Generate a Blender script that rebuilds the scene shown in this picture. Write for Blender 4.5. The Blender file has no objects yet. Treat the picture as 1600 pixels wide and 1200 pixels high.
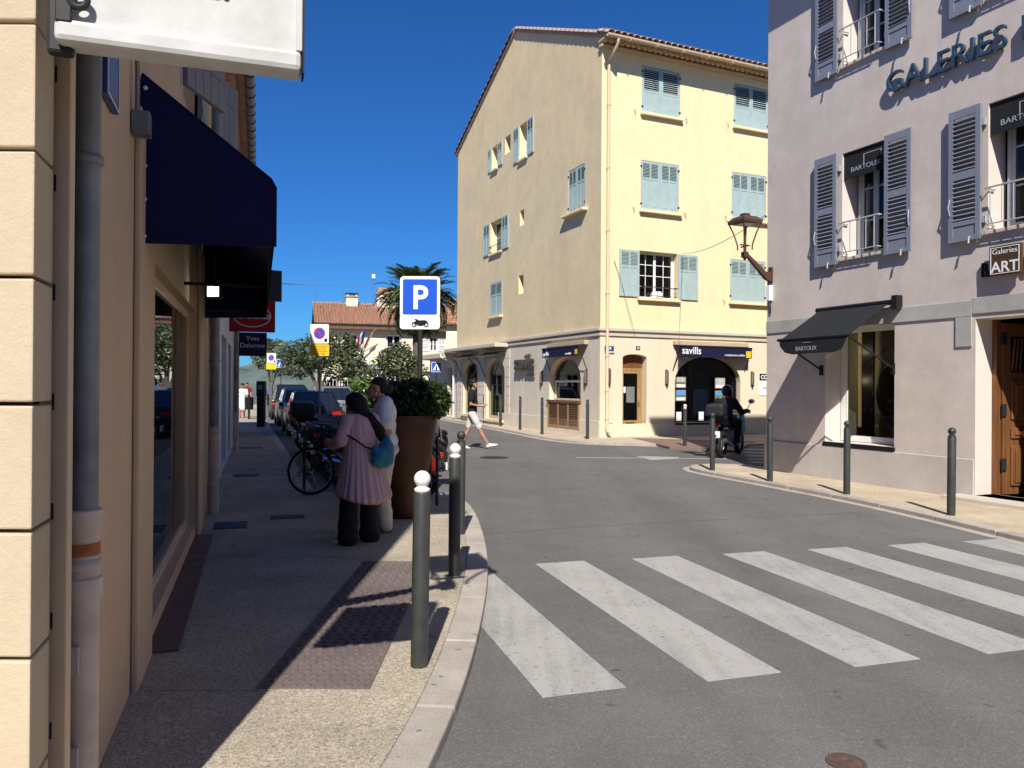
import bpy, bmesh, math, random
from mathutils import Vector, Matrix
random.seed(11)
SC = bpy.context.scene
COL = SC.collection
V = Vector

# ---------------------------------------------------------------- camera
FPX, CX, CY = 1200.0, 800.0, 600.0          # focal length in photo pixels (26 mm equivalent), centre
EYE = V((0.0, 0.0, 1.6)); PITCH = 4.0 / 1200.0; ROLL = 0.0065
CAMROT = (Matrix.Rotation(math.pi / 2 + PITCH, 3, 'X') @ Matrix.Rotation(ROLL, 3, 'Z'))
cd = bpy.data.cameras.new('camera'); cam = bpy.data.objects.new('camera', cd); COL.objects.link(cam)
cam.matrix_world = Matrix.Translation(EYE) @ CAMROT.to_4x4()
cd.sensor_width = 36.0; cd.lens = FPX / 1600.0 * 36.0; cd.clip_start = 0.05; cd.clip_end = 4000.0
SC.camera = cam
# ---------------------------------------------------------------- sky, sun, exposure
SUN_EL = math.radians(44.0); SUN_AZ = math.radians(-1.5)     # sun stands behind the camera
TO_SUN = V((math.sin(SUN_AZ) * math.cos(SUN_EL), -math.cos(SUN_AZ) * math.cos(SUN_EL), math.sin(SUN_EL)))
W = bpy.data.worlds.new('World'); SC.world = W; W.use_nodes = True
wn = W.node_tree.nodes; wl = W.node_tree.links
sky = wn.new('ShaderNodeTexSky'); sky.sky_type = 'NISHITA'; sky.sun_disc = False
sky.sun_elevation = SUN_EL; sky.sun_rotation = math.pi - SUN_AZ
sky.air_density = 1.0; sky.dust_density = 0.12; sky.ozone_density = 3.5; sky.altitude = 0.0
bg = wn['Background']; bg.inputs['Strength'].default_value = 0.054
wb = wn.new('ShaderNodeMix'); wb.data_type = 'RGBA'; wb.blend_type = 'MULTIPLY'; wb.inputs[0].default_value = 1.0
wb.inputs[7].default_value = (0.27, 0.79, 1.48, 1)       # the phone's saturated rendering of a dry mistral sky
wl.new(sky.outputs[0], wb.inputs[6]); wl.new(wb.outputs[2], bg.inputs['Color'])
sl = bpy.data.lights.new('sun', 'SUN'); sl.energy = 5.0; sl.angle = math.radians(0.53); sl.color = (1.0, 0.955, 0.88)
so = bpy.data.objects.new('sun', sl); COL.objects.link(so)
so.rotation_mode = 'QUATERNION'; so.rotation_quaternion = TO_SUN.to_track_quat('Z', 'Y'); so.location = (0, -20, 30)
SC.view_settings.view_transform = 'Standard'; SC.view_settings.look = 'None'
SC.view_settings.exposure = 0.42; SC.view_settings.gamma = 1.0; SC.view_settings.use_curve_mapping = False
SC.cycles.use_denoising = True; SC.cycles.max_bounces = 6; SC.cycles.transparent_max_bounces = 12
SC.cycles.sample_clamp_indirect = 6.0; SC.cycles.caustics_reflective = False; SC.cycles.caustics_refractive = False

# ---------------------------------------------------------------- helpers
def ray(px, py):
    return (CAMROT @ V(((px - CX) / FPX, -(py - CY) / FPX, -1.0))).normalized()
def gr(px, py, z=0.0):                                   # where the ray of a photo pixel meets height z
    d = ray(px, py); t = (z - EYE.z) / d.z
    return EYE + d * t
def at(px, py, y):                                       # where it meets distance y
    d = ray(px, py); return EYE + d * ((y - EYE.y) / d.y)
def frame(o, ax):                                        # facade frame: x along, y into the wall, z up
    a = V((ax[0], ax[1], 0)).normalized()
    return Matrix(((a.x, -a.y, 0, o[0]), (a.y, a.x, 0, o[1]), (0, 0, 1, o[2] if len(o) > 2 else 0), (0, 0, 0, 1)))
def fx(M, px, py, d=0.0):                                # photo pixel -> (x, z) on a facade plane (d = depth into wall)
    I = M.inverted(); p = I @ EYE; q = (I.to_3x3() @ ray(px, py)); t = (d - p.y) / q.y
    r = p + q * t
    return r.x, r.z
def tag(o, label=None, cat=None, group=None, kind=None):
    if label: o['label'] = label
    if cat: o['category'] = cat
    if group: o['group'] = group
    if kind: o['kind'] = kind
    return o
ORG = {}
def thing(name, label, cat, loc=(0, 0, 0), group=None, org=True, rz=0.0):
    o = bpy.data.objects.new(name, None); COL.objects.link(o); o.location = loc; o.rotation_euler = (0, 0, rz)
    o.empty_display_size = 0.1
    ORG[o.name] = V(loc) if org else V((0, 0, 0))
    return tag(o, label, cat, group)
def org(o):
    return ORG.get(o.name, V((0, 0, 0))) if o else V((0, 0, 0))

class MB:
    def __init__(s, M=None):
        s.v = []; s.f = []; s.m = []; s.M = M if M is not None else Matrix()
    def add(s, vs, fs, m=0):
        b = len(s.v); s.v += [s.M @ V(p) for p in vs]
        for f in fs: s.f.append([b + i for i in f]); s.m.append(m)
        return s
    def box(s, x0, x1, y0, y1, z0, z1, m=0):
        return s.add([(x0, y0, z0), (x1, y0, z0), (x1, y1, z0), (x0, y1, z0), (x0, y0, z1), (x1, y0, z1), (x1, y1, z1), (x0, y1, z1)],
                     [(0, 3, 2, 1), (4, 5, 6, 7), (0, 1, 5, 4), (1, 2, 6, 5), (2, 3, 7, 6), (3, 0, 4, 7)], m)
    def quad(s, a, b, c, d, m=0): return s.add([a, b, c, d], [(0, 1, 2, 3)], m)
    def tube(s, pts, rad, n=10, m=0, caps=True, flat=1.0):
        pts = [V(p) for p in pts]; k = len(pts)
        if not isinstance(rad, (list, tuple)): rad = [rad] * k
        vs = []; fs = []; up = None
        for i, p in enumerate(pts):
            t = (pts[min(i + 1, k - 1)] - pts[max(i - 1, 0)])
            t = t.normalized() if t.length > 1e-9 else V((0, 0, 1))
            if up is None:
                up = V((0, 0, 1)) if abs(t.z) < 0.9 else V((1, 0, 0))
            a = up - t * up.dot(t)
            if a.length < 1e-6: a = t.orthogonal()
            a.normalize(); b = t.cross(a); up = a
            for j in range(n):
                th = 2 * math.pi * j / n
                vs.append(p + a * (math.cos(th) * rad[i] * flat) + b * (math.sin(th) * rad[i]))
        for i in range(k - 1):
            for j in range(n):
                j2 = (j + 1) % n
                fs.append((i * n + j, i * n + j2, (i + 1) * n + j2, (i + 1) * n + j))
        if caps: fs.append(tuple(range(n - 1, -1, -1))); fs.append(tuple(range((k - 1) * n, k * n)))
        return s.add(vs, fs, m)
    def lathe(s, prof, c=(0, 0, 0), n=20, m=0, axis='z'):
        vs = []; fs = []; k = len(prof)
        for (r, z) in prof:
            for j in range(n):
                th = 2 * math.pi * j / n; a, b = r * math.cos(th), r * math.sin(th)
                p = (a, b, z) if axis == 'z' else ((a, z, b) if axis == 'y' else (z, a, b))
                vs.append((c[0] + p[0], c[1] + p[1], c[2] + p[2]))
        for i in range(k - 1):
            for j in range(n):
                j2 = (j + 1) % n
                fs.append((i * n + j, i * n + j2, (i + 1) * n + j2, (i + 1) * n + j))
        if prof[0][0] > 1e-6: fs.append(tuple(range(n - 1, -1, -1)))
        if prof[-1][0] > 1e-6: fs.append(tuple(range((k - 1) * n, k * n)))
        return s.add(vs, fs, m)
    def ball(s, c, r, n=12, k=8, m=0):
        if not isinstance(r, (list, tuple)): r = (r, r, r)
        vs = [(c[0], c[1], c[2] - r[2])]; fs = []
        for i in range(1, k):
            ph = -math.pi / 2 + math.pi * i / k
            for j in range(n):
                th = 2 * math.pi * j / n
                vs.append((c[0] + r[0] * math.cos(ph) * math.cos(th), c[1] + r[1] * math.cos(ph) * math.sin(th), c[2] + r[2] * math.sin(ph)))
        vs.append((c[0], c[1], c[2] + r[2])); L = len(vs) - 1
        for j in range(n):
            fs.append((0, 1 + (j + 1) % n, 1 + j)); fs.append((L, L - n + j, L - n + (j + 1) % n))
        for i in range(k - 2):
            for j in range(n):
                a = 1 + i * n; j2 = (j + 1) % n
                fs.append((a + j, a + j2, a + n + j2, a + n + j))
        return s.add(vs, fs, m)
    def torus(s, c, R, r, axis='y', n=28, k=8, m=0):
        vs = []; fs = []
        for i in range(n):
            a = 2 * math.pi * i / n
            for j in range(k):
                b = 2 * math.pi * j / k; q = R + r * math.cos(b); h = r * math.sin(b)
                p = (q * math.cos(a), h, q * math.sin(a)) if axis == 'y' else ((q * math.cos(a), q * math.sin(a), h) if axis == 'z' else (h, q * math.cos(a), q * math.sin(a)))
                vs.append((c[0] + p[0], c[1] + p[1], c[2] + p[2]))
        for i in range(n):
            for j in range(k):
                fs.append((i * k + j, i * k + (j + 1) % k, ((i + 1) % n) * k + (j + 1) % k, ((i + 1) % n) * k + j))
        return s.add(vs, fs, m)
    def prism(s, poly, y0, y1, m=0):                      # (x, z) outline pushed from y0 to y1
        n = len(poly)
        vs = [(p[0], y0, p[1]) for p in poly] + [(p[0], y1, p[1]) for p in poly]
        fs = [tuple(range(n)), tuple(range(2 * n - 1, n - 1, -1))] + [(i, n + i, n + (i + 1) % n, (i + 1) % n) for i in range(n)]
        return s.add(vs, fs, m)
    def slab(s, poly, z0, z1, m=0):                       # (x, y) outline from z0 up to z1
        n = len(poly)
        vs = [(p[0], p[1], z1) for p in poly] + [(p[0], p[1], z0) for p in poly]
        fs = [tuple(range(n)), tuple(range(2 * n - 1, n - 1, -1))] + [(i, n + i, n + (i + 1) % n, (i + 1) % n) for i in range(n)]
        return s.add(vs, fs, m)
    def loft(s, rings, m=0, caps=True):                   # rings of equal length
        n = len(rings[0]); vs = [p for r in rings for p in r]; fs = []
        for i in range(len(rings) - 1):
            for j in range(n):
                j2 = (j + 1) % n
                fs.append((i * n + j, i * n + j2, (i + 1) * n + j2, (i + 1) * n + j))
        if caps: fs.append(tuple(range(n - 1, -1, -1))); fs.append(tuple(range((len(rings) - 1) * n, len(rings) * n)))
        return s.add(vs, fs, m)
    def mesh(s, name, mats, o=V((0, 0, 0)), smooth=False):
        me = bpy.data.meshes.new(name)
        me.from_pydata([tuple(p - o) for p in s.v], [], s.f)
        for mt in (mats if isinstance(mats, (list, tuple)) else [mats]): me.materials.append(mt)
        if any(s.m): me.polygons.foreach_set('material_index', s.m)
        bm = bmesh.new(); bm.from_mesh(me); bmesh.ops.recalc_face_normals(bm, faces=bm.faces); bm.to_mesh(me); bm.free()
        if smooth:
            me.polygons.foreach_set('use_smooth', [True] * len(me.polygons))
        me.update(); return me
    def build(s, name, mats, parent=None, smooth=False, bevel=0.0, loc=None, angle=40):
        o0 = org(parent) if parent else (V(loc) if loc else V((0, 0, 0)))
        me = s.mesh(name, mats, o0, smooth)
        ob = bpy.data.objects.new(name, me); COL.objects.link(ob)
        if parent: ob.parent = parent; ORG[ob.name] = o0
        else: ob.location = o0; ORG[ob.name] = o0
        if smooth:
            try: me.set_sharp_from_angle(angle=math.radians(angle))
            except Exception: pass
        if bevel > 0:
            b = ob.modifiers.new('bevel', 'BEVEL'); b.width = bevel; b.segments = 2; b.limit_method = 'ANGLE'; b.angle_limit = math.radians(40)
        return ob
def put(name, me, parent, Mw):                            # a piece that shares its mesh
    o = bpy.data.objects.new(name, me); COL.objects.link(o)
    o.parent = parent; o.matrix_local = Matrix.Translation(-org(parent)) @ Mw
    ORG[o.name] = V((0, 0, 0))
    return o
def copy_tree(o, parent=None):
    c = o.copy(); COL.objects.link(c); c.parent = parent
    if parent: c.matrix_local = o.matrix_local
    ORG[c.name] = org(o)
    for ch in list(o.children): copy_tree(ch, c)
    return c
RX = Matrix(((1, 0, 0, 0), (0, 0, -1, 0), (0, 1, 0, 0), (0, 0, 0, 1)))
def text(name, body, M, x, z, size, mat, parent, y=-0.01, ext=0.004, align='LEFT', sx=1.0, bold=0.0):
    cu = bpy.data.curves.new(name, 'FONT'); cu.body = body; cu.size = size; cu.extrude = ext; cu.align_x = align; cu.offset = bold
    cu.space_character = 1.0; cu.resolution_u = 4
    tmp = bpy.data.objects.new(name, cu); COL.objects.link(tmp); bpy.context.view_layer.update()
    me = bpy.data.meshes.new_from_object(tmp.evaluated_get(bpy.context.evaluated_depsgraph_get()))
    bpy.data.objects.remove(tmp); bpy.data.curves.remove(cu); me.name = name
    me.materials.clear(); me.materials.append(mat)
    o = bpy.data.objects.new(name, me); COL.objects.link(o)
    o.parent = parent
    o.matrix_local = Matrix.Translation(-org(parent)) @ M @ Matrix.Translation((x, y, z)) @ RX @ Matrix.Diagonal((sx, 1, 1, 1))
    return o
def wall(mb, x0, x1, z0, z1, holes=(), y=0.0, m=0, mr=None):
    """sheet with openings (hx0,hx1,hz0,hz1,rise,depth) and their reveals"""
    mr = m if mr is None else mr
    xs = sorted({x0, x1} | {h[0] for h in holes} | {h[1] for h in holes}); xs = [x for x in xs if x0 - 1e-6 <= x <= x1 + 1e-6]
    zs = sorted({z0, z1} | {h[2] for h in holes} | {h[3] for h in holes}); zs = [z for z in zs if z0 - 1e-6 <= z <= z1 + 1e-6]
    for i in range(len(xs) - 1):
        for j in range(len(zs) - 1):
            cx, cz = (xs[i] + xs[i + 1]) / 2, (zs[j] + zs[j + 1]) / 2
            if any(h[0] < cx < h[1] and h[2] < cz < h[3] for h in holes): continue
            mb.quad((xs[i], y, zs[j]), (xs[i + 1], y, zs[j]), (xs[i + 1], y, zs[j + 1]), (xs[i], y, zs[j + 1]), m)
    for h in holes:
        a, b, c, d, rise, dep = h
        sp = d - rise
        cur = [(a, sp), (b, sp)] if rise <= 0 else [((a + b) / 2 - (b - a) / 2 * math.cos(math.pi * k / 14), sp + rise * math.sin(math.pi * k / 14)) for k in range(15)]
        if rise > 0:
            for k in range(14):
                (p, q), (r, s_) = cur[k], cur[k + 1]
                if min(abs(q - d), abs(s_ - d)) < 1e-9 and abs(q - s_) < 1e-9: continue
                mb.add([(p, y, q), (r, y, s_), (r, y, d), (p, y, d)], [(0, 1, 2, 3)], m)
        loop = [(a, c), (a, sp)] + cur[1:-1] + [(b, sp), (b, c)] if rise > 0 else [(a, c), (a, d), (b, d), (b, c)]
        for k in range(len(loop)):
            p, q = loop[k], loop[(k + 1) % len(loop)]
            mb.quad((p[0], y, p[1]), (q[0], y, q[1]), (q[0], y + dep, q[1]), (p[0], y + dep, p[1]), mr)
    return mb

# ---------------------------------------------------------------- materials
MATS = {}
def nmat(name):
    m = bpy.data.materials.new(name); m.use_nodes = True; MATS[name] = m
    return m, m.node_tree.nodes, m.node_tree.links, m.node_tree.nodes['Principled BSDF']
def nz(n, l, co, scale, detail=4, rough=0.55):
    t = n.new('ShaderNodeTexNoise'); t.inputs['Scale'].default_value = scale; t.inputs['Detail'].default_value = detail; t.inputs['Roughness'].default_value = rough
    l.new(co, t.inputs['Vector']); return t.outputs['Fac']
def ramp(n, l, fac, stops):
    r = n.new('ShaderNodeValToRGB'); e = r.color_ramp.elements
    while len(e) < len(stops): e.new(0.5)
    for k, (p, c) in enumerate(stops):
        e[k].position = p; e[k].color = (c[0], c[1], c[2], 1) if isinstance(c, (tuple, list)) else (c, c, c, 1)
    l.new(fac, r.inputs['Fac']); return r.outputs['Color']
def mixc(n, l, fac, a, b, mode='MIX'):
    x = n.new('ShaderNodeMix'); x.data_type = 'RGBA'; x.blend_type = mode
    for k, v in ((0, fac), (6, a), (7, b)):
        if hasattr(v, 'is_linked') or hasattr(v, 'links'): l.new(v, x.inputs[k])
        elif isinstance(v, (int, float)): x.inputs[k].default_value = v
        else: x.inputs[k].default_value = (v[0], v[1], v[2], 1)
    return x.outputs[2]
def bump(n, l, b, h, strength, dist):
    x = n.new('ShaderNodeBump'); x.inputs['Strength'].default_value = strength; x.inputs['Distance'].default_value = dist
    l.new(h, x.inputs['Height']); l.new(x.outputs[0], b.inputs['Normal'])
def sc(c, k): return tuple(max(0, min(1, v * k)) for v in c)
def pm(name, col, rough=0.75, var=0.10, scale=6.0, metal=0.0, spec=0.3, bs=0.0, bscale=90.0, coat=0.0, world=False, island=0.0, trans=0.0):
    m, n, l, b = nmat(name)
    if world: co = n.new('ShaderNodeNewGeometry').outputs['Position']
    else: co = n.new('ShaderNodeTexCoord').outputs['Object']
    f = nz(n, l, co, scale, 5)
    c = ramp(n, l, f, [(0.28, sc(col, 1 - var)), (0.72, sc(col, 1 + var))])
    if island > 0:
        g = n.new('ShaderNodeNewGeometry'); c2 = ramp(n, l, g.outputs['Random Per Island'], [(0, 1 - island), (1, 1 + island * 0.8)])
        c = mixc(n, l, 1.0, c, c2, 'MULTIPLY')
    l.new(c, b.inputs['Base Color'])
    b.inputs['Roughness'].default_value = rough; b.inputs['Metallic'].default_value = metal
    b.inputs['Specular IOR Level'].default_value = spec; b.inputs['Coat Weight'].default_value = coat
    if bs > 0: bump(n, l, b, nz(n, l, co, bscale, 6, 0.7), bs, 0.02)
    return m
def plaster(name, col, streak=0.25, var=0.08, grain=0.25, dirt=(0.35, 0.30, 0.24)):
    m, n, l, b = nmat(name)
    co = n.new('ShaderNodeNewGeometry').outputs['Position']
    f1 = nz(n, l, co, 0.8, 6, 0.6); f2 = nz(n, l, co, 9.0, 5, 0.65)
    mp = n.new('ShaderNodeMapping'); mp.inputs['Scale'].default_value = (2.6, 2.6, 0.22); l.new(co, mp.inputs['Vector'])
    f3 = nz(n, l, mp.outputs[0], 1.0, 6, 0.6)
    c = ramp(n, l, f1, [(0.3, sc(col, 1 - var)), (0.7, sc(col, 1 + var * 0.6))])
    c = mixc(n, l, 1.0, c, ramp(n, l, f2, [(0.3, 1 - var * 0.7), (0.65, 1.0)]), 'MULTIPLY')
    c = mixc(n, l, 1.0, c, ramp(n, l, nz(n, l, co, 2.7, 7, 0.7), [(0.32, 1 - var * 1.1), (0.66, 1 + var * .25)]), 'MULTIPLY')
    st = ramp(n, l, f3, [(0.45, 0.0), (0.8, streak)])
    sep = n.new('ShaderNodeRGBToBW'); l.new(st, sep.inputs[0])
    c = mixc(n, l, sep.outputs[0], c, tuple(col[i] * dirt[i] * 1.6 for i in range(3)))
    l.new(c, b.inputs['Base Color']); b.inputs['Roughness'].default_value = 0.92; b.inputs['Specular IOR Level'].default_value = 0.15
    bump(n, l, b, nz(n, l, co, 55.0, 8, 0.75), grain, 0.02)
    return m
def solid_em(name, col, e):
    m, n, l, b = nmat(name); b.inputs['Base Color'].default_value = (*col, 1); b.inputs['Emission Color'].default_value = (*col, 1); b.inputs['Emission Strength'].default_value = e
    return m
def glassmat(name, tint=(0.5, 0.55, 0.55), refl=1.5, rough=0.01):
    m = bpy.data.materials.new(name); m.use_nodes = True; n = m.node_tree.nodes; l = m.node_tree.links
    n.remove(n['Principled BSDF']); o = n['Material Output']
    t = n.new('ShaderNodeBsdfTransparent'); t.inputs[0].default_value = (*tint, 1)
    g = n.new('ShaderNodeBsdfGlossy'); g.inputs['Roughness'].default_value = rough; g.inputs[0].default_value = (0.9, 0.95, 1, 1)
    fr = n.new('ShaderNodeFresnel'); fr.inputs['IOR'].default_value = refl
    ge = n.new('ShaderNodeNewGeometry'); iv = n.new('ShaderNodeMath'); iv.operation = 'SUBTRACT'; iv.inputs[0].default_value = 1.0; l.new(ge.outputs['Backfacing'], iv.inputs[1])
    mu = n.new('ShaderNodeMath'); mu.operation = 'MULTIPLY'; l.new(fr.outputs[0], mu.inputs[0]); l.new(iv.outputs[0], mu.inputs[1])   # reflect at the front face of the pane only
    x = n.new('ShaderNodeMixShader'); l.new(mu.outputs[0], x.inputs[0]); l.new(t.outputs[0], x.inputs[1]); l.new(g.outputs[0], x.inputs[2]); l.new(x.outputs[0], o.inputs[0])
    MATS[name] = m; return m

# ground surfaces
def m_asphalt():
    m, n, l, b = nmat('asphalt'); co = n.new('ShaderNodeNewGeometry').outputs['Position']
    f1 = nz(n, l, co, 0.35, 6, 0.6); f2 = nz(n, l, co, 60.0, 4, 0.7)
    v = n.new('ShaderNodeTexVoronoi'); v.inputs['Scale'].default_value = 150.0; l.new(co, v.inputs['Vector'])
    c = ramp(n, l, f1, [(0.3, (0.128, 0.123, 0.115)), (0.7, (0.158, 0.152, 0.143))])
    c = mixc(n, l, 1.0, c, ramp(n, l, f2, [(0.25, 0.82), (0.75, 1.16)]), 'MULTIPLY')
    bw = n.new('ShaderNodeSeparateColor'); l.new(v.outputs['Color'], bw.inputs[0])
    c = mixc(n, l, 1.0, c, ramp(n, l, bw.outputs[0], [(0.0, 0.84), (0.85, 1.03), (0.97, 1.42)]), 'MULTIPLY')
    mp = n.new('ShaderNodeMapping'); mp.inputs['Rotation'].default_value = (0, 0, math.radians(-17)); mp.inputs['Scale'].default_value = (1.1, 0.05, 1); l.new(co, mp.inputs['Vector'])
    c = mixc(n, l, 1.0, c, ramp(n, l, nz(n, l, mp.outputs[0], 1.0, 4, 0.55), [(0.3, 0.86), (0.7, 1.10)]), 'MULTIPLY')
    c = mixc(n, l, 1.0, c, ramp(n, l, nz(n, l, co, 2.2, 5, 0.65), [(0.3, 0.90), (0.7, 1.06)]), 'MULTIPLY')
    sp = ramp(n, l, nz(n, l, co, 6.5, 2, 0.4), [(0.71, 0.0), (0.75, 0.6)])
    c = mixc(n, l, sp, c, (0.055, 0.054, 0.052))
    l.new(c, b.inputs['Base Color']); b.inputs['Roughness'].default_value = 0.9; b.inputs['Specular IOR Level'].default_value = 0.25
    bump(n, l, b, bw.outputs[0], 0.35, 0.006); return m
def m_aggregate(name, base, dark, light):
    m, n, l, b = nmat(name); co = n.new('ShaderNodeNewGeometry').outputs['Position']
    v = n.new('ShaderNodeTexVoronoi'); v.inputs['Scale'].default_value = 130.0; l.new(co, v.inputs['Vector'])
    s = n.new('ShaderNodeSeparateColor'); l.new(v.outputs['Color'], s.inputs[0])
    c = ramp(n, l, s.outputs[0], [(0.0, dark), (0.35, base), (0.7, base), (1.0, light)])
    c = mixc(n, l, 1.0, c, ramp(n, l, nz(n, l, co, 1.3, 6, 0.6), [(0.3, 0.72), (0.7, 1.08)]), 'MULTIPLY')
    c = mixc(n, l, 1.0, c, ramp(n, l, nz(n, l, co, 38.0, 3, 0.6), [(0.3, 0.8), (0.7, 1.12)]), 'MULTIPLY')
    sp = ramp(n, l, nz(n, l, co, 7.0, 2, 0.4), [(0.72, 0.0), (0.745, 0.6)])
    c = mixc(n, l, sp, c, (0.07, 0.065, 0.06))
    l.new(c, b.inputs['Base Color']); b.inputs['Roughness'].default_value = 0.9; b.inputs['Specular IOR Level'].default_value = 0.2
    bump(n, l, b, v.outputs['Distance'], 0.4, 0.006); return m
def m_kerb(name, col):
    m, n, l, b = nmat(name); co = n.new('ShaderNodeNewGeometry').outputs['Position']
    c = ramp(n, l, nz(n, l, co, 2.2, 6, 0.65), [(0.3, sc(col, 0.72)), (0.7, sc(col, 1.05))])
    c = mixc(n, l, 1.0, c, ramp(n, l, nz(n, l, co, 90.0, 3, 0.6), [(0.3, 0.82), (0.7, 1.1)]), 'MULTIPLY')
    sp = ramp(n, l, nz(n, l, co, 11.0, 2, 0.4), [(0.70, 0.0), (0.73, 0.7)])
    c = mixc(n, l, sp, c, (0.09, 0.08, 0.075))
    ri = n.new('ShaderNodeObjectInfo'); c = mixc(n, l, 1.0, c, ramp(n, l, ri.outputs['Random'], [(0, 0.86), (1, 1.06)]), 'MULTIPLY')
    l.new(c, b.inputs['Base Color']); b.inputs['Roughness'].default_value = 0.85
    bump(n, l, b, nz(n, l, co, 120, 4, 0.6), 0.25, 0.006); return m
def m_paint():
    m, n, l, b = nmat('road_paint'); co = n.new('ShaderNodeNewGeometry').outputs['Position']
    oi = n.new('ShaderNodeObjectInfo')
    mp = n.new('ShaderNodeMapping'); mp.inputs['Rotation'].default_value = (0, 0, math.radians(-17.3)); mp.inputs['Scale'].default_value = (9, 0.5, 1); l.new(co, mp.inputs['Vector'])
    f = nz(n, l, co, 75.0, 6, 0.7); g = nz(n, l, mp.outputs[0], 1.0, 5, 0.6); h = nz(n, l, co, 1.6, 5, 0.6)
    fm = n.new('ShaderNodeMath'); fm.operation = 'MULTIPLY_ADD'; l.new(f, fm.inputs[0]); fm.inputs[1].default_value = 1.9; fm.inputs[2].default_value = -.45
    a = n.new('ShaderNodeMath'); a.operation = 'ADD'; l.new(fm.outputs[0], a.inputs[0]); l.new(g, a.inputs[1])
    a2 = n.new('ShaderNodeMath'); a2.operation = 'ADD'; l.new(a.outputs[0], a2.inputs[0]); l.new(h, a2.inputs[1])
    a3 = n.new('ShaderNodeMath'); a3.operation = 'MULTIPLY_ADD'; l.new(oi.outputs['Random'], a3.inputs[0]); a3.inputs[1].default_value = -0.14; l.new(a2.outputs[0], a3.inputs[2])
    w = ramp(n, l, a3.outputs[0], [(0.0, 0.0), (1.0, 1.0)])
    mr = n.new('ShaderNodeMapRange'); mr.inputs[1].default_value = 1.02; mr.inputs[2].default_value = 1.55; mr.inputs[3].default_value = 0.35; mr.inputs[4].default_value = 1.0; l.new(a3.outputs[0], mr.inputs[0])
    c = mixc(n, l, mr.outputs[0], (0.17, 0.165, 0.155), (0.37, 0.355, 0.33))
    ch = ramp(n, l, nz(n, l, co, 24.0, 4, 0.65), [(0.60, 0.0), (0.68, 0.75)])
    c = mixc(n, l, ch, c, (0.15, 0.145, 0.137))
    l.new(c, b.inputs['Base Color']); b.inputs['Roughness'].default_value = 0.8
    bump(n, l, b, f, 0.2, 0.004); return m
def wood(name, col, scale=1.0):
    m, n, l, b = nmat(name); co = n.new('ShaderNodeTexCoord').outputs['Object']
    mp = n.new('ShaderNodeMapping'); mp.inputs['Scale'].default_value = (22 * scale, 22 * scale, 1.6 * scale); l.new(co, mp.inputs['Vector'])
    f = nz(n, l, mp.outputs[0], 1.0, 6, 0.6)
    c = ramp(n, l, f, [(0.3, sc(col, 0.55)), (0.7, sc(col, 1.25))]); l.new(c, b.inputs['Base Color'])
    b.inputs['Roughness'].default_value = 0.5; bump(n, l, b, f, 0.15, 0.004); return m
def m_leaf(name, col, var=0.5, trans=0.3):
    m, n, l, b = nmat(name); g = n.new('ShaderNodeNewGeometry')
    c = ramp(n, l, g.outputs['Random Per Island'], [(0.0, sc(col, 1 - var)), (0.55, col), (1.0, (min(1, col[0] * (1.3 + var)), min(1, col[1] * (1.2 + var)), col[2] * 1.15))])
    l.new(c, b.inputs['Base Color']); b.inputs['Roughness'].default_value = 0.55; b.inputs['Specular IOR Level'].default_value = 0.4
    t = n.new('ShaderNodeBsdfTranslucent'); l.new(c, t.inputs[0]); x = n.new('ShaderNodeMixShader'); x.inputs[0].default_value = trans
    l.new(b.outputs[0], x.inputs[1]); l.new(t.outputs[0], x.inputs[2]); l.new(x.outputs[0], n['Material Output'].inputs[0]); return m

ASPHALT = m_asphalt()
PAVE = m_aggregate('aggregate_paving', (0.44, 0.375, 0.28), (0.22, 0.185, 0.145), (0.60, 0.54, 0.45))
PAVE2 = m_aggregate('ochre_paving', (0.56, 0.46, 0.32), (0.36, 0.28, 0.19), (0.68, 0.58, 0.44))
KERB = m_kerb('kerb_stone', (0.46, 0.405, 0.35)); PAINT = m_paint()
TACT = m_kerb('tactile_slab_violet', (0.165, 0.128, 0.118))
BRICKPAVE = m_kerb('brown_paver', (0.24, 0.15, 0.12))
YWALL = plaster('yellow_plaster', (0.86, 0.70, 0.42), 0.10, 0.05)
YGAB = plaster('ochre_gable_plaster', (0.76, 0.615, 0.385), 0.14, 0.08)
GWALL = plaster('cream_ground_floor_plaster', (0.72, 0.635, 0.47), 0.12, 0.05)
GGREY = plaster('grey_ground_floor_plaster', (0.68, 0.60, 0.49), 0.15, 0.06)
CORN = plaster('grey_cornice', (0.58, 0.52, 0.43), 0.1, 0.05)
PINK = plaster('mauve_plaster', (0.66, 0.57, 0.51), 0.16, 0.09)
PINKL = plaster('pale_reveal_plaster', (0.72, 0.63, 0.56), 0.05, 0.04)
GREYB = plaster('grey_stone_band', (0.47, 0.455, 0.42), 0.25, 0.12)
PLINTH = plaster('grey_plinth', (0.57, 0.52, 0.48), 0.2, 0.1)
LWALL = plaster('beige_shop_plaster', (0.63, 0.47, 0.33), 0.12, 0.06)
LSTONE = plaster('cream_corner_stone', (0.60, 0.49, 0.345), 0.08, 0.06, 0.35)
TOWNW = plaster('cream_far_plaster', (0.80, 0.71, 0.53), 0.08, 0.04)
WHITEW = plaster('white_plaster', (0.78, 0.76, 0.70), 0.08, 0.04)
SHUT_Y = pm('sage_shutter_paint', (0.36, 0.455, 0.44), 0.6, 0.07, 5)
SHUT_R = pm('slate_shutter_paint', (0.205, 0.225, 0.275), 0.55, 0.06, 5)
SHUT_L = pm('grey_shutter_paint', (0.21, 0.21, 0.23), 0.6, 0.08, 5)
TILE = pm('terracotta_tile', (0.47, 0.25, 0.16), 0.85, 0.25, 3.0, bs=0.2, island=0.35)
TILEP = pm('weathered_tile', (0.42, 0.31, 0.24), 0.9, 0.3, 5.0, bs=0.2, island=0.3)
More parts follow.
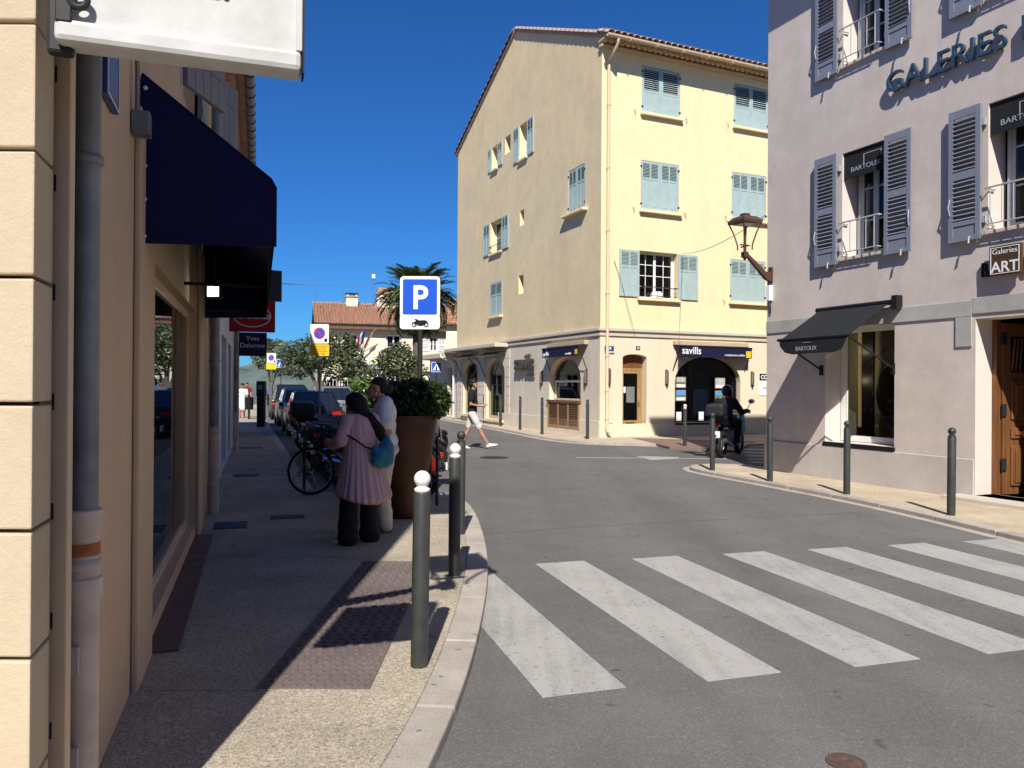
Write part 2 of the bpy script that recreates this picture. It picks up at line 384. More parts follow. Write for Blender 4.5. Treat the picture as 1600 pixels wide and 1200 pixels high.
BEIGE = pm('beige_metal', (0.66, 0.50, 0.33), 0.5, 0.06, 4)
WHITE = pm('white_paint', (0.78, 0.77, 0.74), 0.5, 0.05, 3)
SIGNW = pm('dirty_white_enamel', (0.53, 0.52, 0.49), 0.5, 0.13, 9, bs=0.08, bscale=10)
DARKB = pm('black_paint', (0.012, 0.012, 0.014), 0.4, 0.2, 5)
BLACKC = pm('black_canvas', (0.014, 0.016, 0.019), 0.85, 0.2, 12, bs=0.1, bscale=300)
NAVY = pm('navy_canvas', (0.004, 0.006, 0.055), 0.8, 0.12, 4, bs=0.06, bscale=300)
NAVYD = pm('dark_navy_canvas', (0.006, 0.008, 0.036), 0.7, 0.12, 4)
POST = pm('grey_green_post_paint', (0.036, 0.039, 0.037), 0.45, 0.3, 11, metal=0.0, spec=0.45, bs=0.08, bscale=60)
ZINC = pm('dull_zinc', (0.20, 0.21, 0.22), 0.5, 0.28, 7, metal=0.45, bs=0.06, bscale=14)
CASTB = pm('beige_painted_cast_iron', (0.55, 0.45, 0.37), 0.6, 0.18, 9, bs=0.1)
RUST = pm('rusty_iron', (0.36, 0.14, 0.05), 0.85, 0.45, 14, bs=0.2)
IRON = pm('dark_iron', (0.035, 0.033, 0.032), 0.55, 0.2, 9, metal=0.4)
GRATE = pm('blue_black_iron', (0.03, 0.038, 0.06), 0.6, 0.2, 9, metal=0.2)
RAILG = pm('pale_grey_rail_paint', (0.38, 0.40, 0.42), 0.5, 0.1, 5)
BRONZE = pm('bronze_lamp_paint', (0.10, 0.055, 0.038), 0.45, 0.15, 8, metal=0.3)
OAK = wood('honey_oak', (0.40, 0.24, 0.10)); DOORW = wood('brown_door_wood', (0.18, 0.072, 0.024)); DWOOD = wood('dark_louvre_wood', (0.17, 0.085, 0.045))
TAN = pm('tan_window_frame', (0.50, 0.385, 0.26), 0.6, 0.08, 5)
CORTEN = pm('rust_brown_planter', (0.080, 0.034, 0.018), 0.5, 0.28, 3.5, metal=0.15, bs=0.03)
GLASS = glassmat('window_glass', (0.55, 0.58, 0.57), 1.42); GLASSD = glassmat('dark_window_glass', (0.30, 0.32, 0.33), 1.6)
SHOPGL = glassmat('shop_glass', (0.62, 0.60, 0.52), 1.55)
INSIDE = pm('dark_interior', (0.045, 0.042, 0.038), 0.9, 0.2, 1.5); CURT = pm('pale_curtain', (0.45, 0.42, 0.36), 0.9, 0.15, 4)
INSIDEB = pm('khaki_interior', (0.16, 0.14, 0.09), 0.9, 0.1, 1.5)
SIGNB = pm('sign_blue', (0.012, 0.085, 0.56), 0.4, 0.03, 3); SIGNR = pm('sign_red', (0.55, 0.02, 0.02), 0.45, 0.05, 3); SIGNY = pm('sign_yellow', (0.80, 0.50, 0.02), 0.5, 0.05, 3)
SIGNWH = pm('sign_white', (0.80, 0.80, 0.79), 0.45, 0.03, 3); REDC = pm('red_canvas', (0.30, 0.012, 0.012), 0.8, 0.1, 4); GREENC = pm('green_canvas', (0.05, 0.35, 0.14), 0.8, 0.1, 4)
BLUELET = pm('blue_steel_letter', (0.055, 0.10, 0.15), 0.35, 0.1, 5, metal=0.4); BROWNS = pm('brown_sign', (0.075, 0.040, 0.020), 0.5, 0.1, 4)
STEEL = pm('brushed_steel', (0.45, 0.43, 0.40), 0.3, 0.1, 20, metal=0.9); CABLE = pm('grey_cable', (0.25, 0.25, 0.25), 0.6, 0.1, 9)
RUBBER = pm('tyre_rubber', (0.016, 0.016, 0.016), 0.85, 0.15, 20); CHROME = pm('chrome', (0.6, 0.6, 0.6), 0.18, 0.05, 4, metal=1.0)
SKIN = pm('skin', (0.40, 0.20, 0.13), 0.55, 0.07, 9, spec=0.4); HAIR = pm('black_hair', (0.012, 0.009, 0.008), 0.5, 0.3, 40, bs=0.3, bscale=90)
# ================================================================ GROUND
RZ = -0.06                                               # road level; pavements are at 0
mb = MB(); mb.quad((-900, -300, RZ), (900, -300, RZ), (900, 1500, RZ), (-900, 1500, RZ))
road = mb.build('road', ASPHALT); tag(road, kind='structure')

def offs(line, d):                                       # polyline shifted to its left by d
    out = []
    for i, p in enumerate(line):
        a = V(line[max(i - 1, 0)]); b = V(line[min(i + 1, len(line) - 1)]); t = (b - a).normalized()
        out.append((p[0] - t.y * d, p[1] + t.x * d))
    return out
def resample(line, step):
    out = [V(line[0])]; acc = 0
    for i in range(len(line) - 1):
        a, b = V(line[i]), V(line[i + 1]); L = (b - a).length; pos = 0
        while acc + (L - pos) >= step:
            pos += step - acc; acc = 0; out.append(a + (b - a) * (pos / L))
        acc += L - pos
    return out
def smooth_line(line, it=2):
    for _ in range(it):
        o = [line[0]]
        for i in range(len(line) - 1):
            a, b = V(line[i]), V(line[i + 1]); o += [tuple(a * .75 + b * .25), tuple(a * .25 + b * .75)]
        o.append(line[-1]); line = o
    return line
def kerb(line, side, parent, length=1.0, width=0.2, top=0.004, mat=None, lab=None):
    pts = resample(line, length / 4); i = 0
    while i + 4 < len(pts):
        seg = [tuple(p) for p in pts[i:i + 5]]; i += 4
        a, b = V(seg[0]), V(seg[-1]); t = (b - a).normalized() * 0.004
        seg[0] = tuple(a + t); seg[-1] = tuple(b - t)
        inn = offs(seg, width * side)
        MB().slab(seg + inn[::-1], -0.25, top + random.uniform(-.002, .002)).build('kerb_stone', mat or KERB, parent, bevel=0.012)
def clip(poly, f):                                       # keep the side where f(p) >= 0
    out = []
    for i in range(len(poly)):
        a, b = V(poly[i]), V(poly[(i + 1) % len(poly)]); fa, fb = f(a), f(b)
        if fa >= 0: out.append(tuple(a))
        if (fa >= 0) != (fb >= 0): out.append(tuple(a + (b - a) * (fa / (fa - fb))))
    return out
DL = V((-0.3134, 0.9496)); NL = V((0.9496, 0.3134)); L0 = V((-0.654, 0.0))
def lw(y, o=0.0):                                        # point of the left facade line at distance y, o metres out
    t = y / DL.y; p = L0 + DL * t + NL * o
    return (p.x, p.y)

# left pavement: bulges out at the crossing, then narrows along the parking bay
lk_near = smooth_line([(-1.9, -4.0), (-0.95, 0.0), (-0.6, 1.6), (-0.33, 3.23), (-0.225, 4.35), (-0.185, 5.84), (-0.2, 6.88), (-0.265, 8.03), (-0.45, 9.8), (-0.66, 10.9), (-0.95, 11.55), (-1.45, 11.75), (-3.02, 11.75)])
lk_far = [(-3.02, 11.75), (-12.1, 37.6), (-22.0, 66.0)]
pav = MB().slab([(-14, -4), (-1.9, -4), (-3.3, 11.0), (-12, 36), (-23, 66), (-30, 66)], -0.24, -0.012).build('pavement_left', PAVE); tag(pav, kind='structure')
inner = offs(lk_near, 0.2)
inner[-1] = (-3.2, 11.55); inner[-2] = (-2.9, 11.55)
fi = offs(lk_far, 0.2)
poly = inner[:-1] + [(-3.18, 11.6), fi[1], fi[2], (-27, 66), (-6.5, -4.0)]
cuts = [-4, 1.0, 4.02, 7.15, 9.35, 12.3, 15.5, 18.7, 22, 25.5, 29, 33, 37, 42, 50, 66]
for a, b in zip(cuts[:-1], cuts[1:]):
    k = 0.02
    p = clip(clip(poly, lambda q: q.y - a - 0.004 + k * q.x * 0), lambda q: b - 0.004 - q.y)
    if len(p) > 2: MB().slab(p, -0.2, 0.0).build('paving_panel', PAVE, pav)
kerb(lk_near, 1, pav); kerb(lk_far, 1, pav, 1.6)
# tactile strip with domed studs
tp = thing('tactile_paving', 'violet brown studded warning slabs set into the pavement before the crossing', 'tactile paving', (-1.04, 4.05, 0))
for k in range(7):
    y0 = 4.045 + k * 0.42; s = MB(); s.box(-1.34, -0.738, y0 + .003, y0 + .417, -0.05, 0.006)
    sl_ = s.build('slab', TACT, tp); d = MB()
    for r in range(6):
        for c in range(8):
            x = -1.34 + 0.045 + c * 0.0735 + (0.018 if r % 2 else 0); y = y0 + 0.035 + r * 0.07
            d.lathe([(0.0225, 0.005), (0.0205, 0.0125), (0.014, 0.0145), (0, 0.0145)], (x, y, 0), 9)
    tag(d.build('studs', TACT, sl_, smooth=True), kind='stuff')

# zebra crossing
AXZ = V((0.969, 0.247)) * 0.97; DZ = V((0.297, -0.955))
s0 = V((0.228, 7.19))
for k in range(-1, 7):
    a = s0 + AXZ * k; w = V((0.955, 0.297)) * 0.49; e = a + DZ * 2.98
    MB().slab([tuple(a), tuple(e), tuple(e + w), tuple(a + w)], RZ - 0.001, RZ + 0.004).build('crosswalk_stripe', PAINT, road)
# thin line with a give-way arrow head across the mouth of the side street
a, b = gr(900, 715, RZ), gr(1135, 717, RZ)
t = V((b.x - a.x, b.y - a.y)).normalized(); nn = V((-t.y, t.x))
MB().slab([tuple(V((a.x, a.y)) - nn * .05), tuple(V((b.x, b.y)) - nn * .05), tuple(V((b.x, b.y)) + nn * .05), tuple(V((a.x, a.y)) + nn * .05)], RZ - .001, RZ + .004).build('lane_line', PAINT, road)
MB().slab([tuple(gr(*p, RZ + .006).xy) for p in ((992, 712.6), (1018, 719), (1062, 716.5), (1060, 714.3))], RZ + .0045, RZ + .008).build('arrow_marking', PAINT, road)
# tarred seams in the asphalt
TAR = pm('tar_seam', (0.085, 0.083, 0.08), 0.8, 0.2, 20)
for q in (((735, 836), (900, 824), (1120, 812), (1345, 801)),):
    P_ = [gr(a_[0], a_[1], RZ).xy for a_ in q]
    for a, b in zip(P_[:-1], P_[1:]):
        t = (b - a).normalized(); nn = V((-t.y, t.x)) * .008
        MB().slab([tuple(a - nn), tuple(b - nn), tuple(b + nn), tuple(a + nn)], RZ - .001, RZ + .002).build('tar_seam', TAR, road)
# manholes and valve cap
def cover(x, y, r, name, label, z=RZ, mat=None):
    t_ = thing(name, label, 'manhole cover', (x, y, z))
    m_ = MB(Matrix.Translation((x, y, z))); m_.lathe([(r, -0.02), (r, 0.006), (r * .86, 0.006), (r * .86, 0.003), (0, 0.003)], n=32); m_.build('rim', mat or IRON, t_, smooth=True, angle=20)
    m_ = MB(Matrix.Translation((x, y, z))); m_.lathe([(r * .84, 0.0025), (r * .84, 0.007), (r * .3, 0.0075), (r * .28, 0.004), (0, 0.004)], n=32); m_.build('plate', mat or IRON, t_, smooth=True, angle=20)
    return t_
p = gr(772, 715, RZ); cover(p.x, p.y, 0.34, 'manhole_cover', 'round iron manhole cover in the road near the walking man')
p = gr(1322, 1192, RZ); RUSTC = pm('rust_brown_iron', (0.10, 0.06, 0.05), 0.7, 0.3, 30)
cv = cover(p.x, p.y, 0.085, 'valve_cover', 'small round brown valve cap in the asphalt before the crossing', mat=RUSTC)
cv['category'] = 'valve cap'

# right pavement
rk = smooth_line([(8.2, -4.0), (7.0, 1.0), (6.3, 4.0), (5.62, 8.0), (5.11, 10.97), (4.25, 13.37), (3.72, 14.7), (3.55, 15.55), (3.85, 16.15), (4.45, 16.25), (5.3, 15.8)])
RB0 = gr(1197, 733.5, 0.0); RDX = V((0.404, -0.915)).normalized()
MR = frame((RB0.x, RB0.y, 0), RDX)
e = MR @ V((20, 0.3, 0)); c0 = MR @ V((0, .3, 0))
pr = MB().slab(offs(rk, -0.19) + [(c0.x, c0.y), (e.x, e.y)], -0.24, 0.0).build('pavement_right', PAVE2); tag(pr, kind='structure')
kerb(rk, -1, pr, 1.0, 0.19)
gut = offs(rk, 0.14)
MB().slab(rk + gut[::-1], -.2, RZ + .006).build('gutter_strip', KERB, pr)
# pavement along the yellow building
YC = gr(937, 683.5, 0.0); YAX = V((0.915, 0.404)).normalized(); YGX = V((0.404, -0.915)).normalized()
MYR = frame((YC.x, YC.y, 0), YAX)
YLEN = 13.5
YO = V((YC.x, YC.y)) - YGX * YLEN
MYG = frame((YO.x, YO.y, 0), YGX)
yk = smooth_line([(-9.5, 58), (-5.6, 44), (-3.53, 38.5), (-1.03, 31.0), (0.35, 26.6), (1.165, 23.9), (1.9, 22.6), (3.0, 22.0), (4.6, 21.7), (8.5, 22.2), (14, 24.6), (22, 28.2)])
far = MYR @ V((24, .5, 0)); cor = MYR @ V((.4, .5, 0)); lft = MYG @ V((-14, 2.5, 0))
py_ = MB().slab(offs(yk, 0.19) + [(far.x, far.y), (cor.x, cor.y), (lft.x, lft.y)], -0.24, 0.0).build('pavement_far', PAVE2); tag(py_, kind='structure')
kerb(yk, 1, py_, 1.2, 0.19)
gut = offs(yk, -0.22); MB().slab(yk + gut[::-1], -.2, RZ + .006).build('gutter_strip', KERB, py_)
# brown paved ramp at the house door
P = [gr(*q, 0).xy for q in ((985, 684), (1046, 698.5), (1100, 700), (1150, 704), (1180, 690))]
MB().slab([tuple(q) for q in P], -.1, 0.004).build('brown_ramp', BRICKPAVE, py_)
# zebra bars in the shade of the side street
for k in range(5):
    a = gr(1172 - k * 3, 722 - k * 5.0, RZ); b = gr(1260, 724 - k * 5.2, RZ)
    MB().slab([(a.x, a.y - .2), (b.x, b.y - .2), (b.x, b.y + .2), (a.x, a.y + .2)], RZ - .001, RZ + .004).build('side_crosswalk_stripe', PAINT, road)

# gratings let into the left pavement
def grating(px, py, w, d, lab):
    p = gr(px, py, 0); t_ = thing('drain_grating', lab, 'drain grating', (p.x, p.y, 0), group='iron covers in the shaded pavement')
    M = frame((p.x, p.y, 0), NL); b = MB(M); b.box(-w / 2, w / 2, -d / 2, d / 2, -.03, .003); b.build('frame', GRATE, t_)
    n = 8
    for k in range(n):
        x = -w / 2 + .03 + k * (w - .06) / (n - 1)
        MB(M).box(x - .012, x + .012, -d / 2 + .02, d / 2 - .02, .002, .010).build('bar', GRATE, t_)
grating(360, 821, .36, .45, 'blue black iron grating beside the foot of the beige downpipe')
grating(449, 808, .40, .26, 'blue black iron cover alone in the shaded pavement behind the two women')
grating(385, 743, .42, .40, 'iron cover in the shaded pavement beside the recessed shop door')
grating(392, 700, .55, .45, 'iron cover farthest along the shaded pavement')
# distant hill
hb = MB(); ring = []
N = 40
for i in range(N + 1):
    x = -420 + i * 16; h = 26 + 9 * math.sin(i * .37) + 6 * math.sin(i * .9 + 1)
    ring.append((x, h))
hb.add([(x, 560, -2) for x, h in ring] + [(x, 600 + h, h) for x, h in ring] + [(x, 760, -2) for x, h in ring],
       [(i, i + 1, N + 2 + i, N + 1 + i) for i in range(N)] + [(N + 1 + i, N + 2 + i, 2 * N + 3 + i, 2 * N + 2 + i) for i in range(N)])
HILL = pm('grey_green_hill_scrub', (0.10, 0.13, 0.11), 0.95, 0.35, 0.06, world=True)  # grey green scrub tone, mottled by noise
tag(hb.build('hill', HILL, smooth=True), kind='structure')
# ================================================================ YELLOW CORNER HOUSE
YB = thing('corner_house', 'yellow three storey corner house with sage shutters, ochre gable and shop arches', 'house', (YC.x, YC.y, 0))
EAVE = 12.75; RIDGE = 15.75; YDEP = YLEN; YW = 13.0; GF = 3.42
def rect(M, x0, y0, x1, y1, d=0.0):
    a = fx(M, x0, y0, d); b = fx(M, x1, y1, d)
    return [min(a[0], b[0]), max(a[0], b[0]), min(a[1], b[1]), max(a[1], b[1])]
def R2(M, px0, px1, pyt, pyb, d=0.0):                    # top and bottom measured at the middle of the opening
    xm = (px0 + px1) / 2
    return [fx(M, px0, pyt, d)[0], fx(M, px1, pyt, d)[0], fx(M, xm, pyb, d)[1], fx(M, xm, pyt, d)[1]]
# windows of the sunny face: (px left, px right, py top mid, py bottom mid)
yr_closed = [R2(MYR, 1003.2, 1063, 108, 181), R2(MYR, 1147, 1200.5, 135, 202), R2(MYR, 1001.5, 1061, 254, 331), R2(MYR, 1143.5, 1197.5, 272, 344), R2(MYR, 1141, 1196, 407, 473)]
yr_open = R2(MYR, 998.5, 1058.5, 394, 467)
yr_door = R2(MYR, 973, 1010.5, 553.5, 675.5); yr_door[2] = 0.02
yr_shop = R2(MYR, 1054.7, 1157, 557, 660)
holes = [tuple(r) + (0, .16) for r in yr_closed] + [tuple(yr_open) + (0, .3)]
w = MB(MYR); wall(w, 0.0, YW, GF, EAVE, holes, m=0); w.build('sunny_wall', YWALL, YB)
holes = [tuple(yr_door) + (0.12, .35), tuple(yr_shop) + (0.85, .3)]
w = MB(MYR); wall(w, 0.0, YW, -0.15, GF, holes, m=0); w.build('ground_floor_wall', GWALL, YB)
# gable face
ga = [R2(MYG, 768.8, 778.7, 228, 264), R2(MYG, 789.3, 797.8, 212, 239), R2(MYG, 812, 825, 192, 247), R2(MYG, 888, 914, 261, 330), R2(MYG, 766.5, 785, 344, 394),
      R2(MYG, 812.4, 819, 328, 352), R2(MYG, 810.4, 818, 430, 459), R2(MYG, 766.5, 785, 440, 492)]
gdep = [.3, .35, .3, .08, .3, .35, .35, .08]
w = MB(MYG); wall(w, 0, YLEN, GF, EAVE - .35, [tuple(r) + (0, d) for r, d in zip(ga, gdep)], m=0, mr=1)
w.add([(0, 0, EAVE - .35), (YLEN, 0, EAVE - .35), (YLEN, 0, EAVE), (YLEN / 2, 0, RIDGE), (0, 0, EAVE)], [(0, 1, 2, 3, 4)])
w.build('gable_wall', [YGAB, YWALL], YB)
ar1 = R2(MYG, 723.5, 746, 563, 647); ar2 = R2(MYG, 759.5, 788.5, 560, 655); ar3 = R2(MYG, 858.5, 907.5, 558, 626)
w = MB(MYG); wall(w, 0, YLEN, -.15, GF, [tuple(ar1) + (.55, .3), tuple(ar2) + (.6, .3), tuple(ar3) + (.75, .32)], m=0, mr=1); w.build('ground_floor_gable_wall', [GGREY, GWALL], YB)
# hidden faces and floor inside so that the house is closed
w = MB(MYR); w.quad((YW, 0, -.15), (YW, YDEP, -.15), (YW, YDEP, EAVE), (YW, 0, EAVE)); w.quad((0, YDEP, -.15), (YW, YDEP, -.15), (YW, YDEP, EAVE), (0, YDEP, EAVE))
w.add([(YW, 0, EAVE), (YW, YDEP, EAVE), (YW, YDEP / 2, RIDGE)], [(0, 1, 2)]); w.build('back_wall', YGAB, YB)
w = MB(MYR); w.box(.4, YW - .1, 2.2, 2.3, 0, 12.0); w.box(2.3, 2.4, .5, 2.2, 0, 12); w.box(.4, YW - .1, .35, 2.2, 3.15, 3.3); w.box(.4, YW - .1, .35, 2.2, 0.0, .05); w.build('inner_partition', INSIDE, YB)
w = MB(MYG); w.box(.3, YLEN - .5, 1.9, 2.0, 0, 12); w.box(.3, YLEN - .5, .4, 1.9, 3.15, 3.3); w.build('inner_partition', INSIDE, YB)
# cornice strips (two tiers, butted at the corner)
for (z0, z1, d) in ((3.24, 3.33, .05), (3.40, 3.50, .09)):
    MB(MYR).box(-d, YW, -d, -.002, z0, z1).build('cornice', CORN, YB, bevel=.01)
    MB(MYG).box(5.25, YLEN - .003, -d, -.002, z0, z1).build('cornice', CORN, YB, bevel=.01)
MB(MYR).box(.002, YW, -.03, -.002, 0.0 - .1, .42).build('plinth', GWALL, YB, bevel=.01)
MB(MYG).box(5.2, YLEN - .003, -.035, -.002, -.1, .52).build('plinth', GGREY, YB, bevel=.01)
# corner strip, lighter
MB(MYR).box(-.012, .34, -.012, .1, .42, 3.24).build('corner_pilaster', GWALL, YB)
# quoined stonework round the two arches
x0 = ar2[1] + .12
for xq, wq in ((ar2[1] + .14, .42), (ar1[1] + .1, ar2[0] - ar1[1] - .2), (.12, ar1[0] - .25)):
    for k in range(8):
        MB(MYG).box(xq, xq + wq, -.03, -.002, .1 + k * .375, .1 + k * .375 + .36).build('quoin_block', GGREY, YB, bevel=.012)
# projecting slab over the arches
MB(MYG).box(-.1, fx(MYG, 795, 540)[0], -.62, -.002, 3.20, 3.36).build('canopy_slab', CORN, YB, bevel=.02)

# ---- roof: slab, cover tiles along the eave and the verge, gutter, rafters
rf = MB(MYR); ov = .62; sl_z = (RIDGE - EAVE) / (YDEP / 2)
for sgn in (0, 1):
    ya, yb = (-ov, YDEP / 2) if not sgn else (YDEP + .22, YDEP / 2)
    za = EAVE - (ov if not sgn else .22) * sl_z + .12; zb = RIDGE + .12
    rf.add([(-.07, ya, za), (YW + .2, ya, za), (YW + .2, yb, zb), (-.07, yb, zb), (-.07, ya, za - .12), (YW + .2, ya, za - .12), (YW + .2, yb, zb - .12), (-.07, yb, zb - .12)],
           [(0, 1, 2, 3), (7, 6, 5, 4), (0, 4, 5, 1), (1, 5, 6, 2), (2, 6, 7, 3), (3, 7, 4, 0)])
roof = rf.build('roof', TILEP, YB)
def half_tile(L=.45, r0=.125, r1=.10, th=.014, n=7):
    t = MB()
    for (x, ra) in ((0, r0), (L, r1)):
        pass
    vs = []; fs = []
    for (x, ra) in ((0, r0), (L, r1)):
        for rr in (ra, ra - th):
            for k in range(n + 1):
                a = math.pi * k / n; vs.append((math.cos(a) * rr, x, math.sin(a) * rr * .85))
    m_ = n + 1
    for k in range(n):
        fs += [(k, k + 1, 2 * m_ + k + 1, 2 * m_ + k), (m_ + k, 3 * m_ + k, 3 * m_ + k + 1, m_ + k + 1), (k, m_ + k, m_ + k + 1, k + 1), (2 * m_ + k, 2 * m_ + k + 1, 3 * m_ + k + 1, 3 * m_ + k)]
    t.add(vs, fs); return t.mesh('roof_tile', TILEP, smooth=True)
TM = half_tile(); ang = math.atan(sl_z)
for k in range(56):
    x = -.06 + k * .235
    for row in range(2):
        M_ = MYR @ Matrix.Translation((x, -ov - .06 + row * .37, EAVE - (ov + .06 - row * .37) * sl_z + .16 + row * .01)) @ Matrix.Rotation(ang, 4, 'X')
        put('roof_tile', TM, roof, M_)
Lr = math.hypot(YDEP / 2 + ov, RIDGE - EAVE + ov * sl_z)
for sgn in (0, 1):
    for k in range(1 if sgn else 0, int(Lr / .36)):
        s_ = k * .36; ca = s_ * math.cos(ang); y = -ov + ca; z = EAVE - ov * sl_z + .14 + s_ * math.sin(ang)
        if sgn: M_ = MYR @ Matrix.Translation((-.03, YDEP - y, z - .02)) @ Matrix.Rotation(math.pi, 4, 'Z') @ Matrix.Rotation(ang, 4, 'X')
        else: M_ = MYR @ Matrix.Translation((-.03, y, z - .02)) @ Matrix.Rotation(ang, 4, 'X')
        put('verge_tile', TM, roof, M_)
# ---- scalloped courses under the eave (genoise)
GM = MB(); vs = [(math.cos(math.pi * k / 6) * .07, 0, -math.sin(math.pi * k / 6) * .07 * .8) for k in range(7)]
GM.add(vs + [(v[0], .18, v[2]) for v in vs], [(k, k + 1, 8 + k, 7 + k) for k in range(6)] + [tuple(range(7)), tuple(range(13, 6, -1))]); GM = GM.mesh('genoise_tile', BEIGE, smooth=True)
MB(MYR).box(-.1, YW, -.16, .02, EAVE - .34, EAVE - .27).build('genoise_course', BEIGE, roof)
for k in range(60): put('genoise_tile', GM, roof, MYR @ Matrix.Translation((0 + k * .21, -.32, EAVE - .19)))
MB(MYR).box(-.12, YW, -.33, .02, EAVE - .19, EAVE - .14).build('genoise_course', BEIGE, roof)
# gutter
g = MB(MYR); L = YW + .3
prof = [(-.62 - .05 + .075 * math.cos(a), EAVE - .19 + .085 * math.sin(a)) for a in [math.pi + math.pi * k / 8 for k in range(9)]]
n_ = len(prof); g.add([(-.2, y, z) for y, z in prof] + [(L, y, z) for y, z in prof] + [(-.2, y * .985, z + .01) for y, z in prof] + [(L, y * .985, z + .01) for y, z in prof],
      [(k, k + 1, n_ + k + 1, n_ + k) for k in range(n_ - 1)] + [(2 * n_ + k, 3 * n_ + k, 3 * n_ + k + 1, 2 * n_ + k + 1) for k in range(n_ - 1)] + [tuple(range(n_))])
gut_ = g.build('gutter', BEIGE, YB, smooth=True)
for k in range(12): MB(MYR).box(.6 + k, .63 + k, -.76, -.58, EAVE - .29, EAVE - .265).build('gutter_bracket', BEIGE, gut_)
# downpipe at the corner
dx = fx(MYR, 947.5, 400)[0]
d = MB(MYR); d.tube([(dx, -.66, EAVE - .26), (dx, -.64, EAVE - .42), (dx, -.1, EAVE - .75), (dx, -.09, EAVE - 1.0), (dx, -.09, .35), (dx, -.14, .2), (dx + .1, -.2, .14)], .05, 10); dp = d.build('downpipe', BEIGE, YB, smooth=True)
for z in (.6, 1.5, 2.6, 4.6, 6.6, 8.6, 10.6): MB(MYR @ Matrix.Translation((dx, -.09, z))).lathe([(.062, -.03), (.066, 0), (.062, .03)], n=12).build('pipe_clamp', BEIGE, dp, smooth=True)

# ---- shutters
SLAT = {}
def shutter(M, x0, x1, z0, z1, y, mat, root, panels, slat=0.062, th=.035, solid=None, rot=0.0, name='shutter', plank=0, pitch=40):
    """leaf standing at depth y (front at y); panels = [(z0,z1)] louvred, in metres from the bottom; solid panels are raised fields"""
    Mh = M @ Matrix.Translation((x0, y, z0))
    if rot: Mh = Mh @ Matrix.Rotation(rot, 4, 'Z')
    W_, H_ = x1 - x0, z1 - z0; st = min(.075, W_ * .16)
    b = MB(Mh); cols = panels.get('cols', 1); lv = panels['louvre']
    b.box(0, st, 0, th, 0, H_); b.box(W_ - st, W_, 0, th, 0, H_)
    cw = (W_ - 2 * st - (cols - 1) * st * .7) / cols
    edges = [0.0]
    for (a, c) in lv: edges += [a, c]
    edges.append(H_)
    for c in range(1, cols):
        xx = st + c * cw + (c - 1) * st * .7; b.box(xx, xx + st * .7, .001, th - .001, 0.01, H_ - .01)
    zz = 0.0; prev = 0.0
    for (a, c) in sorted(lv):
        if a - prev > .25:                                # tall solid field below / between: rail + recessed board
            b.box(st, W_ - st, .002, th - .002, prev, prev + .08); b.box(st, W_ - st, .002, th - .002, a - .07, a)
            b.box(st, W_ - st, .013, th - .006, prev + .08, a - .07)
            if plank:
                for k in range(1, plank): pass
        else: b.box(st, W_ - st, .002, th - .002, prev, a)
        prev = c
    if H_ - prev > .005: b.box(st, W_ - st, .002, th - .002, prev, H_)
    o = b.build(name, mat, root)
    if plank:
        a = min(lv)[0]
        for k in range(plank):
            xx = st + (W_ - 2 * st) * k / plank
            MB(Mh).box(xx + .006, xx + (W_ - 2 * st) / plank - .006, .007, .02, .085, a - .075).build('board', mat, o)
    key = (round(cw, 3), mat.name, slat, pitch)
    if key not in SLAT:
        s = MB(Matrix.Rotation(math.radians(pitch), 4, 'X')); s.box(0.002, cw - .002, -slat * .48, slat * .48, -.005, .005); SLAT[key] = s.mesh('slat', mat)
    for (a, c) in lv:
        n = max(2, int(round((c - a) / slat)))
        for col in range(cols):
            xx = st + col * (cw + st * .7)
            for k in range(n):
                put('slat', SLAT[key], o, Mh @ Matrix.Translation((xx, th * .5, a + (k + .5) * (c - a) / n)))
    return o
def sill(M, x0, x1, z, root, mat=None, d=.14, over=.07):
    return MB(M).box(x0 - over, x1 + over, -d, .1, z - .09, z - .004).build('window_sill', mat or YWALL, root, bevel=.01)
def closed_pair(M, r, root, mat, style):
    x0, x1, z0, z1 = r; xm = (x0 + x1) / 2; H = z1 - z0 - .02; g_ = .012
    if style == 'half': P_ = {'louvre': [(H * .5, H - .09)], 'cols': 1}; pk = 9
    else: P_ = {'louvre': [(H * .66, H - .08)], 'cols': 2}; pk = 0
    for a, b in ((x0 + g_, xm - .004), (xm + .004, x1 - g_)):
        s = shutter(M, a, b, z0 + .012, z1 - .008, .008, mat, root, P_, slat=.07 if style == 'half' else .045, plank=pk)
        if style != 'half':
            for q in range(2):
                W_ = b - a; st = min(.075, W_ * .16); cw = (W_ - 2 * st - st * .7) / 2; xx = a + st + q * (cw + st * .7)
                MB(M).box(xx + .02, xx + cw - .02, .012, .03, z0 + .13, z0 + H * .66 - .1).build('panel', mat, s, bevel=.006)
        for zz in (.18, H - .2):
            xx = a if a < xm - .1 else b
            MB(M).box(xx - .035, xx + .035, -.012, .01, z0 + zz, z0 + zz + .05).build('hinge', IRON, s)
for i, r in enumerate(yr_closed):
    closed_pair(MYR, r, YB, SHUT_Y, 'half' if i < 2 else 'four'); sill(MYR, r[0], r[1], r[2], YB)
    for xx in (r[0] - .3, r[1] + .22): MB(MYR).tube([(xx, -.002, r[2] + .02), (xx, -.06, r[2] + .04), (xx + .02, -.07, r[2] - .12)], .008, 5).build('shutter_hook', IRON, YB)
def open_leaf(M, a, b, z0, z1, root, mat, cols=2, louv=.66, y=-.05, rot=0.0):
    H = z1 - z0
    return shutter(M, a, b, z0, z1, y, mat, root, {'louvre': [(H * louv, H - .08)], 'cols': cols}, slat=.045, rot=rot)
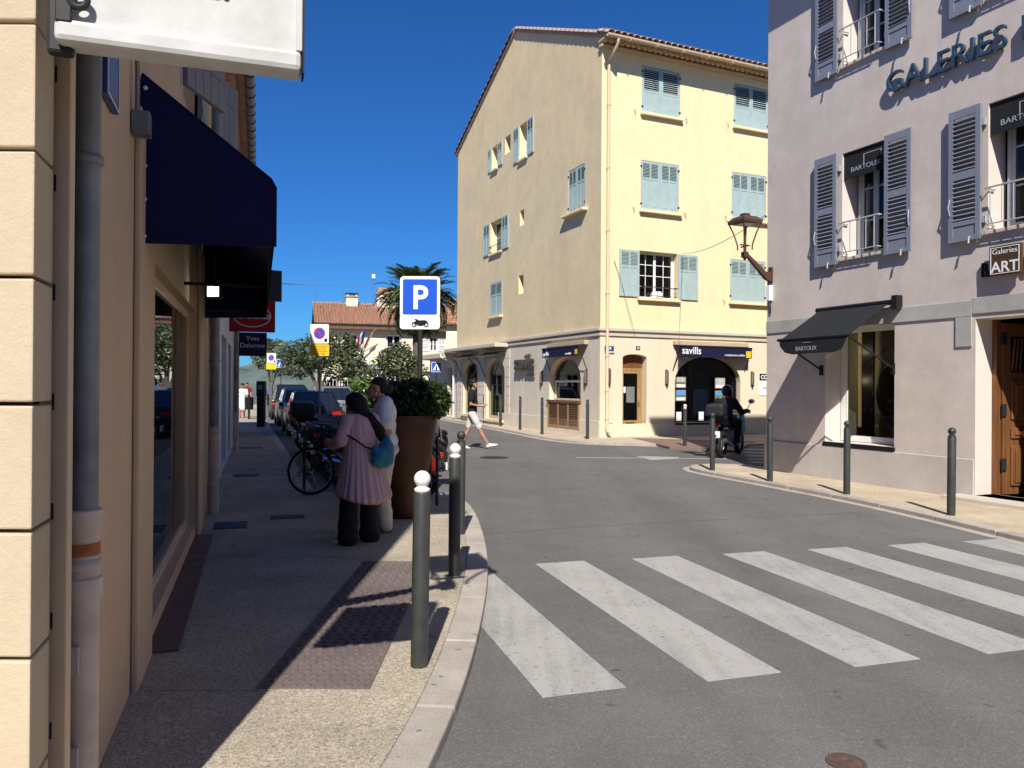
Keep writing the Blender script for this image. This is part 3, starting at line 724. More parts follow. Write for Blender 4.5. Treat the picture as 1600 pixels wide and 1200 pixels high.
# ---- window sashes
def sash(M, r, root, y, leaves=2, rows=4, cols=2, mat=None, gl=None, fw=.05):
    x0, x1, z0, z1 = r; mat = mat or WHITE; f = MB(M)
    f.box(x0, x0 + fw, y, y + .06, z0, z1); f.box(x1 - fw, x1, y, y + .06, z0, z1); f.box(x0 + fw, x1 - fw, y, y + .06, z1 - fw, z1); f.box(x0 + fw, x1 - fw, y, y + .06, z0, z0 + fw)
    o = f.build('window', mat, root)
    lw_ = (x1 - x0 - 2 * fw) / leaves
    for q in range(leaves):
        a = x0 + fw + q * lw_; b_ = MB(M); st = fw * .9
        b_.box(a, a + st, y + .005, y + .05, z0 + fw, z1 - fw); b_.box(a + lw_ - st, a + lw_, y + .005, y + .05, z0 + fw, z1 - fw)
        for k in range(rows + 1):
            zz = z0 + fw + (z1 - z0 - 2 * fw) * k / rows; hh = st * .5 if 0 < k < rows else st
            lo, hi = max(z0 + fw, zz - hh / 2), min(z1 - fw, zz + hh / 2); b_.box(a + st, a + lw_ - st, y + .008, y + .045, lo, hi)
        for k in range(1, cols):
            xx = a + st + (lw_ - 2 * st) * k / cols; b_.box(xx - st * .25, xx + st * .25, y + .010, y + .043, z0 + fw, z1 - fw)
        fr = b_.build('casement', mat, o)
        for k in range(rows):
            za, zb = z0 + fw + (z1 - z0 - 2 * fw) * k / rows, z0 + fw + (z1 - z0 - 2 * fw) * (k + 1) / rows
            MB(M).box(a + st * .6, a + lw_ - st * .6, y + .024, y + .030, za + .006, zb - .006).build('pane', gl or GLASSD, o)
    return o
def railing(M, x0, x1, z0, h, root, mat, n=7, d=.16, y0=-.02):
    b = MB(M); yy = y0 - d
    b.tube([(x0, y0 + d * 1.2, z0 + h), (x0, yy, z0 + h), (x1, yy, z0 + h), (x1, y0 + d * 1.2, z0 + h)], .014, 6)
    o = b.build('railing', mat, root, smooth=True); b = MB(M)
    b.tube([(x0, y0 + d * 1.2, z0 + .06), (x0 + .02, yy, z0 + .06), (x1 - .02, yy, z0 + .06), (x1, y0 + d * 1.2, z0 + .06)], .010, 6)
    b.build('bottom_rail', mat, o, smooth=True)
    for k in range(n):
        xx = x0 + (x1 - x0) * (k + .5) / n
        MB(M).tube([(xx, yy, z0 + .06), (xx, yy, z0 + h)], .008, 6).build('baluster', mat, o)
    return o
x0, x1, z0, z1 = yr_open
sash(MYR, yr_open, YB, .22, 2, 4, 2); sill(MYR, x0, x1, z0, YB)
railing(MYR, x0 + .06, x1 - .06, z0 + .02, .34, YB, IRON, 6, .1)
wl_ = (x1 - x0) / 2
open_leaf(MYR, fx(MYR, 967, 430)[0], x0 - .01, z0 + .02, z1 - .01, YB, SHUT_Y); open_leaf(MYR, x1 + .01, fx(MYR, 1089.5, 430)[0], z0 + .02, z1 - .01, YB, SHUT_Y)
wb = MB(MYR @ Matrix.Translation((x1 - .75, .1, z0 + .02))); wb.lathe([(.22, 0), (.21, .14), (.15, .22), (0, .24)], n=16); tag(wb.build('washing_bowl', WHITE, loc=tuple(MYR @ V((x1 - .75, .1, z0 + .02))), smooth=True), 'white rounded bowl on the sill behind the iron balcony rail', 'bowl')
# gable windows
def gopen(r, pl, pr):
    sash(MYG, r, YB, .24, 2, 2, 1); sill(MYG, r[0], r[1], r[2], YB, d=.1, over=.03)
    ym = 0
    a = fx(MYG, pl, 300)[0]; b = fx(MYG, pr, 300)[0]
    open_leaf(MYG, a, r[0] - .01, r[2], r[3], YB, SHUT_Y); open_leaf(MYG, r[1] + .01, b, r[2], r[3], YB, SHUT_Y)
gopen(ga[0], 763.5, 785.2); gopen(ga[2], 803, 834); gopen(ga[4], 757, 795.6)
railing(MYG, ga[4][0] + .03, ga[4][1] - .03, ga[4][2], .3, YB, IRON, 4, .06)
for r in (ga[3],): closed_pair(MYG, r, YB, SHUT_Y, 'four'); sill(MYG, r[0], r[1], r[2] - .02, YB, d=.2, over=.2)
r = ga[7]; H = r[3] - r[2]
shutter(MYG, r[0] + .01, r[1] - .01, r[2], r[3] - .01, -.02, SHUT_Y, YB, {'louvre': [(H * .62, H - .1)], 'cols': 2}, slat=.045); sill(MYG, r[0], r[1], r[2] - .04, YB, d=.16, over=.06)
for i in (1, 5, 6):
    r = ga[i]; MB(MYG).box(r[0], r[1], .33, .36, r[2], r[3]).build('slit_pane', GLASSD, YB)
GREYP0 = pm('frosted_notice', (0.18, 0.18, 0.17), .6, .2, 6)
# ---- ground floor: door, shop fronts
x0, x1, z0, z1 = yr_door
d = MB(MYR); y = .24
d.box(x0 - .001, x0 + .09, y, y + .09, z0, z1 - .45); d.box(x1 - .09, x1 + .001, y, y + .09, z0, z1 - .45); d.box(x0 + .09, x1 - .09, y + .002, y + .088, z1 - .52, z1 - .45)
d.box(x0, x1, y + .02, y + .06, z1 - .45, z1 + .05, 1)
door = d.build('entrance_door', [OAK, DOORW], YB)
f = MB(MYR); a, b = x0 + .09, x1 - .09; zt = z1 - .52
f.box(a, a + .10, y + .01, y + .06, z0, zt); f.box(b - .10, b, y + .01, y + .06, z0, zt); f.box(a + .1, b - .1, y + .01, y + .06, zt - .1, zt); f.box(a + .1, b - .1, y + .01, y + .06, z0, z0 + .5); f.build('leaf', OAK, door)
MB(MYR).box(a + .1, b - .1, y + .03, y + .036, z0 + .5, zt - .1).build('pane', GLASSD, door)
MB(MYR).box(a + .2, b - .2, y, y + .012, z0 + .33, z0 + .43).build('letter_slot', DARKB, door); MB(MYR).box(b - .07, b - .04, y - .03, y + .01, 1.0, 1.14).build('handle', STEEL, door)
MB(MYR).box(a + .22, b - .2, y + .022, y + .028, 1.1, 1.62).build('notice', GREYP0, door); MB(MYR).box(a + .11, a + .19, y + .022, y + .028, 1.42, 1.62).build('sticker', SIGNWH, door)
MB(MYR).box(x0 - .1, x1 + .35, -.2, .35, -.1, .03).build('door_step', CORN, YB, bevel=.01)
def shopfront(M, r, rise, root, y=.22, mat=TAN, bars=2, fw=.1, inset=0.0):
    x0, x1, z0, z1 = r; n = 16; sp = z1 - rise
    def arch(k, off): return ((x0 + x1) / 2 - ((x1 - x0) / 2 - off) * math.cos(math.pi * k / n), sp + (rise - off) * math.sin(math.pi * k / n))
    o_ = [(x0, z0)] + [arch(k, 0) for k in range(n + 1)] + [(x1, z0)]
    i_ = [(x0 + fw, z0)] + [arch(k, fw) for k in range(n + 1)] + [(x1 - fw, z0)]
    b = MB(M); m_ = len(o_)
    vs = [(p[0], y, p[1]) for p in o_] + [(p[0], y, p[1]) for p in i_] + [(p[0], y + .06, p[1]) for p in o_] + [(p[0], y + .06, p[1]) for p in i_]
    fs = []
    for k in range(m_ - 1): fs += [(k, k + 1, m_ + k + 1, m_ + k), (m_ + k, m_ + k + 1, 3 * m_ + k + 1, 3 * m_ + k), (2 * m_ + k, 3 * m_ + k, 3 * m_ + k + 1, 2 * m_ + k + 1)]
    b.add(vs, fs); b.box(x0 + fw, x1 - fw, y + .001, y + .059, z0, z0 + fw)
    o = b.build('arched_window', mat, root)
    g_ = MB(M); g_.prism([p for p in i_], y + .03, y + .035); g_.build('pane', GLASS, o)
    return o
sf = shopfront(MYR, yr_shop, .85, YB, .2, DARKB, fw=.06)
x0, x1, z0, z1 = yr_shop
PHOTO1 = [(0.35, 0.42, 0.5), (0.05, 0.22, 0.55)]
def picture(M, x, z, w_, h_, y, root, sky_c, low):
    o = MB(M).box(x, x + w_, y, y + .02, z, z + h_).build('framed_photo', OAK, root)
    MB(M).box(x + .025, x + w_ - .025, y - .004, y + .001, z + .025, z + .12).build('caption_strip', SIGNWH, o)
    MB(M).box(x + .025, x + w_ - .025, y - .004, y + .001, z + .12, z + h_ * .55).build('photo_land', low, o)
    MB(M).box(x + .025, x + w_ - .025, y - .004, y + .001, z + h_ * .55, z + h_ - .025).build('photo_sky', sky_c, o)
SKYP = pm('photo_sky_print', (0.08, 0.32, 0.75), .4, .2, 6); LANDP = pm('photo_land_print', (0.16, 0.17, 0.10), .5, .6, 40); GREYP = pm('photo_grey_print', (0.42, 0.45, 0.47), .5, .5, 25); SEAP = pm('poster_blue_print', (0.02, 0.05, 0.13), .5, .7, 9)
for (px, py, s_, l_) in ((1055.5, 606, GREYP, LANDP), (1055.5, 626.5, SKYP, LANDP), (1117.5, 607, GREYP, GREYP), (1117.5, 627, SKYP, LANDP)):
    a = fx(MYR, px, py, .12); picture(MYR, max(a[0], x0 + .02), a[1], .42, .37, .12, YB, s_, l_)
a = fx(MYR, 1083, 637, .6); MB(MYR).box(a[0], a[0] + .62, .6, .62, .7, 2.05).build('window_poster', SEAP, YB)
for px in (1057, 1092): a = fx(MYR, px, 650, .12); MB(MYR).box(max(a[0], x0 + .02), a[0] + .2, .12, .14, z0 + .06, z0 + .36).build('brochure', SIGNWH, YB)
MB(MYR).box(x0, x1, -.05, .2, z0 - .07, z0 - .002).build('shop_sill', DARKB, YB)
for k in range(4): MB(MYR).box(x0 + .5 + k * .33, x0 + .56 + k * .33, 1.2, 1.25, .8, 2.6).build('inner_slat', OAK, YB)
# arched windows of the gable side
for r, rs in ((ar1, .55), (ar2, .6)):
    s = shopfront(MYG, r, rs, YB, .14, TAN, fw=.14)
    shopfront(MYG, [r[0] + .3, r[1] - .16, r[2], r[3] - .45], rs * .7, YB, .3, TAN, fw=.07)
    MB(MYG).box(r[0] - .05, r[1] + .05, -.12, .2, r[2] - .1, r[2] - .004).build('window_sill', GWALL, YB)
    # small glass canopy on brackets
    c = MB(MYG); c.add([(r[0] - .1, -.03, r[3] + .28), (r[1] + .1, -.03, r[3] + .28), (r[1] + .1, -.5, r[3] + .1), (r[0] - .1, -.5, r[3] + .1), (r[0] - .1, -.03, r[3] + .255), (r[1] + .1, -.03, r[3] + .255), (r[1] + .1, -.5, r[3] + .075), (r[0] - .1, -.5, r[3] + .075)], [(0, 1, 2, 3), (7, 6, 5, 4), (0, 4, 5, 1), (1, 5, 6, 2), (2, 6, 7, 3), (3, 7, 4, 0)])
    cn = c.build('glass_canopy', ZINC, YB)
    for xx in (r[0] - .07, r[1] + .07): MB(MYG).tube([(xx, -.48, r[3] + .08), (xx, -.3, r[3] - .1), (xx, -.04, r[3] - .75)], .02, 6).build('bracket', IRON, cn)
SHOPIN = pm('pale_shop_interior', (0.30, 0.29, 0.27), .9, .2, 2)
MB(MYG).box(ar1[0] - .4, ar2[1] + .3, 1.3, 1.35, 0, 3).build('shop_backdrop', SHOPIN, YB)
sf = shopfront(MYG, ar3, .75, YB, .18, TAN, fw=.07); sash(MYG, [ar3[0] + .07, ar3[1] - .07, ar3[2], ar3[3] - .8], YB, .2, 1, 1, 1, WHITE, GLASSD, .05)
# louvred timber apron below
x0, x1, zt = ar3[0], ar3[1], ar3[2]; zb = .2
ap = MB(MYG).box(x0 - .05, x1 + .05, -.09, .0, zt - .07, zt + .02).build('louvre_apron', DWOOD, YB, bevel=.008)
for k in range(4):
    xx = x0 + (x1 - x0 - .09) * k / 3; MB(MYG).box(xx, xx + .09, -.06, -.003, zb, zt - .07).build('stile', OAK, ap)
for k in range(3):
    xa = x0 + .09 + (x1 - x0 - .09) * k / 3; xb = x0 + (x1 - x0 - .09) * (k + 1) / 3
    for q in range(13):
        MB(MYG @ Matrix.Translation((0, -.035, zb + .09 + q * (zt - zb - .22) / 12)) @ Matrix.Rotation(math.radians(35), 4, 'X')).box(xa, xb, -.028, .028, -.006, .006).build('slat', DWOOD, ap)
MB(MYG).box(x0 + .09, x1 - .09, -.055, -.004, zb, zb + .07).build('bottom_rail', OAK, ap)
# retractable awnings, lettering, lamps
def box_awning(M, x0, x1, z, root, lab, drop=.34, out=.36, name='shop_awning', st=True):
    t_ = thing(name, lab, 'awning', tuple(M @ V(((x0 + x1) / 2, 0, z))))
    MB(M).box(x0, x1, -.16, -.004, z, z + .14).build('cassette', TAN, t_, bevel=.01)
    c = MB(M); c.add([(x0 + .04, -.06, z + .02), (x1 - .04, -.06, z + .02), (x1 - .04, -out, z - .05), (x0 + .04, -out, z - .05), (x0 + .04, -.06, z + .0), (x1 - .04, -.06, z + .0), (x1 - .04, -out, z - .07), (x0 + .04, -out, z - .07)],
                  [(0, 1, 2, 3), (7, 6, 5, 4), (0, 4, 5, 1), (1, 5, 6, 2), (2, 6, 7, 3), (3, 7, 4, 0)]); c.build('canvas', NAVYD, t_)
    MB(M).box(x0 + .03, x1 - .03, -out - .03, -out - .005, z - .07, z - .035).build('front_bar', DARKB, t_)
    MB(M).box(x0 + .05, x1 - .05, -out - .016, -out - .010, z - .07 - drop, z - .0705).build('valance', NAVYD, t_)
    for xx in (x0 + .03, x1 - .03): MB(M).tube([(xx, -out, z - .06), (xx - .02, -.02, z - .85)], .016, 6).build('arm', IRON, t_)
    return t_
a = fx(MYR, 1056.5, 541, -.2); b = fx(MYR, 1171, 545, -.2)
aw = box_awning(MYR, a[0], b[0], 3.02, YB, 'navy shop awning over the wide arched window beside the oak door')
text('lettering', 'savills', MYR, a[0] + .1, 2.72, .34, SIGNWH, aw, y=-.385, sx=1.0, bold=.004)
text('lettering', 'cotedazurimmobilier', MYR, b[0] - 1.22, 2.68, .105, SIGNWH, aw, y=-.385)
MB(MYR).box(b[0] - .30, b[0] - .09, -.388, -.378, 2.64, 2.86).build('yellow_square', SIGNY, aw)
a = fx(MYG, 853, 545, -.2); b = fx(MYG, 911, 542, -.2)
aw = box_awning(MYG, a[0], b[0], 3.0, YB, 'navy shop awning over the arched window with the louvred timber apron', .3, .36)
text('lettering', 'savills', MYG, a[0] + .1, 2.68, .22, SIGNWH, aw, y=-.385); text('lettering', 'immobilier', MYG, b[0] - .9, 2.68, .1, SIGNWH, aw, y=-.385)
MB(MYG).box(b[0] - .22, b[0] - .08, -.388, -.378, 2.68, 2.84).build('yellow_square', SIGNY, aw)
a = fx(MYG, 809.5, 577)
ls = thing('shop_lettering', 'brushed steel letters standing off the grey wall beside the arched window', 'lettering', tuple(MYG @ V((a[0], 0, a[1]))))
b = fx(MYG, 838, 565)
BRZL = pm('dark_bronze_letter', (0.10, 0.09, 0.075), .45, .1, 9, metal=.5)
tx = text('letters', 'savills', MYG, a[0], 2.26, .80, BRZL, ls, y=-.16, ext=.035, sx=(b[0] - a[0]) / 1.72, bold=.02)
MB(MYG).box(a[0] + .9, b[0], -.10, -.05, 2.02, 2.06).build('underline_bar', BRZL, ls)
def sconce(M, px, py, lab, h=.52):
    x, z = fx(M, px, py); t_ = thing('wall_lamp', lab, 'wall lamp', tuple(M @ V((x, 0, z))), group='slim bronze wall lamps')
    MB(M).box(x - .05, x + .05, -.035, -.003, z - h / 2, z + h / 2).build('back_plate', BRONZE, t_, bevel=.006)
    MB(M).box(x - .035, x + .035, -.10, -.036, z - h / 2 + .06, z + h / 2 - .04).build('lamp_body', STEEL, t_, bevel=.01)
    MB(M).box(x - .025, x + .025, -.09, -.05, z - h / 2 - .02, z - h / 2 + .055).build('diffuser', IRON, t_)
sconce(MYR, 951, 588, 'slim bronze wall lamp between the corner downpipe and the oak door'); sconce(MYR, 1041, 590, 'slim bronze wall lamp between the oak door and the wide shop arch')
sconce(MYR, 1174.5, 592, 'slim bronze wall lamp beside the white notice board'); sconce(MYG, 847.5, 590, 'slim bronze wall lamp between steel letters and louvred window'); sconce(MYG, 917, 589, 'slim bronze wall lamp on grey wall just before the house corner')
def plate(M, x0, x1, z0, z1, lab, lines, mat=SIGNB, name='street_sign', cat='street sign', tm=None):
    t_ = thing(name, lab, cat, tuple(M @ V(((x0 + x1) / 2, 0, z0))))
    MB(M).box(x0, x1, -.02, -.003, z0, z1).build('plate', mat, t_, bevel=.004)
    for (s_, x, z, sz) in lines: text('lettering', s_, M, x, z, sz, tm or SIGNWH, t_, y=-.023, ext=.001, bold=.003)
    return t_
a = fx(MYR, 944.8, 552.6, -.02); b = fx(MYR, 959.4, 541, -.02); BLUEEN = pm('blue_enamel', (0.018, 0.05, 0.20), .35, .05, 4)
plate(MYR, a[0], b[0], a[1], b[1], 'blue enamel street name plate beside the corner downpipe', [('RUE', a[0] + .05, a[1] + .14, .11), ('du MEDOC', a[0] + .02, a[1] + .03, .075)], BLUEEN)
a = fx(MYR, 994, 546.3, -.02); b = fx(MYR, 1000.5, 541, -.02)
plate(MYR, a[0], b[0], a[1], b[1], 'small black house number plate above the oak door', [('10', a[0] + .02, a[1] + .02, .1)], DARKB, 'house_number', 'number plate')
a = fx(MYR, 1187, 618, -.03); b = fx(MYR, 1204, 584, -.03)
nb = plate(MYR, a[0], a[0] + .8, a[1], b[1], 'white notice board with black heading half hidden by the mauve building', [], SIGNWH, 'notice_board', 'notice board')
MB(MYR).box(a[0], a[0] + .8, -.026, -.021, b[1] - .24, b[1]).build('heading_bar', DARKB, nb); text('lettering', 'CO', MYR, a[0] + .05, b[1] - .19, .2, SIGNWH, nb, y=-.03, bold=.006)
text('lettering', 'LOCATION', MYR, a[0] + .14, a[1] + .24, .07, IRON, nb, y=-.024)
a = fx(MYR, 949, 652); MB(MYR).box(a[0], a[0] + .2, -.02, -.003, .45, .95).build('meter_hatch', GWALL, YB, bevel=.006)
# lower annex beyond the gable
AN = thing('annex', 'low cream shop annex at the far end of the corner house', 'building', tuple(MYG @ V((-.1, 0, 0))))
w = MB(MYG); wall(w, -4.2, -.05, -.15, 3.2, [(-1.35, -.55, .12, 2.5, 0, .25)], m=0); w.quad((-4.2, 0, -.15), (-4.2, 5, -.15), (-4.2, 5, 3.2), (-4.2, 0, 3.2)); w.quad((-4.2, 0, 3.2), (-.05, 0, 3.2), (-.05, 5, 3.2), (-4.2, 5, 3.2)); w.build('wall', GGREY, AN)
sash(MYG, [-1.35, -.55, .12, 2.5], AN, .15, 1, 1, 1, TAN, GLASSD, .08); MB(MYG).box(-4.3, -.12, -.62, -.002, 2.95, 3.2).build('canopy_slab', CORN, AN, bevel=.02)
MB(MYG).tube([(-.25, -.72, 3.15), (-.25, -.72, 3.0), (-.2, -.1, 2.7), (-.2, -.08, .1)], .05, 8).build('downpipe', WHITE, AN, smooth=True)
MB(MYG).box(-4.2, -1.9, .3, .35, 0, 3).build('inner_partition', INSIDE, AN)
# ================================================================ MAUVE GALLERY BUILDING (right)
RB = thing('gallery_building', 'mauve plastered gallery building with slate blue louvred shutters', 'building', (RB0.x, RB0.y, 0))
RH = 10.0; RL = 20.0
w1 = R2(MR, 1316.5, 1383.5, 229, 397); w2 = [fx(MR, 1544, 300)[0], 0, fx(MR, 1575, 353)[1], fx(MR, 1560, 158)[1]]
w2[1] = w2[0] + (w1[1] - w1[0]); w2[2] = w1[2]; w2[3] = w1[3]
dz = fx(MR, 1354, 86)[1] - w1[2]
u1 = [w1[0], w1[1], w1[2] + dz, w1[3] + dz - .15]; u2 = [w2[0], w2[1], u1[2], u1[3]]
sw = R2(MR, 1290, 1398, 505, 694); 
dr = [fx(MR, 1524, 600)[0], fx(MR, 1524, 600)[0] + 1.75, .06, fx(MR, 1540, 497)[1]]
hl = [tuple(w1) + (0, .38), tuple(w2) + (0, .38), tuple(u1) + (0, .38), tuple(u2) + (0, .38), tuple(sw) + (0, .45), tuple(dr) + (0, .4)]
w3 = [w2[1] + 1.6, w2[1] + 2.9, w1[2], w1[3]]; u3 = [w3[0], w3[1], u1[2], u1[3]]
hl += [tuple(w3) + (0, .38), tuple(u3) + (0, .38)]
w = MB(MR); wall(w, 0, RL, -.15, RH, hl, m=0, mr=1); w.build('street_wall', [PINK, PINKL], RB)
w = MB(MR); w.quad((0, 0, -.15), (0, 24, -.15), (0, 24, RH), (0, 0, RH)); w.quad((RL, 0, -.15), (RL, 24, -.15), (RL, 24, RH), (RL, 0, RH)); w.quad((0, 24, -.15), (RL, 24, -.15), (RL, 24, RH), (0, 24, RH)); w.build('side_wall', PINK, RB)  # unseen depth stretched to screen the sky mirrored in the far shop window
w = MB(MR); ov = .62
w.box(-.5, RL + .5, -ov, 24.5, RH, RH + .14); w.add([(-.5, -ov, RH + .14), (RL + .5, -ov, RH + .14), (RL - 6, 12, RH + 2.2), (6.0, 12, RH + 2.2), (RL + .5, 24.5, RH + .14), (-.5, 24.5, RH + .14)], [(0, 1, 2, 3), (3, 2, 4, 5), (0, 3, 5), (1, 4, 2)]); w.build('roof', TILEP, RB)
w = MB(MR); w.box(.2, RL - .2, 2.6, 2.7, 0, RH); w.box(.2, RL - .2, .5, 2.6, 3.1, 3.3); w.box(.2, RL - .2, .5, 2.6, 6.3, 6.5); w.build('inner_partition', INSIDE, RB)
# plinth and stone band
px_end = dr[0] - .001
MB(MR).box(.002, px_end, -.03, -.002, -.1, sw[2] - .075).build('plinth', PLINTH, RB, bevel=.012)
MB(MR).box(-.03, .0015, -.03, 4, -.1, sw[2] - .075).build('plinth_return', PLINTH, RB, bevel=.012)
bz0 = fx(MR, 1500, 496)[1]; bz1 = fx(MR, 1500, 471)[1]; bx = fx(MR, 1494, 500)[0]; bx2 = fx(MR, 1520, 500)[0]
MB(MR).box(.001, bx2 - .005, -.022, -.002, bz0, bz1).build('stone_band', GREYB, RB, bevel=.006)
MB(MR).box(bx2, 9.5, -.022, -.002, bz0 + .03, bz1 + .03).build('stone_band', GREYB, RB, bevel=.006)
MB(MR).box(bx, bx2 - .005, -.022, -.002, fx(MR, 1505, 542)[1], bz0 - .003).build('stone_drop', GREYB, RB, bevel=.006)
# windows, rails, louvred shutters
def gallery_window(r, banner, floor):
    x0, x1, z0, z1 = r; zt = z1
    sash(MR, [x0 + .08, x1 - .08, z0 + .02, z1 - .02], RB, .3, 2, 3, 1, RAILG, GLASS, .06)
    MB(MR).box(x0 - .03, x1 + .03, -.05, .38, z0 - .06, z0 - .003).build('window_sill', PINK, RB, bevel=.008)
    railing(MR, x0 + .03, x1 - .03, z0 + .01, .58, RB, RAILG, 5, .10)
    MB(MR).box(x0 + .1, (x0 + x1) / 2 - .12, .46, .50, z0 + .05, z1 - .25).build('curtain', CURT, RB)
    if banner:
        b_ = MB(MR); b_.box(x0 + .01, x1 - .01, .03, .045, z1 - .46, z1 - .01); o = b_.build('window_banner', BLACKC, RB)
        cx = (x0 + x1) / 2; MB(MR).box(cx - .02, cx + .34, .024, .029, z1 - .12, z1 - .11).build('emblem_line', RAILG, o)
        MB(MR).box(cx - .02, cx - .008, .024, .029, z1 - .28, z1 - .12).build('emblem_line', RAILG, o); MB(MR).box(cx + .328, cx + .34, .024, .029, z1 - .22, z1 - .12).build('emblem_line', RAILG, o)
        text('lettering', 'BARTOUX', MR, cx + .02, z1 - .36, .115, RAILG, o, y=.026, ext=.001, align='CENTER', sx=1.15)
    H = z1 - z0 + .12
    lv = {'louvre': [(.30, H * .5 - .06), (H * .5 + .06, H - .12)], 'cols': 1}
    wd = (x1 - x0) * .56
    for a, b, in ((x0 - .06 - wd, x0 - .06), (x1 + .05, x1 + .05 + wd)):
        s = shutter(MR, a, b, z0 - .1, z1 + .02, -.09, SHUT_R, RB, lv, slat=.066, th=.04, pitch=38)
        for zz in (z0 + .12, z1 - .3):
            xx = b if a < x0 else a; MB(MR).box(xx - .03, xx + .05, -.07, -.01, zz, zz + .09).build('hinge', RAILG, s)
        for xx in ((a + b) / 2 + .1,): MB(MR).tube([(xx, -.01, z0 - .08), (xx, -.12, z0 - .06), (xx + .01, -.14, z0 - .16)], .014, 6).build('shutter_stay', RAILG, s)
        MB(MR).tube([(a + .03 if a < x0 else b - .03, -.095, z0 + .3), (a + .02 if a < x0 else b - .02, -.12, z0 + .42), (a + .03 if a < x0 else b - .03, -.095, z0 + .55)], .010, 6).build('bolt_handle', RAILG, s)
for r, b_ in ((w1, 1), (w2, 1), (u1, 0), (u2, 0)): gallery_window(r, b_, 0)
for r in (w3, u3): sash(MR, r, RB, .3, 2, 3, 1, RAILG, GLASSD, .06)
# shop window
LITS = solid_em('lit_bulb', (1.0, 0.9, 0.7), 5.0); GOLD = solid_em('gold_emissive_strip', (0.85, 0.62, 0.32), .35); SHOPK = pm('khaki_shop_lining', (0.42, 0.38, 0.27), .9, .1, 1.5)  # the gold strip has a weak emission of its own
x0, x1, z0, z1 = sw
sash(MR, [x0 + .02, x1, z0 + .01, z1 - .02], RB, .36, 1, 1, 1, WHITE, SHOPGL, .07)
MB(MR).box(x0 - .02, x1 + .02, -.04, .36, z0 - .07, z0 - .003).build('shop_sill', DARKB, RB)
MB(MR).box(max(.12, x0 - 1.2), x1 + .4, 1.3, 1.35, .1, 3).build('shop_backdrop', SHOPK, RB); MB(MR).box(max(.10, x0 - 1.22), max(.14, x0 - 1.18), .5, 1.3, .1, 3).build('shop_side', SHOPK, RB)
MB(MR).box(max(.12, x0 - 1.2), x1 + .4, .5, 1.3, z1 + .12, z1 + .16).build('shop_ceiling', SHOPK, RB); MB(MR).box(max(.12, x0 - 1.2), x1 + .4, .44, 1.3, z0 - .12, z0 - .05).build('shop_floor', SHOPK, RB)
q = fx(MR, 1341, 600, .75)[0]; MB(MR).box(q, q + .04, .75, .79, z0 + .25, z1 - .05).build('gold_strip', GOLD, RB)
q = fx(MR, 1346, 600, .95)[0]; q2 = fx(MR, 1364, 600, .95)[0]; MB(MR).box(q, q2, .95, 1.0, z0, z1).build('dark_panel', DARKB, RB)
q = fx(MR, 1418, 600, .85)[0]; o = MB(MR @ Matrix.Translation((q, .85, (z0 + z1) / 2 - .15))); o.lathe([(.0, 0), (.62, 0), (.68, .03), (.62, .06), (0, .06)], n=36, axis='y'); o.build('round_artwork', DARKB, RB, smooth=True, angle=25)
q = fx(MR, 1340, 680, .72)[0]; MB(MR).tube([(q, .72, z0 - .05), (q, .72, z0 + .1), (q + .05, .72, z0 + .25)], [.10, .12, .03], 8).build('dark_ornament', DWOOD, RB)
for k, (ppx, ppy) in enumerate(((1319, 546), (1319, 592))):
    q = fx(MR, ppx, ppy, .7); t_ = thing('shop_spotlight', ('upper', 'lower')[k] + ' small lit spotlight just inside the gallery shop window', 'spotlight', tuple(MR @ V((q[0], .7, q[1]))), group='gallery spotlights')
    Mq_ = MR @ Matrix.Translation((q[0], .7, q[1])); MB(Mq_).tube([(-.10, 0, .02), (0, 0, 0)], .035, 8).build('housing', DARKB, t_); MB(Mq_).ball((.015, 0, 0), .03, 10, 6).build('bulb', LITS, t_, smooth=True)
    ll = bpy.data.lights.new('spot_glow', 'POINT'); ll.energy = 3.2; ll.color = (1, .92, .78); ll.shadow_soft_size = .04; lo = bpy.data.objects.new('spot_glow', ll); COL.objects.link(lo); lo.parent = t_; lo.location = tuple(MR.to_3x3() @ V((.09, .05, -.03)))
# entrance
x0, x1, z0, z1 = dr
MB(MR).box(x0 - .25, x1 + .4, -.38, .4, -.1, .06).build('door_step', CORN, RB, bevel=.012)
MB(MR).box(x0 + .002, x0 + .07, .36, .46, z0, z1).build('door_frame', DOORW, RB)
ld = thing('wooden_door', 'carved brown wooden door leaf standing open in the mauve building entrance', 'door', tuple(MR @ V((x0 + .1, .46, z0))))
Md = MR @ Matrix.Translation((x0 + .1, .46, z0)) @ Matrix.Rotation(math.radians(82), 4, 'Z')
H = z1 - z0 - .05; f = MB(Md); Wd = .54
f.box(0, Wd, 0, .055, 0, H); f.build('leaf', DOORW, ld, bevel=.006)
for (za, zb) in ((.12, .72), (.82, .98), (1.1, H - .85)):
    MB(Md).box(.14, Wd - .14, -.028, -.001, za, zb).build('panel', DOORW, ld, bevel=.015)
    MB(Md).box(.2, Wd - .2, -.045, -.029, za + .05, zb - .05).build('raised_field', DOORW, ld, bevel=.012)
MB(Md).box(.14, Wd - .14, -.012, -.001, H - .72, H - .2).build('fanlight', GLASSD, ld)
for k in range(3): MB(Md).tube([(.15 + k * .07, -.02, H - .7), (.2 + k * .07, -.02, H - .22)], .012, 5).build('fanlight_bar', DOORW, ld)
for zz in (.35, 1.15, 2.2): MB(Md).box(-.03, .05, -.025, .0, zz, zz + .18).build('hinge', IRON, ld)
MB(Md).ball((.33, -.07, .9), (.05, .04, .06)).build('knob', DOORW, ld, smooth=True)
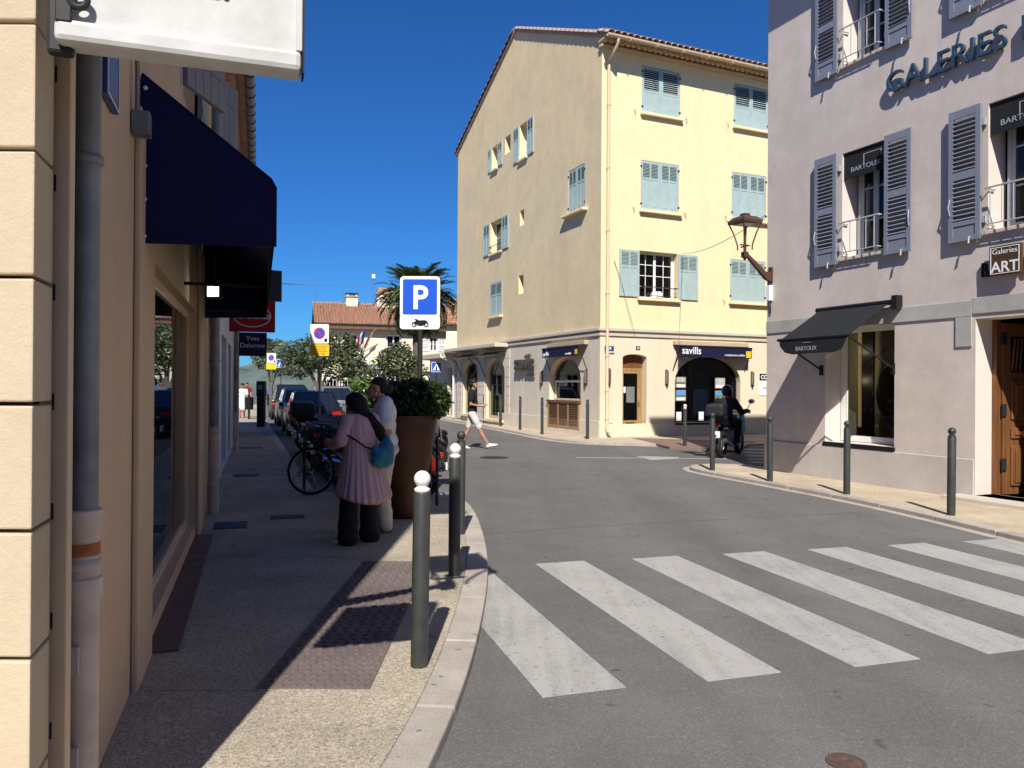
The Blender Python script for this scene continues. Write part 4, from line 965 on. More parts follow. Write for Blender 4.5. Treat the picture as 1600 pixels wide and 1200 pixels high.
# lettering on the wall
a = fx(MR, 1389, 150); gl = thing('gallery_lettering', 'dark blue raised capitals across the mauve wall under the upper windows', 'lettering', tuple(MR @ V((a[0], 0, a[1]))))
b = fx(MR, 1581, 95); zb = (fx(MR, 1392, 148)[1] + fx(MR, 1570, 77)[1]) / 2
t1 = text('letters', 'GALERIES', MR, a[0], zb, .47, BLUELET, gl, y=-.07, ext=.03, sx=(b[0] - a[0]) / 2.06 * 1.035)
text('letters', 'BARTOUX', MR, b[0] + .16, zb, .47, BLUELET, gl, y=-.07, ext=.03, sx=(b[0] - a[0]) / 2.06 * 1.035)
a = fx(MR, 1546, 432, -.12); b = fx(MR, 1596, 383, -.12)
gs = thing('plaque_sign', 'square brown plaque with white lettering above the gallery entrance', 'sign', tuple(MR @ V((a[0], 0, a[1]))))
side = b[0] - a[0]; zz = a[1]
MB(MR).box(a[0], a[0] + side, -.13, -.07, zz, zz + side * .92).build('box', BROWNS, gs, bevel=.004)
for (q0, q1, q2, q3) in ((.02, side - .02, .02, .03), (.02, side - .02, side * .92 - .03, side * .92 - .02), (.02, .03, .03, side * .92 - .03), (side - .03, side - .02, .03, side * .92 - .03)):
    MB(MR).box(a[0] + q0, a[0] + q1, -.136, -.131, zz + q2, zz + q3).build('border', SIGNWH, gs)
text('lettering', 'Galeries', MR, a[0] + side / 2, zz + side * .66, side * .24, SIGNWH, gs, y=-.134, ext=.001, align='CENTER')
text('lettering', 'ART', MR, a[0] + side / 2, zz + side * .1, side * .46, SIGNWH, gs, y=-.134, ext=.001, align='CENTER', bold=.004)
MB(MR).box(a[0] + side * .3, a[0] + side * .7, -.07, -.003, zz + side * .3, zz + side * .6).build('spacer', IRON, gs)
a2 = fx(MR, 1535, 432)
lb = thing('wall_letters', 'black letters half hidden behind the brown plaque', 'lettering', tuple(MR @ V((a2[0], 0, a2[1]))))
text('letters', 'BARTOUX', MR, a2[0], a2[1] - .02, .30, DARKB, lb, y=-.03, ext=.02, sx=.62)
# awning
A = fx(MR, 1283, 484); B = fx(MR, 1402, 474)
aw = thing('gallery_awning', 'black canvas awning over the gallery shop window', 'awning', tuple(MR @ V(((A[0] + B[0]) / 2, 0, A[1]))))
zt = (A[1] + B[1]) / 2; zf = 0; out = 1.0
pf = fx(MR, 1238, 530, -out); pg = fx(MR, 1345, 523, -out); zf = (pf[1] + pg[1]) / 2
c = MB(MR); xa, xb = A[0] + .05, B[0] - .08
for k in range(2):
    u0, u1 = xa + (xb - xa) * k / 2 + (.004 if k else 0), xa + (xb - xa) * (k + 1) / 2 - (0 if k else .004)
    MB(MR).add([(u0, -.08, zt), (u1, -.08, zt), (u1, -out, zf), (u0, -out, zf), (u0, -.08, zt - .008), (u1, -.08, zt - .008), (u1, -out, zf - .008), (u0, -out, zf - .008)], [(0, 1, 2, 3), (7, 6, 5, 4), (0, 4, 5, 1), (1, 5, 6, 2), (2, 6, 7, 3), (3, 7, 4, 0)]).build('canvas', BLACKC, aw)
MB(MR).tube([(A[0] - .02, -.08, zt), (B[0] + .04, -.08, zt)], .045, 10).build('roller', DARKB, aw, smooth=True)
MB(MR).tube([(xa - .05, -out, zf), (xb + .05, -out, zf)], .028, 8).build('front_bar', DARKB, aw, smooth=True)
v = MB(MR); v.prism([(xa, zf - .02), (xa, zf - .1), (xa + .12, zf - .22), (xa + .3, zf - .26), (xb - .25, zf - .25), (xb - .1, zf - .2), (xb, zf - .02)], -out - .012, -out - .006); v.build('valance', BLACKC, aw)
text('lettering', 'BARTOUX', MR, (xa + xb) / 2 - .12, zf - .2, .10, RAILG, aw, y=-out - .016, ext=.001, align='CENTER')
MB(MR).box((xa + xb) / 2 - .2, (xa + xb) / 2 - .02, -out - .018, -out - .014, zf - .07, zf - .064).build('emblem_line', RAILG, aw)
for xx in (xa - .02, xb + .02):
    MB(MR).tube([(xx, -out + .02, zf - .02), (xx + .0, -.03, zf - .5)], .020, 6).build('arm', DARKB, aw); MB(MR).box(xx - .03, xx + .03, -.04, -.003, zf - .6, zf - .42).build('arm_bracket', DARKB, aw)
MB(MR).box(B[0] + .0, B[0] + .1, -.14, -.003, zt - .12, zt + .1).build('wall_bracket', DARKB, aw)
# street lantern on a wall bracket (also the one over the camera's own corner)
def lantern(M, x, z, reach, rise, lab, cable=True, sq=.62, hs_=.74):
    """bracket foot at (x, z) on the wall, lantern seat out by reach and up by rise"""
    t_ = thing('wall_lantern', lab, 'street lamp', tuple(M @ V((x, 0, z))), group='bracket lanterns')
    MB(M).box(x - .05, x + .05, -.04, -.003, z - .16, z + .16).build('wall_plate', BRONZE, t_, bevel=.008)
    b_ = MB(M); b_.loft([[(x - .045, -.04, z - .13), (x + .045, -.04, z - .13), (x + .045, -.04, z + .07), (x - .045, -.04, z + .07)],
                        [(x - .04, -.16, z - .08), (x + .04, -.16, z - .08), (x + .04, -.16, z + .06), (x - .04, -.16, z + .06)],
                        [(x - .03, -reach + .05, z + rise - .05), (x + .03, -reach + .05, z + rise - .05), (x + .03, -reach + .05, z + rise + .03), (x - .03, -reach + .05, z + rise + .03)]]); b_.build('arm', BRONZE, t_, bevel=.006)
    Mc = M @ Matrix.Translation((x, -reach, z + rise)) @ Matrix.Scale(hs_, 4); MB(Mc).box(-.07, .07, -.07, .07, -.08, .07).build('socket', BRONZE, t_, bevel=.008)
    MB(Mc).tube([(0, 0, -.08), (0, 0, -.15)], [.05, .025], 8).build('finial', BRONZE, t_)
    hs = sq / 2
    for sx_, sy_ in ((1, 1), (1, -1), (-1, 1), (-1, -1)):
        MB(Mc).tube([(sx_ * .13, sy_ * .13, .12), (sx_ * .13, sy_ * .13, .24), (sx_ * .2, sy_ * .2, .55), (sx_ * (hs - .02), sy_ * (hs - .02), .82), (sx_ * hs, sy_ * hs, .90)], .019, 6).build('leg', BRONZE, t_)
    MB(Mc).box(-.15, .15, -.02, .02, .20, .23).build('cross_bar', BRONZE, t_); MB(Mc).box(-.02, .02, -.15, .15, .2301, .26).build('cross_bar', BRONZE, t_)
    MB(Mc).tube([(0, 0, .07), (0, 0, .75)], [.04, .03], 8).build('stem', BRONZE, t_)
    h_ = MB(Mc); h_.loft([[(-hs, -hs, .80), (hs, -hs, .80), (hs, hs, .80), (-hs, hs, .80)], [(-hs, -hs, .87), (hs, -hs, .87), (hs, hs, .87), (-hs, hs, .87)], [(-hs * .7, -hs * .7, .97), (hs * .7, -hs * .7, .97), (hs * .7, hs * .7, .97), (-hs * .7, hs * .7, .97)],
                         [(-hs * .3, -hs * .3, 1.0), (hs * .3, -hs * .3, 1.0), (hs * .3, hs * .3, 1.0), (-hs * .3, hs * .3, 1.0)], [(-hs * .3, -hs * .3, 1.06), (hs * .3, -hs * .3, 1.06), (hs * .3, hs * .3, 1.06), (-hs * .3, hs * .3, 1.06)]]); h_.build('hood', BRONZE, t_)
    MB(Mc).box(-hs * .6, hs * .6, -hs * .6, hs * .6, .77, .798).build('diffuser', WHITE, t_)
    if cable: MB(M).box(x - .06, x + .05, -.09, -.003, z - .50, z - .2).build('junction_box', SIGNWH, t_, bevel=.01); MB(M).tube([(x, -.03, z - .5), (x + .02, -.04, z - .62), (x, -.02, z - .75)], .012, 6).build('cable', IRON, t_)
    return t_
z = fx(MR, 1208, 430)[1]
MC = frame((RB0.x, RB0.y, 0), (0.915, 0.404)) 
lantern(frame((RB0.x - .0, RB0.y, 0), RDX), .12, z, .66, .36, 'bronze open lantern on a bracket at the corner of the mauve building')
# ================================================================ LEFT ROW OF SHOPS
ML = frame((L0.x, L0.y, 0), DL); K = 1 / DL.y            # local x = K * distance
LH = 7.25
LB = thing('beige_shop_house', 'beige plastered shop house with cream corner stones and a zinc downpipe', 'building', (-1.31, 2.1, 0))
o1 = (4.55 * K, 8.1 * K, .13, 2.36); o2 = (9.95 * K, 12.3 * K, .03, 2.55)
u1_ = (6.25 * K, 7.55 * K, 4.05, 5.75); u2_ = (10.2 * K, 11.4 * K, 4.05, 5.75)
x0 = 2.30 * K; x1 = 13.0 * K
w = MB(ML); wall(w, x0, x1, -.15, LH, [o1 + (0, .14), o2 + (0, .4), u1_ + (0, .2), u2_ + (0, .2)]); w.build('street_wall', LWALL, LB)
# pier faces standing a little proud on both sides of the shop window
MB(ML).box(3.98 * K, o1[0] - .004, -.035, -.002, -.1, 3.05).build('pier', LWALL, LB, bevel=.01)
MB(ML).box(o1[1] + .004, 8.75 * K, -.035, -.002, -.1, 3.05).build('pier', LWALL, LB, bevel=.01)
ME = frame((-1.31, 2.1, 0), (1, 0))                      # end wall facing the crossing
w = MB(ME); wall(w, -7, 0.0 - .06, -.15, LH + .2, y=.1); w.build('end_wall', LSTONE, LB)
w = MB(ML); w.quad((x1, 0, -.15), (x1, 7, -.15), (x1, 7, LH), (x1, 0, LH)); w.build('party_wall', LWALL, LB)
for k in range(-3, 19):
    z0 = .846 + k * .349
    if z0 + .34 < 0 or z0 > LH: continue
    MB(ME).loft([[(-.95, 0, z0 + .005), (0, 0, z0 + .005), (-.062, .19, z0 + .005), (-.95, .19, z0 + .005)], [(-.95, 0, z0 + .343), (0, 0, z0 + .343), (-.062, .19, z0 + .343), (-.95, .19, z0 + .343)]]).build('corner_stone', LSTONE, LB, bevel=.006)
# metal trim, cables and downpipe
MB().box(-1.42, -1.338, 2.315, 2.345, -.1, LH).build('cable_trunking', BEIGE, LB, bevel=.004)
for k in range(22): MB().box(-1.384, -1.379, 2.3125, 2.3155, .2 + k * .33, .25 + k * .33).build('slot', DARKB, LB)
for k, (x, y) in enumerate(((-1.405, 2.42), (-1.412, 2.45), (-1.40, 2.395))):
    MB().tube([(x + .006 * math.sin(q * 1.3 + k), y, -.05 + q * .35) for q in range(22)], .007 if k else .010, 6).build('cable', CABLE if k else DARKB, LB, smooth=True)
pc = (-1.392, 2.50)
def ringz(mb, z, r, h): mb.lathe([(r, -h), (r + .006, -h * .5), (r + .006, h * .5), (r, h)], (pc[0], pc[1], z), 18)
d = MB(); d.lathe([(.044, 1.15), (.044, LH - .15)], (pc[0], pc[1], 0), 20); dp = d.build('downpipe', ZINC, LB, smooth=True)
c = MB(); c.lathe([(.050, -.1), (.050, .90), (.059, .905), (.059, .97), (.050, .975), (.050, 1.12), (.058, 1.13), (.058, 1.19), (.046, 1.195)], (pc[0], pc[1], 0), 20); c.build('cast_foot', CASTB, dp, smooth=True)
c = MB(); c.lathe([(.0515, 1.045), (.0515, 1.085)], (pc[0], pc[1], 0), 20); c.build('rust_band', RUST, dp, smooth=True)
for z in (1.015, 2.33, 4.4): c = MB(); ringz(c, z, .052 if z < 1.2 else .047, .016); c.build('pipe_clamp', ZINC if z > 1.2 else CASTB, dp, smooth=True)
for z in (.72, .40):
    MB().box(-1.432, -1.366, pc[1] - .066, pc[1] - .06, z - .045, z + .045).build('white_tag', SIGNW, dp, bevel=.003)
# eave with terracotta soffit and gutter
ov = .42
e = MB(ML); e.box(x0 - .3, x1, -ov, 4.5, LH, LH + .1); e.add([(x0 - .3, -ov, LH + .1), (x1, -ov, LH + .1), (x1, 4.5, LH + 1.9), (x0 - .3, 4.5, LH + 1.9)], [(0, 1, 2, 3)]); rl = e.build('roof', TILE, LB)
for r_ in range(2):
    for k in range(50): put('eave_tile', GM, rl, ML @ Matrix.Translation((x0 + k * .215, -.16 - r_ * .14, LH - .13 + r_ * .10)))
    MB(ML).box(x0, x1, -.16 - r_ * .14, .02, LH - .13 + r_ * .1, LH - .095 + r_ * .1).build('genoise_course', TILE, rl)
g = MB(ML); prof = [(-ov - .085 + .08 * math.cos(a), LH + .03 + .09 * math.sin(a)) for a in [math.pi + math.pi * k / 8 for k in range(9)]]; n_ = len(prof)
g.add([(x0 - .35, y, z) for y, z in prof] + [(x1, y, z) for y, z in prof], [(k, k + 1, n_ + k + 1, n_ + k) for k in range(n_ - 1)] + [tuple(range(n_))]); gz = g.build('gutter', ZINC, LB, smooth=True); gz.modifiers.new('s', 'SOLIDIFY').thickness = .006
for k in range(22): MB(ML @ Matrix.Translation((x0 + k * .5, 0, 0))).tube([(0, y * 1.004, z - .006) for y, z in prof], .008, 5).build('gutter_bracket', ZINC, gz)
# upper windows with plank shutters, one leaf ajar
for r in (u1_, u2_): sash(ML, r, LB, .1, 2, 3, 1, WHITE, GLASSD, .05)
def plank_leaf(M, W_, H_, root, n=5):
    o = MB(M).box(0, W_, .012, .03, 0, H_).build('shutter', SHUT_L, root)
    for k in range(n): MB(M).box(W_ * k / n + .004, W_ * (k + 1) / n - .004, -.012, .011, 0, H_).build('plank', SHUT_L, o)
    for z in (.25, H_ - .3): MB(M).box(.02, W_ - .02, -.02, -.0125, z, z + .06).build('strap', SHUT_L, o)
for r in (u1_, u2_):
    plank_leaf(ML @ Matrix.Translation((r[0], -.04, r[2])) @ Matrix.Rotation(math.radians(-24), 4, 'Z'), .66, r[3] - r[2], LB)
    plank_leaf(ML @ Matrix.Translation((r[1] + .02, -.06, r[2])), .66, r[3] - r[2], LB)
# shop window
sash(ML, [o1[0], o1[1], o1[2], o1[3]], LB, .08, 1, 1, 1, BEIGE, SHOPGL, .05)
TBROWN = pm('brown_threshold_tile', (0.15, 0.065, 0.045), .5, .2, 7)
for k in range(12):
    a = o1[0] + (o1[1] - o1[0]) * k / 12; b = o1[0] + (o1[1] - o1[0]) * (k + 1) / 12
    MB(ML).box(a + .003, b - .003, -.18, .09, -.02, .016).build('threshold_tile', TBROWN, LB, bevel=.003)
w = MB(ML); w.box(o1[0] - .2, o1[1] + .2, 1.6, 1.65, 0, 3); w.box(o1[0] - .25, o1[0] - .2, .16, 1.6, 0, 3); w.box(o1[1] + .2, o1[1] + .25, .16, 1.6, 0, 3); w.box(o1[0] - .25, o1[1] + .25, .16, 1.6, 2.45, 2.5); w.box(o1[0] - .2, o1[1] + .2, .16, 1.6, .0, .1); w.build('shop_interior', INSIDEB, LB)
YEL = pm('yellow_sticker', (0.55, 0.42, 0.03), .6, .2, 5)
random.seed(3)
for k in range(22):
    x = o1[0] + .15 + random.random() * (o1[1] - o1[0] - .3); lowr = k % 2; z = random.uniform(.2, .5) if lowr else random.uniform(2.0, 2.2)
    MB(ML @ Matrix.Translation((x, .118, z)) @ Matrix.Rotation(random.uniform(-.25, .25), 4, 'Y')).prism([(-.02, -.15), (.02, -.17), (.025, .12), (0, .2), (-.02, .1)], 0, .003).build('window_sticker', YEL, LB)
for k in range(4):
    x = o1[0] + .5 + k * .75; MB(ML @ Matrix.Translation((x, .7, .1))).lathe([(.16, 0), (.17, .03), (.03, .05), (.03, .75), (.15, .85), (.19, 1.1), (.15, 1.35), (.06, 1.48), (.05, 1.55), (0, 1.56)], n=14).build('display_torso', CURT if k % 2 else REDC, LB, smooth=True)
# recessed door beyond the second pipe
sash(ML, [o2[0] + .02, o2[1], o2[2], o2[3]], LB, .3, 2, 1, 1, WHITE, GLASSD, .07)
MB(ML).box(o2[0] - .3, o2[1] + .3, 1.2, 1.25, 0, 3).build('shop_backdrop', INSIDE, LB)
MB(ML).box(o2[0], o2[1], -.12, .38, -.05, .03).build('door_step', KERB, LB, bevel=.01)
def shop_pipe(y, name_parent, foot=1.05, r=.055):
    x = y * K; d = MB(ML); d.lathe([(r, foot), (r, LH)], (x, -.10, 0), 12); o = d.build('downpipe', ZINC, name_parent, smooth=True)
    MB(ML).lathe([(r + .008, 0), (r + .008, foot - .06), (r + .018, foot - .05), (r + .018, foot + .02), (r, foot + .025)], (x, -.10, 0), 12).build('cast_foot', CASTB, o, smooth=True)
    for z in (.35, .8, 1.9, 2.7): MB(ML).lathe([(r + .012, -.015), (r + .016, 0), (r + .012, .015)], (x, -.10, z), 12).build('pipe_clamp', CASTB if z < 1 else ZINC, o, smooth=True)
shop_pipe(9.55, LB)
# conduit, junction box, street plate
MB(ML).tube([(3.55 * K, -.02, LH - 2.5), (3.75 * K, -.03, 3.35), (3.86 * K, -.03, 3.2), (3.86 * K, -.03, 2.98)], .012, 6).build('conduit', ZINC, LB, smooth=True)
MB(ML).box(3.84 * K, 3.93 * K, -.09, -.003, 2.86, 2.98).build('junction_box', ZINC, LB, bevel=.008)
sp = thing('street_plate', 'blue enamel street plate on the beige wall just under the projecting white sign', 'street sign', tuple(ML @ V((3.2 * K, 0, 2.8))))
MB(ML).box(3.10 * K, 3.36 * K, -.03, -.004, 2.78, 3.05).build('plate', BLUEEN, sp, bevel=.003)
for (a, b, c_, d_) in ((3.105, 3.355, 2.785, 2.792), (3.105, 3.355, 3.038, 3.045), (3.105, 3.112, 2.793, 3.037), (3.348, 3.355, 2.793, 3.037)): MB(ML).box(a * K, b * K, -.0335, -.031, c_, d_).build('border', SIGNWH, sp)
# navy hood awning
xa, xb = 4.14 * K, 8.75 * K
aw = thing('hood_awning', 'navy blue canvas hood awning over the beige shop window', 'awning', tuple(ML @ V((xa, 0, 2.4))))
prof = [(-.012, 3.27), (-.68, 2.76), (-.70, 2.72), (-.70, 2.385)]
def sheet(pr, x0, x1, th=.006):
    b = MB(ML); n = len(pr); ins = [(y + th, z - th) for y, z in pr]
    b.add([(x0, y, z) for y, z in pr] + [(x1, y, z) for y, z in pr] + [(x0, y, z) for y, z in ins] + [(x1, y, z) for y, z in ins],
          [(k, k + 1, n + k + 1, n + k) for k in range(n - 1)] + [(2 * n + k, 3 * n + k, 3 * n + k + 1, 2 * n + k + 1) for k in range(n - 1)]); return b
sheet(prof[:3], xa, xb).build('canvas', NAVY, aw); sheet([(-.70, 2.7195), (-.70, 2.385)], xa, xb).build('valance', NAVY, aw)
for xx, dx in ((xa, -.006), (xb, .006)):
    b = MB(ML); P_ = [(-.006, 3.27), (-.006, 2.36), (-.70, 2.385), (-.70, 2.72), (-.68, 2.76)]
    b.add([(xx, y, z) for y, z in P_] + [(xx + dx, y, z) for y, z in P_], [tuple(range(5)), (9, 8, 7, 6, 5)] + [(k, (k + 1) % 5, 5 + (k + 1) % 5, 5 + k) for k in range(5)]); b.build('side_panel', NAVY, aw)
MB(ML).box(xa - .012, xa - .0065, -.69, -.01, 2.40, 2.415).build('hem', NAVY, aw)
MB(ML).tube([(xa - .004, -.012, 3.275), (xa - .004, -.68, 2.765), (xa - .004, -.705, 2.72), (xa - .004, -.705, 2.385)], .008, 6).build('piping', NAVY, aw)
for z in (3.2, 3.02, 2.78, 2.60, 2.40): MB(ML).ball((xa - .008, -.03, z), .012, 8, 5).build('stud', SIGNWH, aw, smooth=True)
for xx in (xa + .05, (xa + xb) / 2, xb - .05): MB(ML).tube([(xx, -.02, 2.45), (xx, -.67, 2.45)], .014, 6).build('frame_rod', IRON, aw)
fl = thing('flood_lamp', 'small lit square lamp glowing under the navy awning', 'lamp', tuple(ML @ V((7.4 * K, -.12, 2.42))))
LIT = solid_em('lit_lamp', (1.0, 0.97, 0.85), 6.0)
fp = at(332, 455, 7.2); Mf = frame(tuple(fp), (1, .1))
MB(Mf).box(-.07, .07, .02, .12, -.06, .06).build('housing', DARKB, fl, bevel=.008); MB(Mf).box(-.05, .05, .012, .019, -.045, .045).build('lens', LIT, fl); MB(Mf).tube([(0, .1, .05), (0, .1, .35)], .012, 6).build('stem', DARKB, fl)

# white projecting sign over the corner
pa = at(88, 72, 2.06); pb = at(471, 110, 2.26)
MS = frame((pa.x, pa.y, 0), (pb.x - pa.x, pb.y - pa.y)); Ls = V((pb.x - pa.x, pb.y - pa.y)).length; zb = (pa.z + pb.z) / 2
sg = thing('projecting_sign', 'dirty white projecting sign box high on the near building corner', 'sign', (pa.x, pa.y, zb))
MB(MS).box(0.0, Ls, .006, .050, zb + .055, zb + .72).build('panel', SIGNW, sg)
MB(MS).box(-.004, Ls, -.022, .075, zb, zb + .062).build('bottom_rail', SIGNW, sg, bevel=.016)
MB(MS).box(-.004, Ls, -.022, .075, zb + .70, zb + .762).build('top_rail', SIGNW, sg, bevel=.016)
MB(MS).box(Ls - .016, Ls + .002, -.010, .066, zb + .063, zb + .699).build('end_rail', SIGNW, sg, bevel=.003)
MB(MS).box(Ls + .0025, Ls + .008, -.01, .06, zb + .0, zb + .76).build('end_cap', DARKB, sg)
MB(MS).box(-.03, .035, .02, .06, zb - .02, zb + .78).build('mounting_post', IRON, sg, bevel=.01)
MB(MS).torus((.055, -.02, zb + .115), .022, .009, 'y', 20, 8).build('hook_ring', IRON, sg, smooth=True)
MB(MS).box(.0, .04, -.024, -.014, zb + .05, zb + .16).build('hook_plate', IRON, sg, bevel=.004)
xt = fx(MS, 362, 5)[0]
text('lettering', 'ent.', MS, xt, fx(MS, 345, -2)[1], .13, DARKB, sg, y=.004, ext=.001, align='RIGHT')
# lantern over the corner: its shadow lies on the studded slabs
lantern(ML, 2.52 * K, 2.95, .93, .30, 'bronze bracket lantern on the near beige building above the downpipe', False, hs_=.92)

GM2 = GM.copy(); GM2.materials.clear(); GM2.materials.append(TILE)
# ---- further shops
def shop_house(y0, y1, h, lab, holes, mat, pipe=None, z_up=4.0):
    t_ = thing('shop_house', lab, 'building', tuple(ML @ V((y0 * K, 0, 0))))
    hl = [(a * K, b * K, c_, d_, 0, .35) for (a, b, c_, d_) in holes]
    w = MB(ML); wall(w, y0 * K + .002, y1 * K, -.15, h, hl); w.build('street_wall', mat, t_)
    w = MB(ML); w.quad((y1 * K, 0, -.15), (y1 * K, 8, -.15), (y1 * K, 8, h), (y1 * K, 0, h)); w.quad((y0 * K, 0, LH), (y0 * K, 8, LH), (y0 * K, 8, h), (y0 * K, 0, h)); w.build('side_wall', mat, t_)
    MB(ML).box(y0 * K, y1 * K + .3, -.35, 8, h, h + .15).build('roof', TILE, t_)
    MB(ML).box(y0 * K + .2, y1 * K - .2, 1.0, 1.05, 0, h).build('inner_partition', INSIDE, t_)
    pg_ = [(-.435 + .085 * math.cos(a), h + .04 + .095 * math.sin(a)) for a in [math.pi + math.pi * k / 8 for k in range(9)]]; xA, xB = y0 * K, y1 * K + .3
    g_ = MB(ML).add([(xA, y, z) for y, z in pg_] + [(xB, y, z) for y, z in pg_], [(k, k + 1, 10 + k, 9 + k) for k in range(8)] + [tuple(range(9))]).build('gutter', ZINC, t_, smooth=True); g_.modifiers.new('s', 'SOLIDIFY').thickness = .006
    for k in range(int((xB - xA) / .5)): MB(ML @ Matrix.Translation((xA + .2 + k * .5, 0, 0))).tube([(0, y - .004, z - .008) for y, z in pg_], .012, 5).build('gutter_bracket', IRON, g_)
    for k in range(int((xB - xA) / .215)): put('eave_tile', GM2, t_, ML @ Matrix.Translation((xA + .1 + k * .215, -.2, h - .075)))
    MB(ML).box(xA, xB, -.2, -.002, h - .11, h - .076).build('genoise_course', TILE, t_)
    for (a, b, c_, d_) in holes: sash(ML, [a * K, b * K, c_, d_], t_, .25, 2, 1, 1, WHITE if c_ < 1 else WHITE, GLASSD, .07)
    if pipe: shop_pipe(pipe, t_, .9)
    return t_
shop_house(13.0, 19.2, 7.0, 'pale beige shop house beneath the red hanging sign', [(13.6, 15.6, .05, 2.5), (16.4, 18.2, .05, 2.5), (14, 15, 4, 5.5), (16.7, 17.7, 4, 5.5)], WHITEW, 18.8)
shop_house(19.2, 26.0, 7.1, 'beige shop house beneath the dark blue hanging sign', [(20, 22, .05, 2.5), (23, 25, .05, 2.5), (20.5, 21.5, 4, 5.5), (23.4, 24.4, 4, 5.5)], LWALL)
# hanging signs
def blade(pl, pr, pt, pb_, y, mat, lab, name='hanging_sign', wallmount=True):
    a = at(pl, (pt + pb_) / 2, y); b = at(pr, (pt + pb_) / 2, y + .25); M = frame((a.x, a.y, 0), (b.x - a.x, b.y - a.y)); L = V((b.x - a.x, b.y - a.y)).length
    z0 = at(pl, pb_, y).z; z1 = at(pl, pt, y).z
    t_ = thing(name, lab, 'sign', (a.x, a.y, z0), group='signs hanging over the left pavement')
    MB(M).box(0, L, -.03, .03, z0, z1).build('panel', mat, t_, bevel=.006)
    for z in (z0 + .05, z1 - .05): MB(M).tube([(-.5, 0, z), (0.02, 0, z)], .018, 6).build('bracket', IRON, t_)
    return t_, M, L, z0, z1
t_, M, L, z0, z1 = blade(392, 440, 420, 469, 14.0, DARKB, 'black hanging sign above the red one, half hidden by the navy awning')
t_, M, L, z0, z1 = blade(358, 430, 468, 518, 17.0, REDC, 'red hanging sign with white oval and lettering')
RW = pm('faded_white_print', (0.62, 0.58, 0.56), .6, .1, 5)
text('lettering', 'havaianas', M, L * .5, z0 + (z1 - z0) * .42, .205, RW, t_, y=-.033, ext=.001, align='CENTER', bold=.003)
ovl = MB(M); n = 40; ex, ez, cx, cz = L * .40, (z1 - z0) * .34, L * .5, z0 + (z1 - z0) * .5
ovl.tube([(cx + ex * math.cos(2 * math.pi * k / n), -.033, cz + ez * math.sin(2 * math.pi * k / n)) for k in range(n + 1)], .012, 5); ovl.build('oval_line', RW, t_)
t_, M, L, z0, z1 = blade(372, 417, 519, 556, 23.5, NAVYD, 'dark blue hanging sign with two lines of white lettering')
text('lettering', 'Yves', M, L * .5, z0 + .48, .2, RW, t_, y=-.033, ext=.001, align='CENTER'); text('lettering', 'Delorme', M, L * .5, z0 + .26, .2, RW, t_, y=-.033, ext=.001, align='CENTER')
# ================================================================ POLICE STATION ACROSS THE SQUARE
TY = 60.0
pl = at(497, 600, TY); MT = frame((pl.x, TY, 0), (1, 0.29))
TB = thing('police_station', 'cream two storey building with terracotta roof and flags across the square', 'building', (pl.x, TY, 0))
TH = 6.35; TW = 16.5
def tx(px, py=500): return fx(MT, px, py)
wins = []
a = tx(535, 560); b = tx(559.5, 522); wins.append([a[0], b[0], a[1], b[1]])
a = tx(603, 550); b = tx(627, 524); wins.append([a[0], b[0], wins[0][2], wins[0][3]])
a = tx(671, 549); b = tx(684, 526); wins.append([a[0], b[0], a[1], b[1]])
gfw = []
for px in (505, 528): a = tx(px, 612); gfw.append([a[0], a[0] + 1.5, .7, 2.1])
for px in (556, 598, 640): a = tx(px, 612); gfw.append([a[0], a[0] + 1.3, .2, 2.3])
a = tx(668, 612); gfw.append([a[0], a[0] + 1.6, .6, 2.4])
w = MB(MT); wall(w, 0, TW, -.15, TH, [tuple(r) + (0, .25) for r in wins + gfw]); w.build('front_wall', TOWNW, TB)
w = MB(MT); w.add([(0, 0, -.15), (0, 9, -.15), (0, 9, TH), (0, 4.5, TH + 2.2), (0, 0, TH)], [(0, 1, 2, 3, 4)]); w.add([(TW, 0, -.15), (TW, 9, -.15), (TW, 9, TH), (TW, 4.5, TH + 2.2), (TW, 0, TH)], [(0, 1, 2, 3, 4)]); w.quad((0, 9, -.15), (TW, 9, -.15), (TW, 9, TH), (0, 9, TH)); w.build('side_wall', WHITEW, TB)
MB(MT).box(.2, TW - .2, 1.6, 1.65, 0, TH).build('inner_partition', INSIDE, TB)
def tiled(M, x0, x1, y0, z0, y1, z1, name, root, pitch=.22, rows=14):
    b = MB(M); n = int((x1 - x0) / pitch) * 4; vs = []; fs = []
    for r in range(rows):
        for e_ in (0, 1):
            t = (r + e_) / rows; yy = y0 + (y1 - y0) * t; zz = z0 + (z1 - z0) * t + (.045 if e_ == 0 else 0)
            for k in range(n + 1): vs.append((x0 + (x1 - x0) * k / n, yy, zz + .045 * (1 if k % 4 in (1, 2) else -1)))
    for r in range(rows):
        o = r * 2 * (n + 1)
        for k in range(n): fs.append((o + k, o + k + 1, o + n + 2 + k, o + n + 1 + k))
    b.add(vs, fs); o = b.build(name, TILE, root, smooth=True); return tag(o, kind='stuff')
rfm = MB(MT); rfm.box(-.3, TW + .3, -.7, -.55, TH - .02, TH + .1); rfm.add([(-.3, -.7, TH), (TW + .3, -.7, TH), (TW + .3, 4.5, TH + 2.15), (-.3, 4.5, TH + 2.15), (TW + .3, 9.7, TH), (-.3, 9.7, TH)], [(0, 1, 2, 3), (3, 2, 4, 5)]); rfb = rfm.build('roof', INSIDE, TB)
tiled(MT, -.35, TW + .3, -.75, TH + .06, 4.55, TH + 2.28, 'roof_tiles', rfb)
MB(MT).box(-.3, TW + .3, -.62, -.003, TH - .32, TH - .02).build('eave_board', DWOOD, TB)
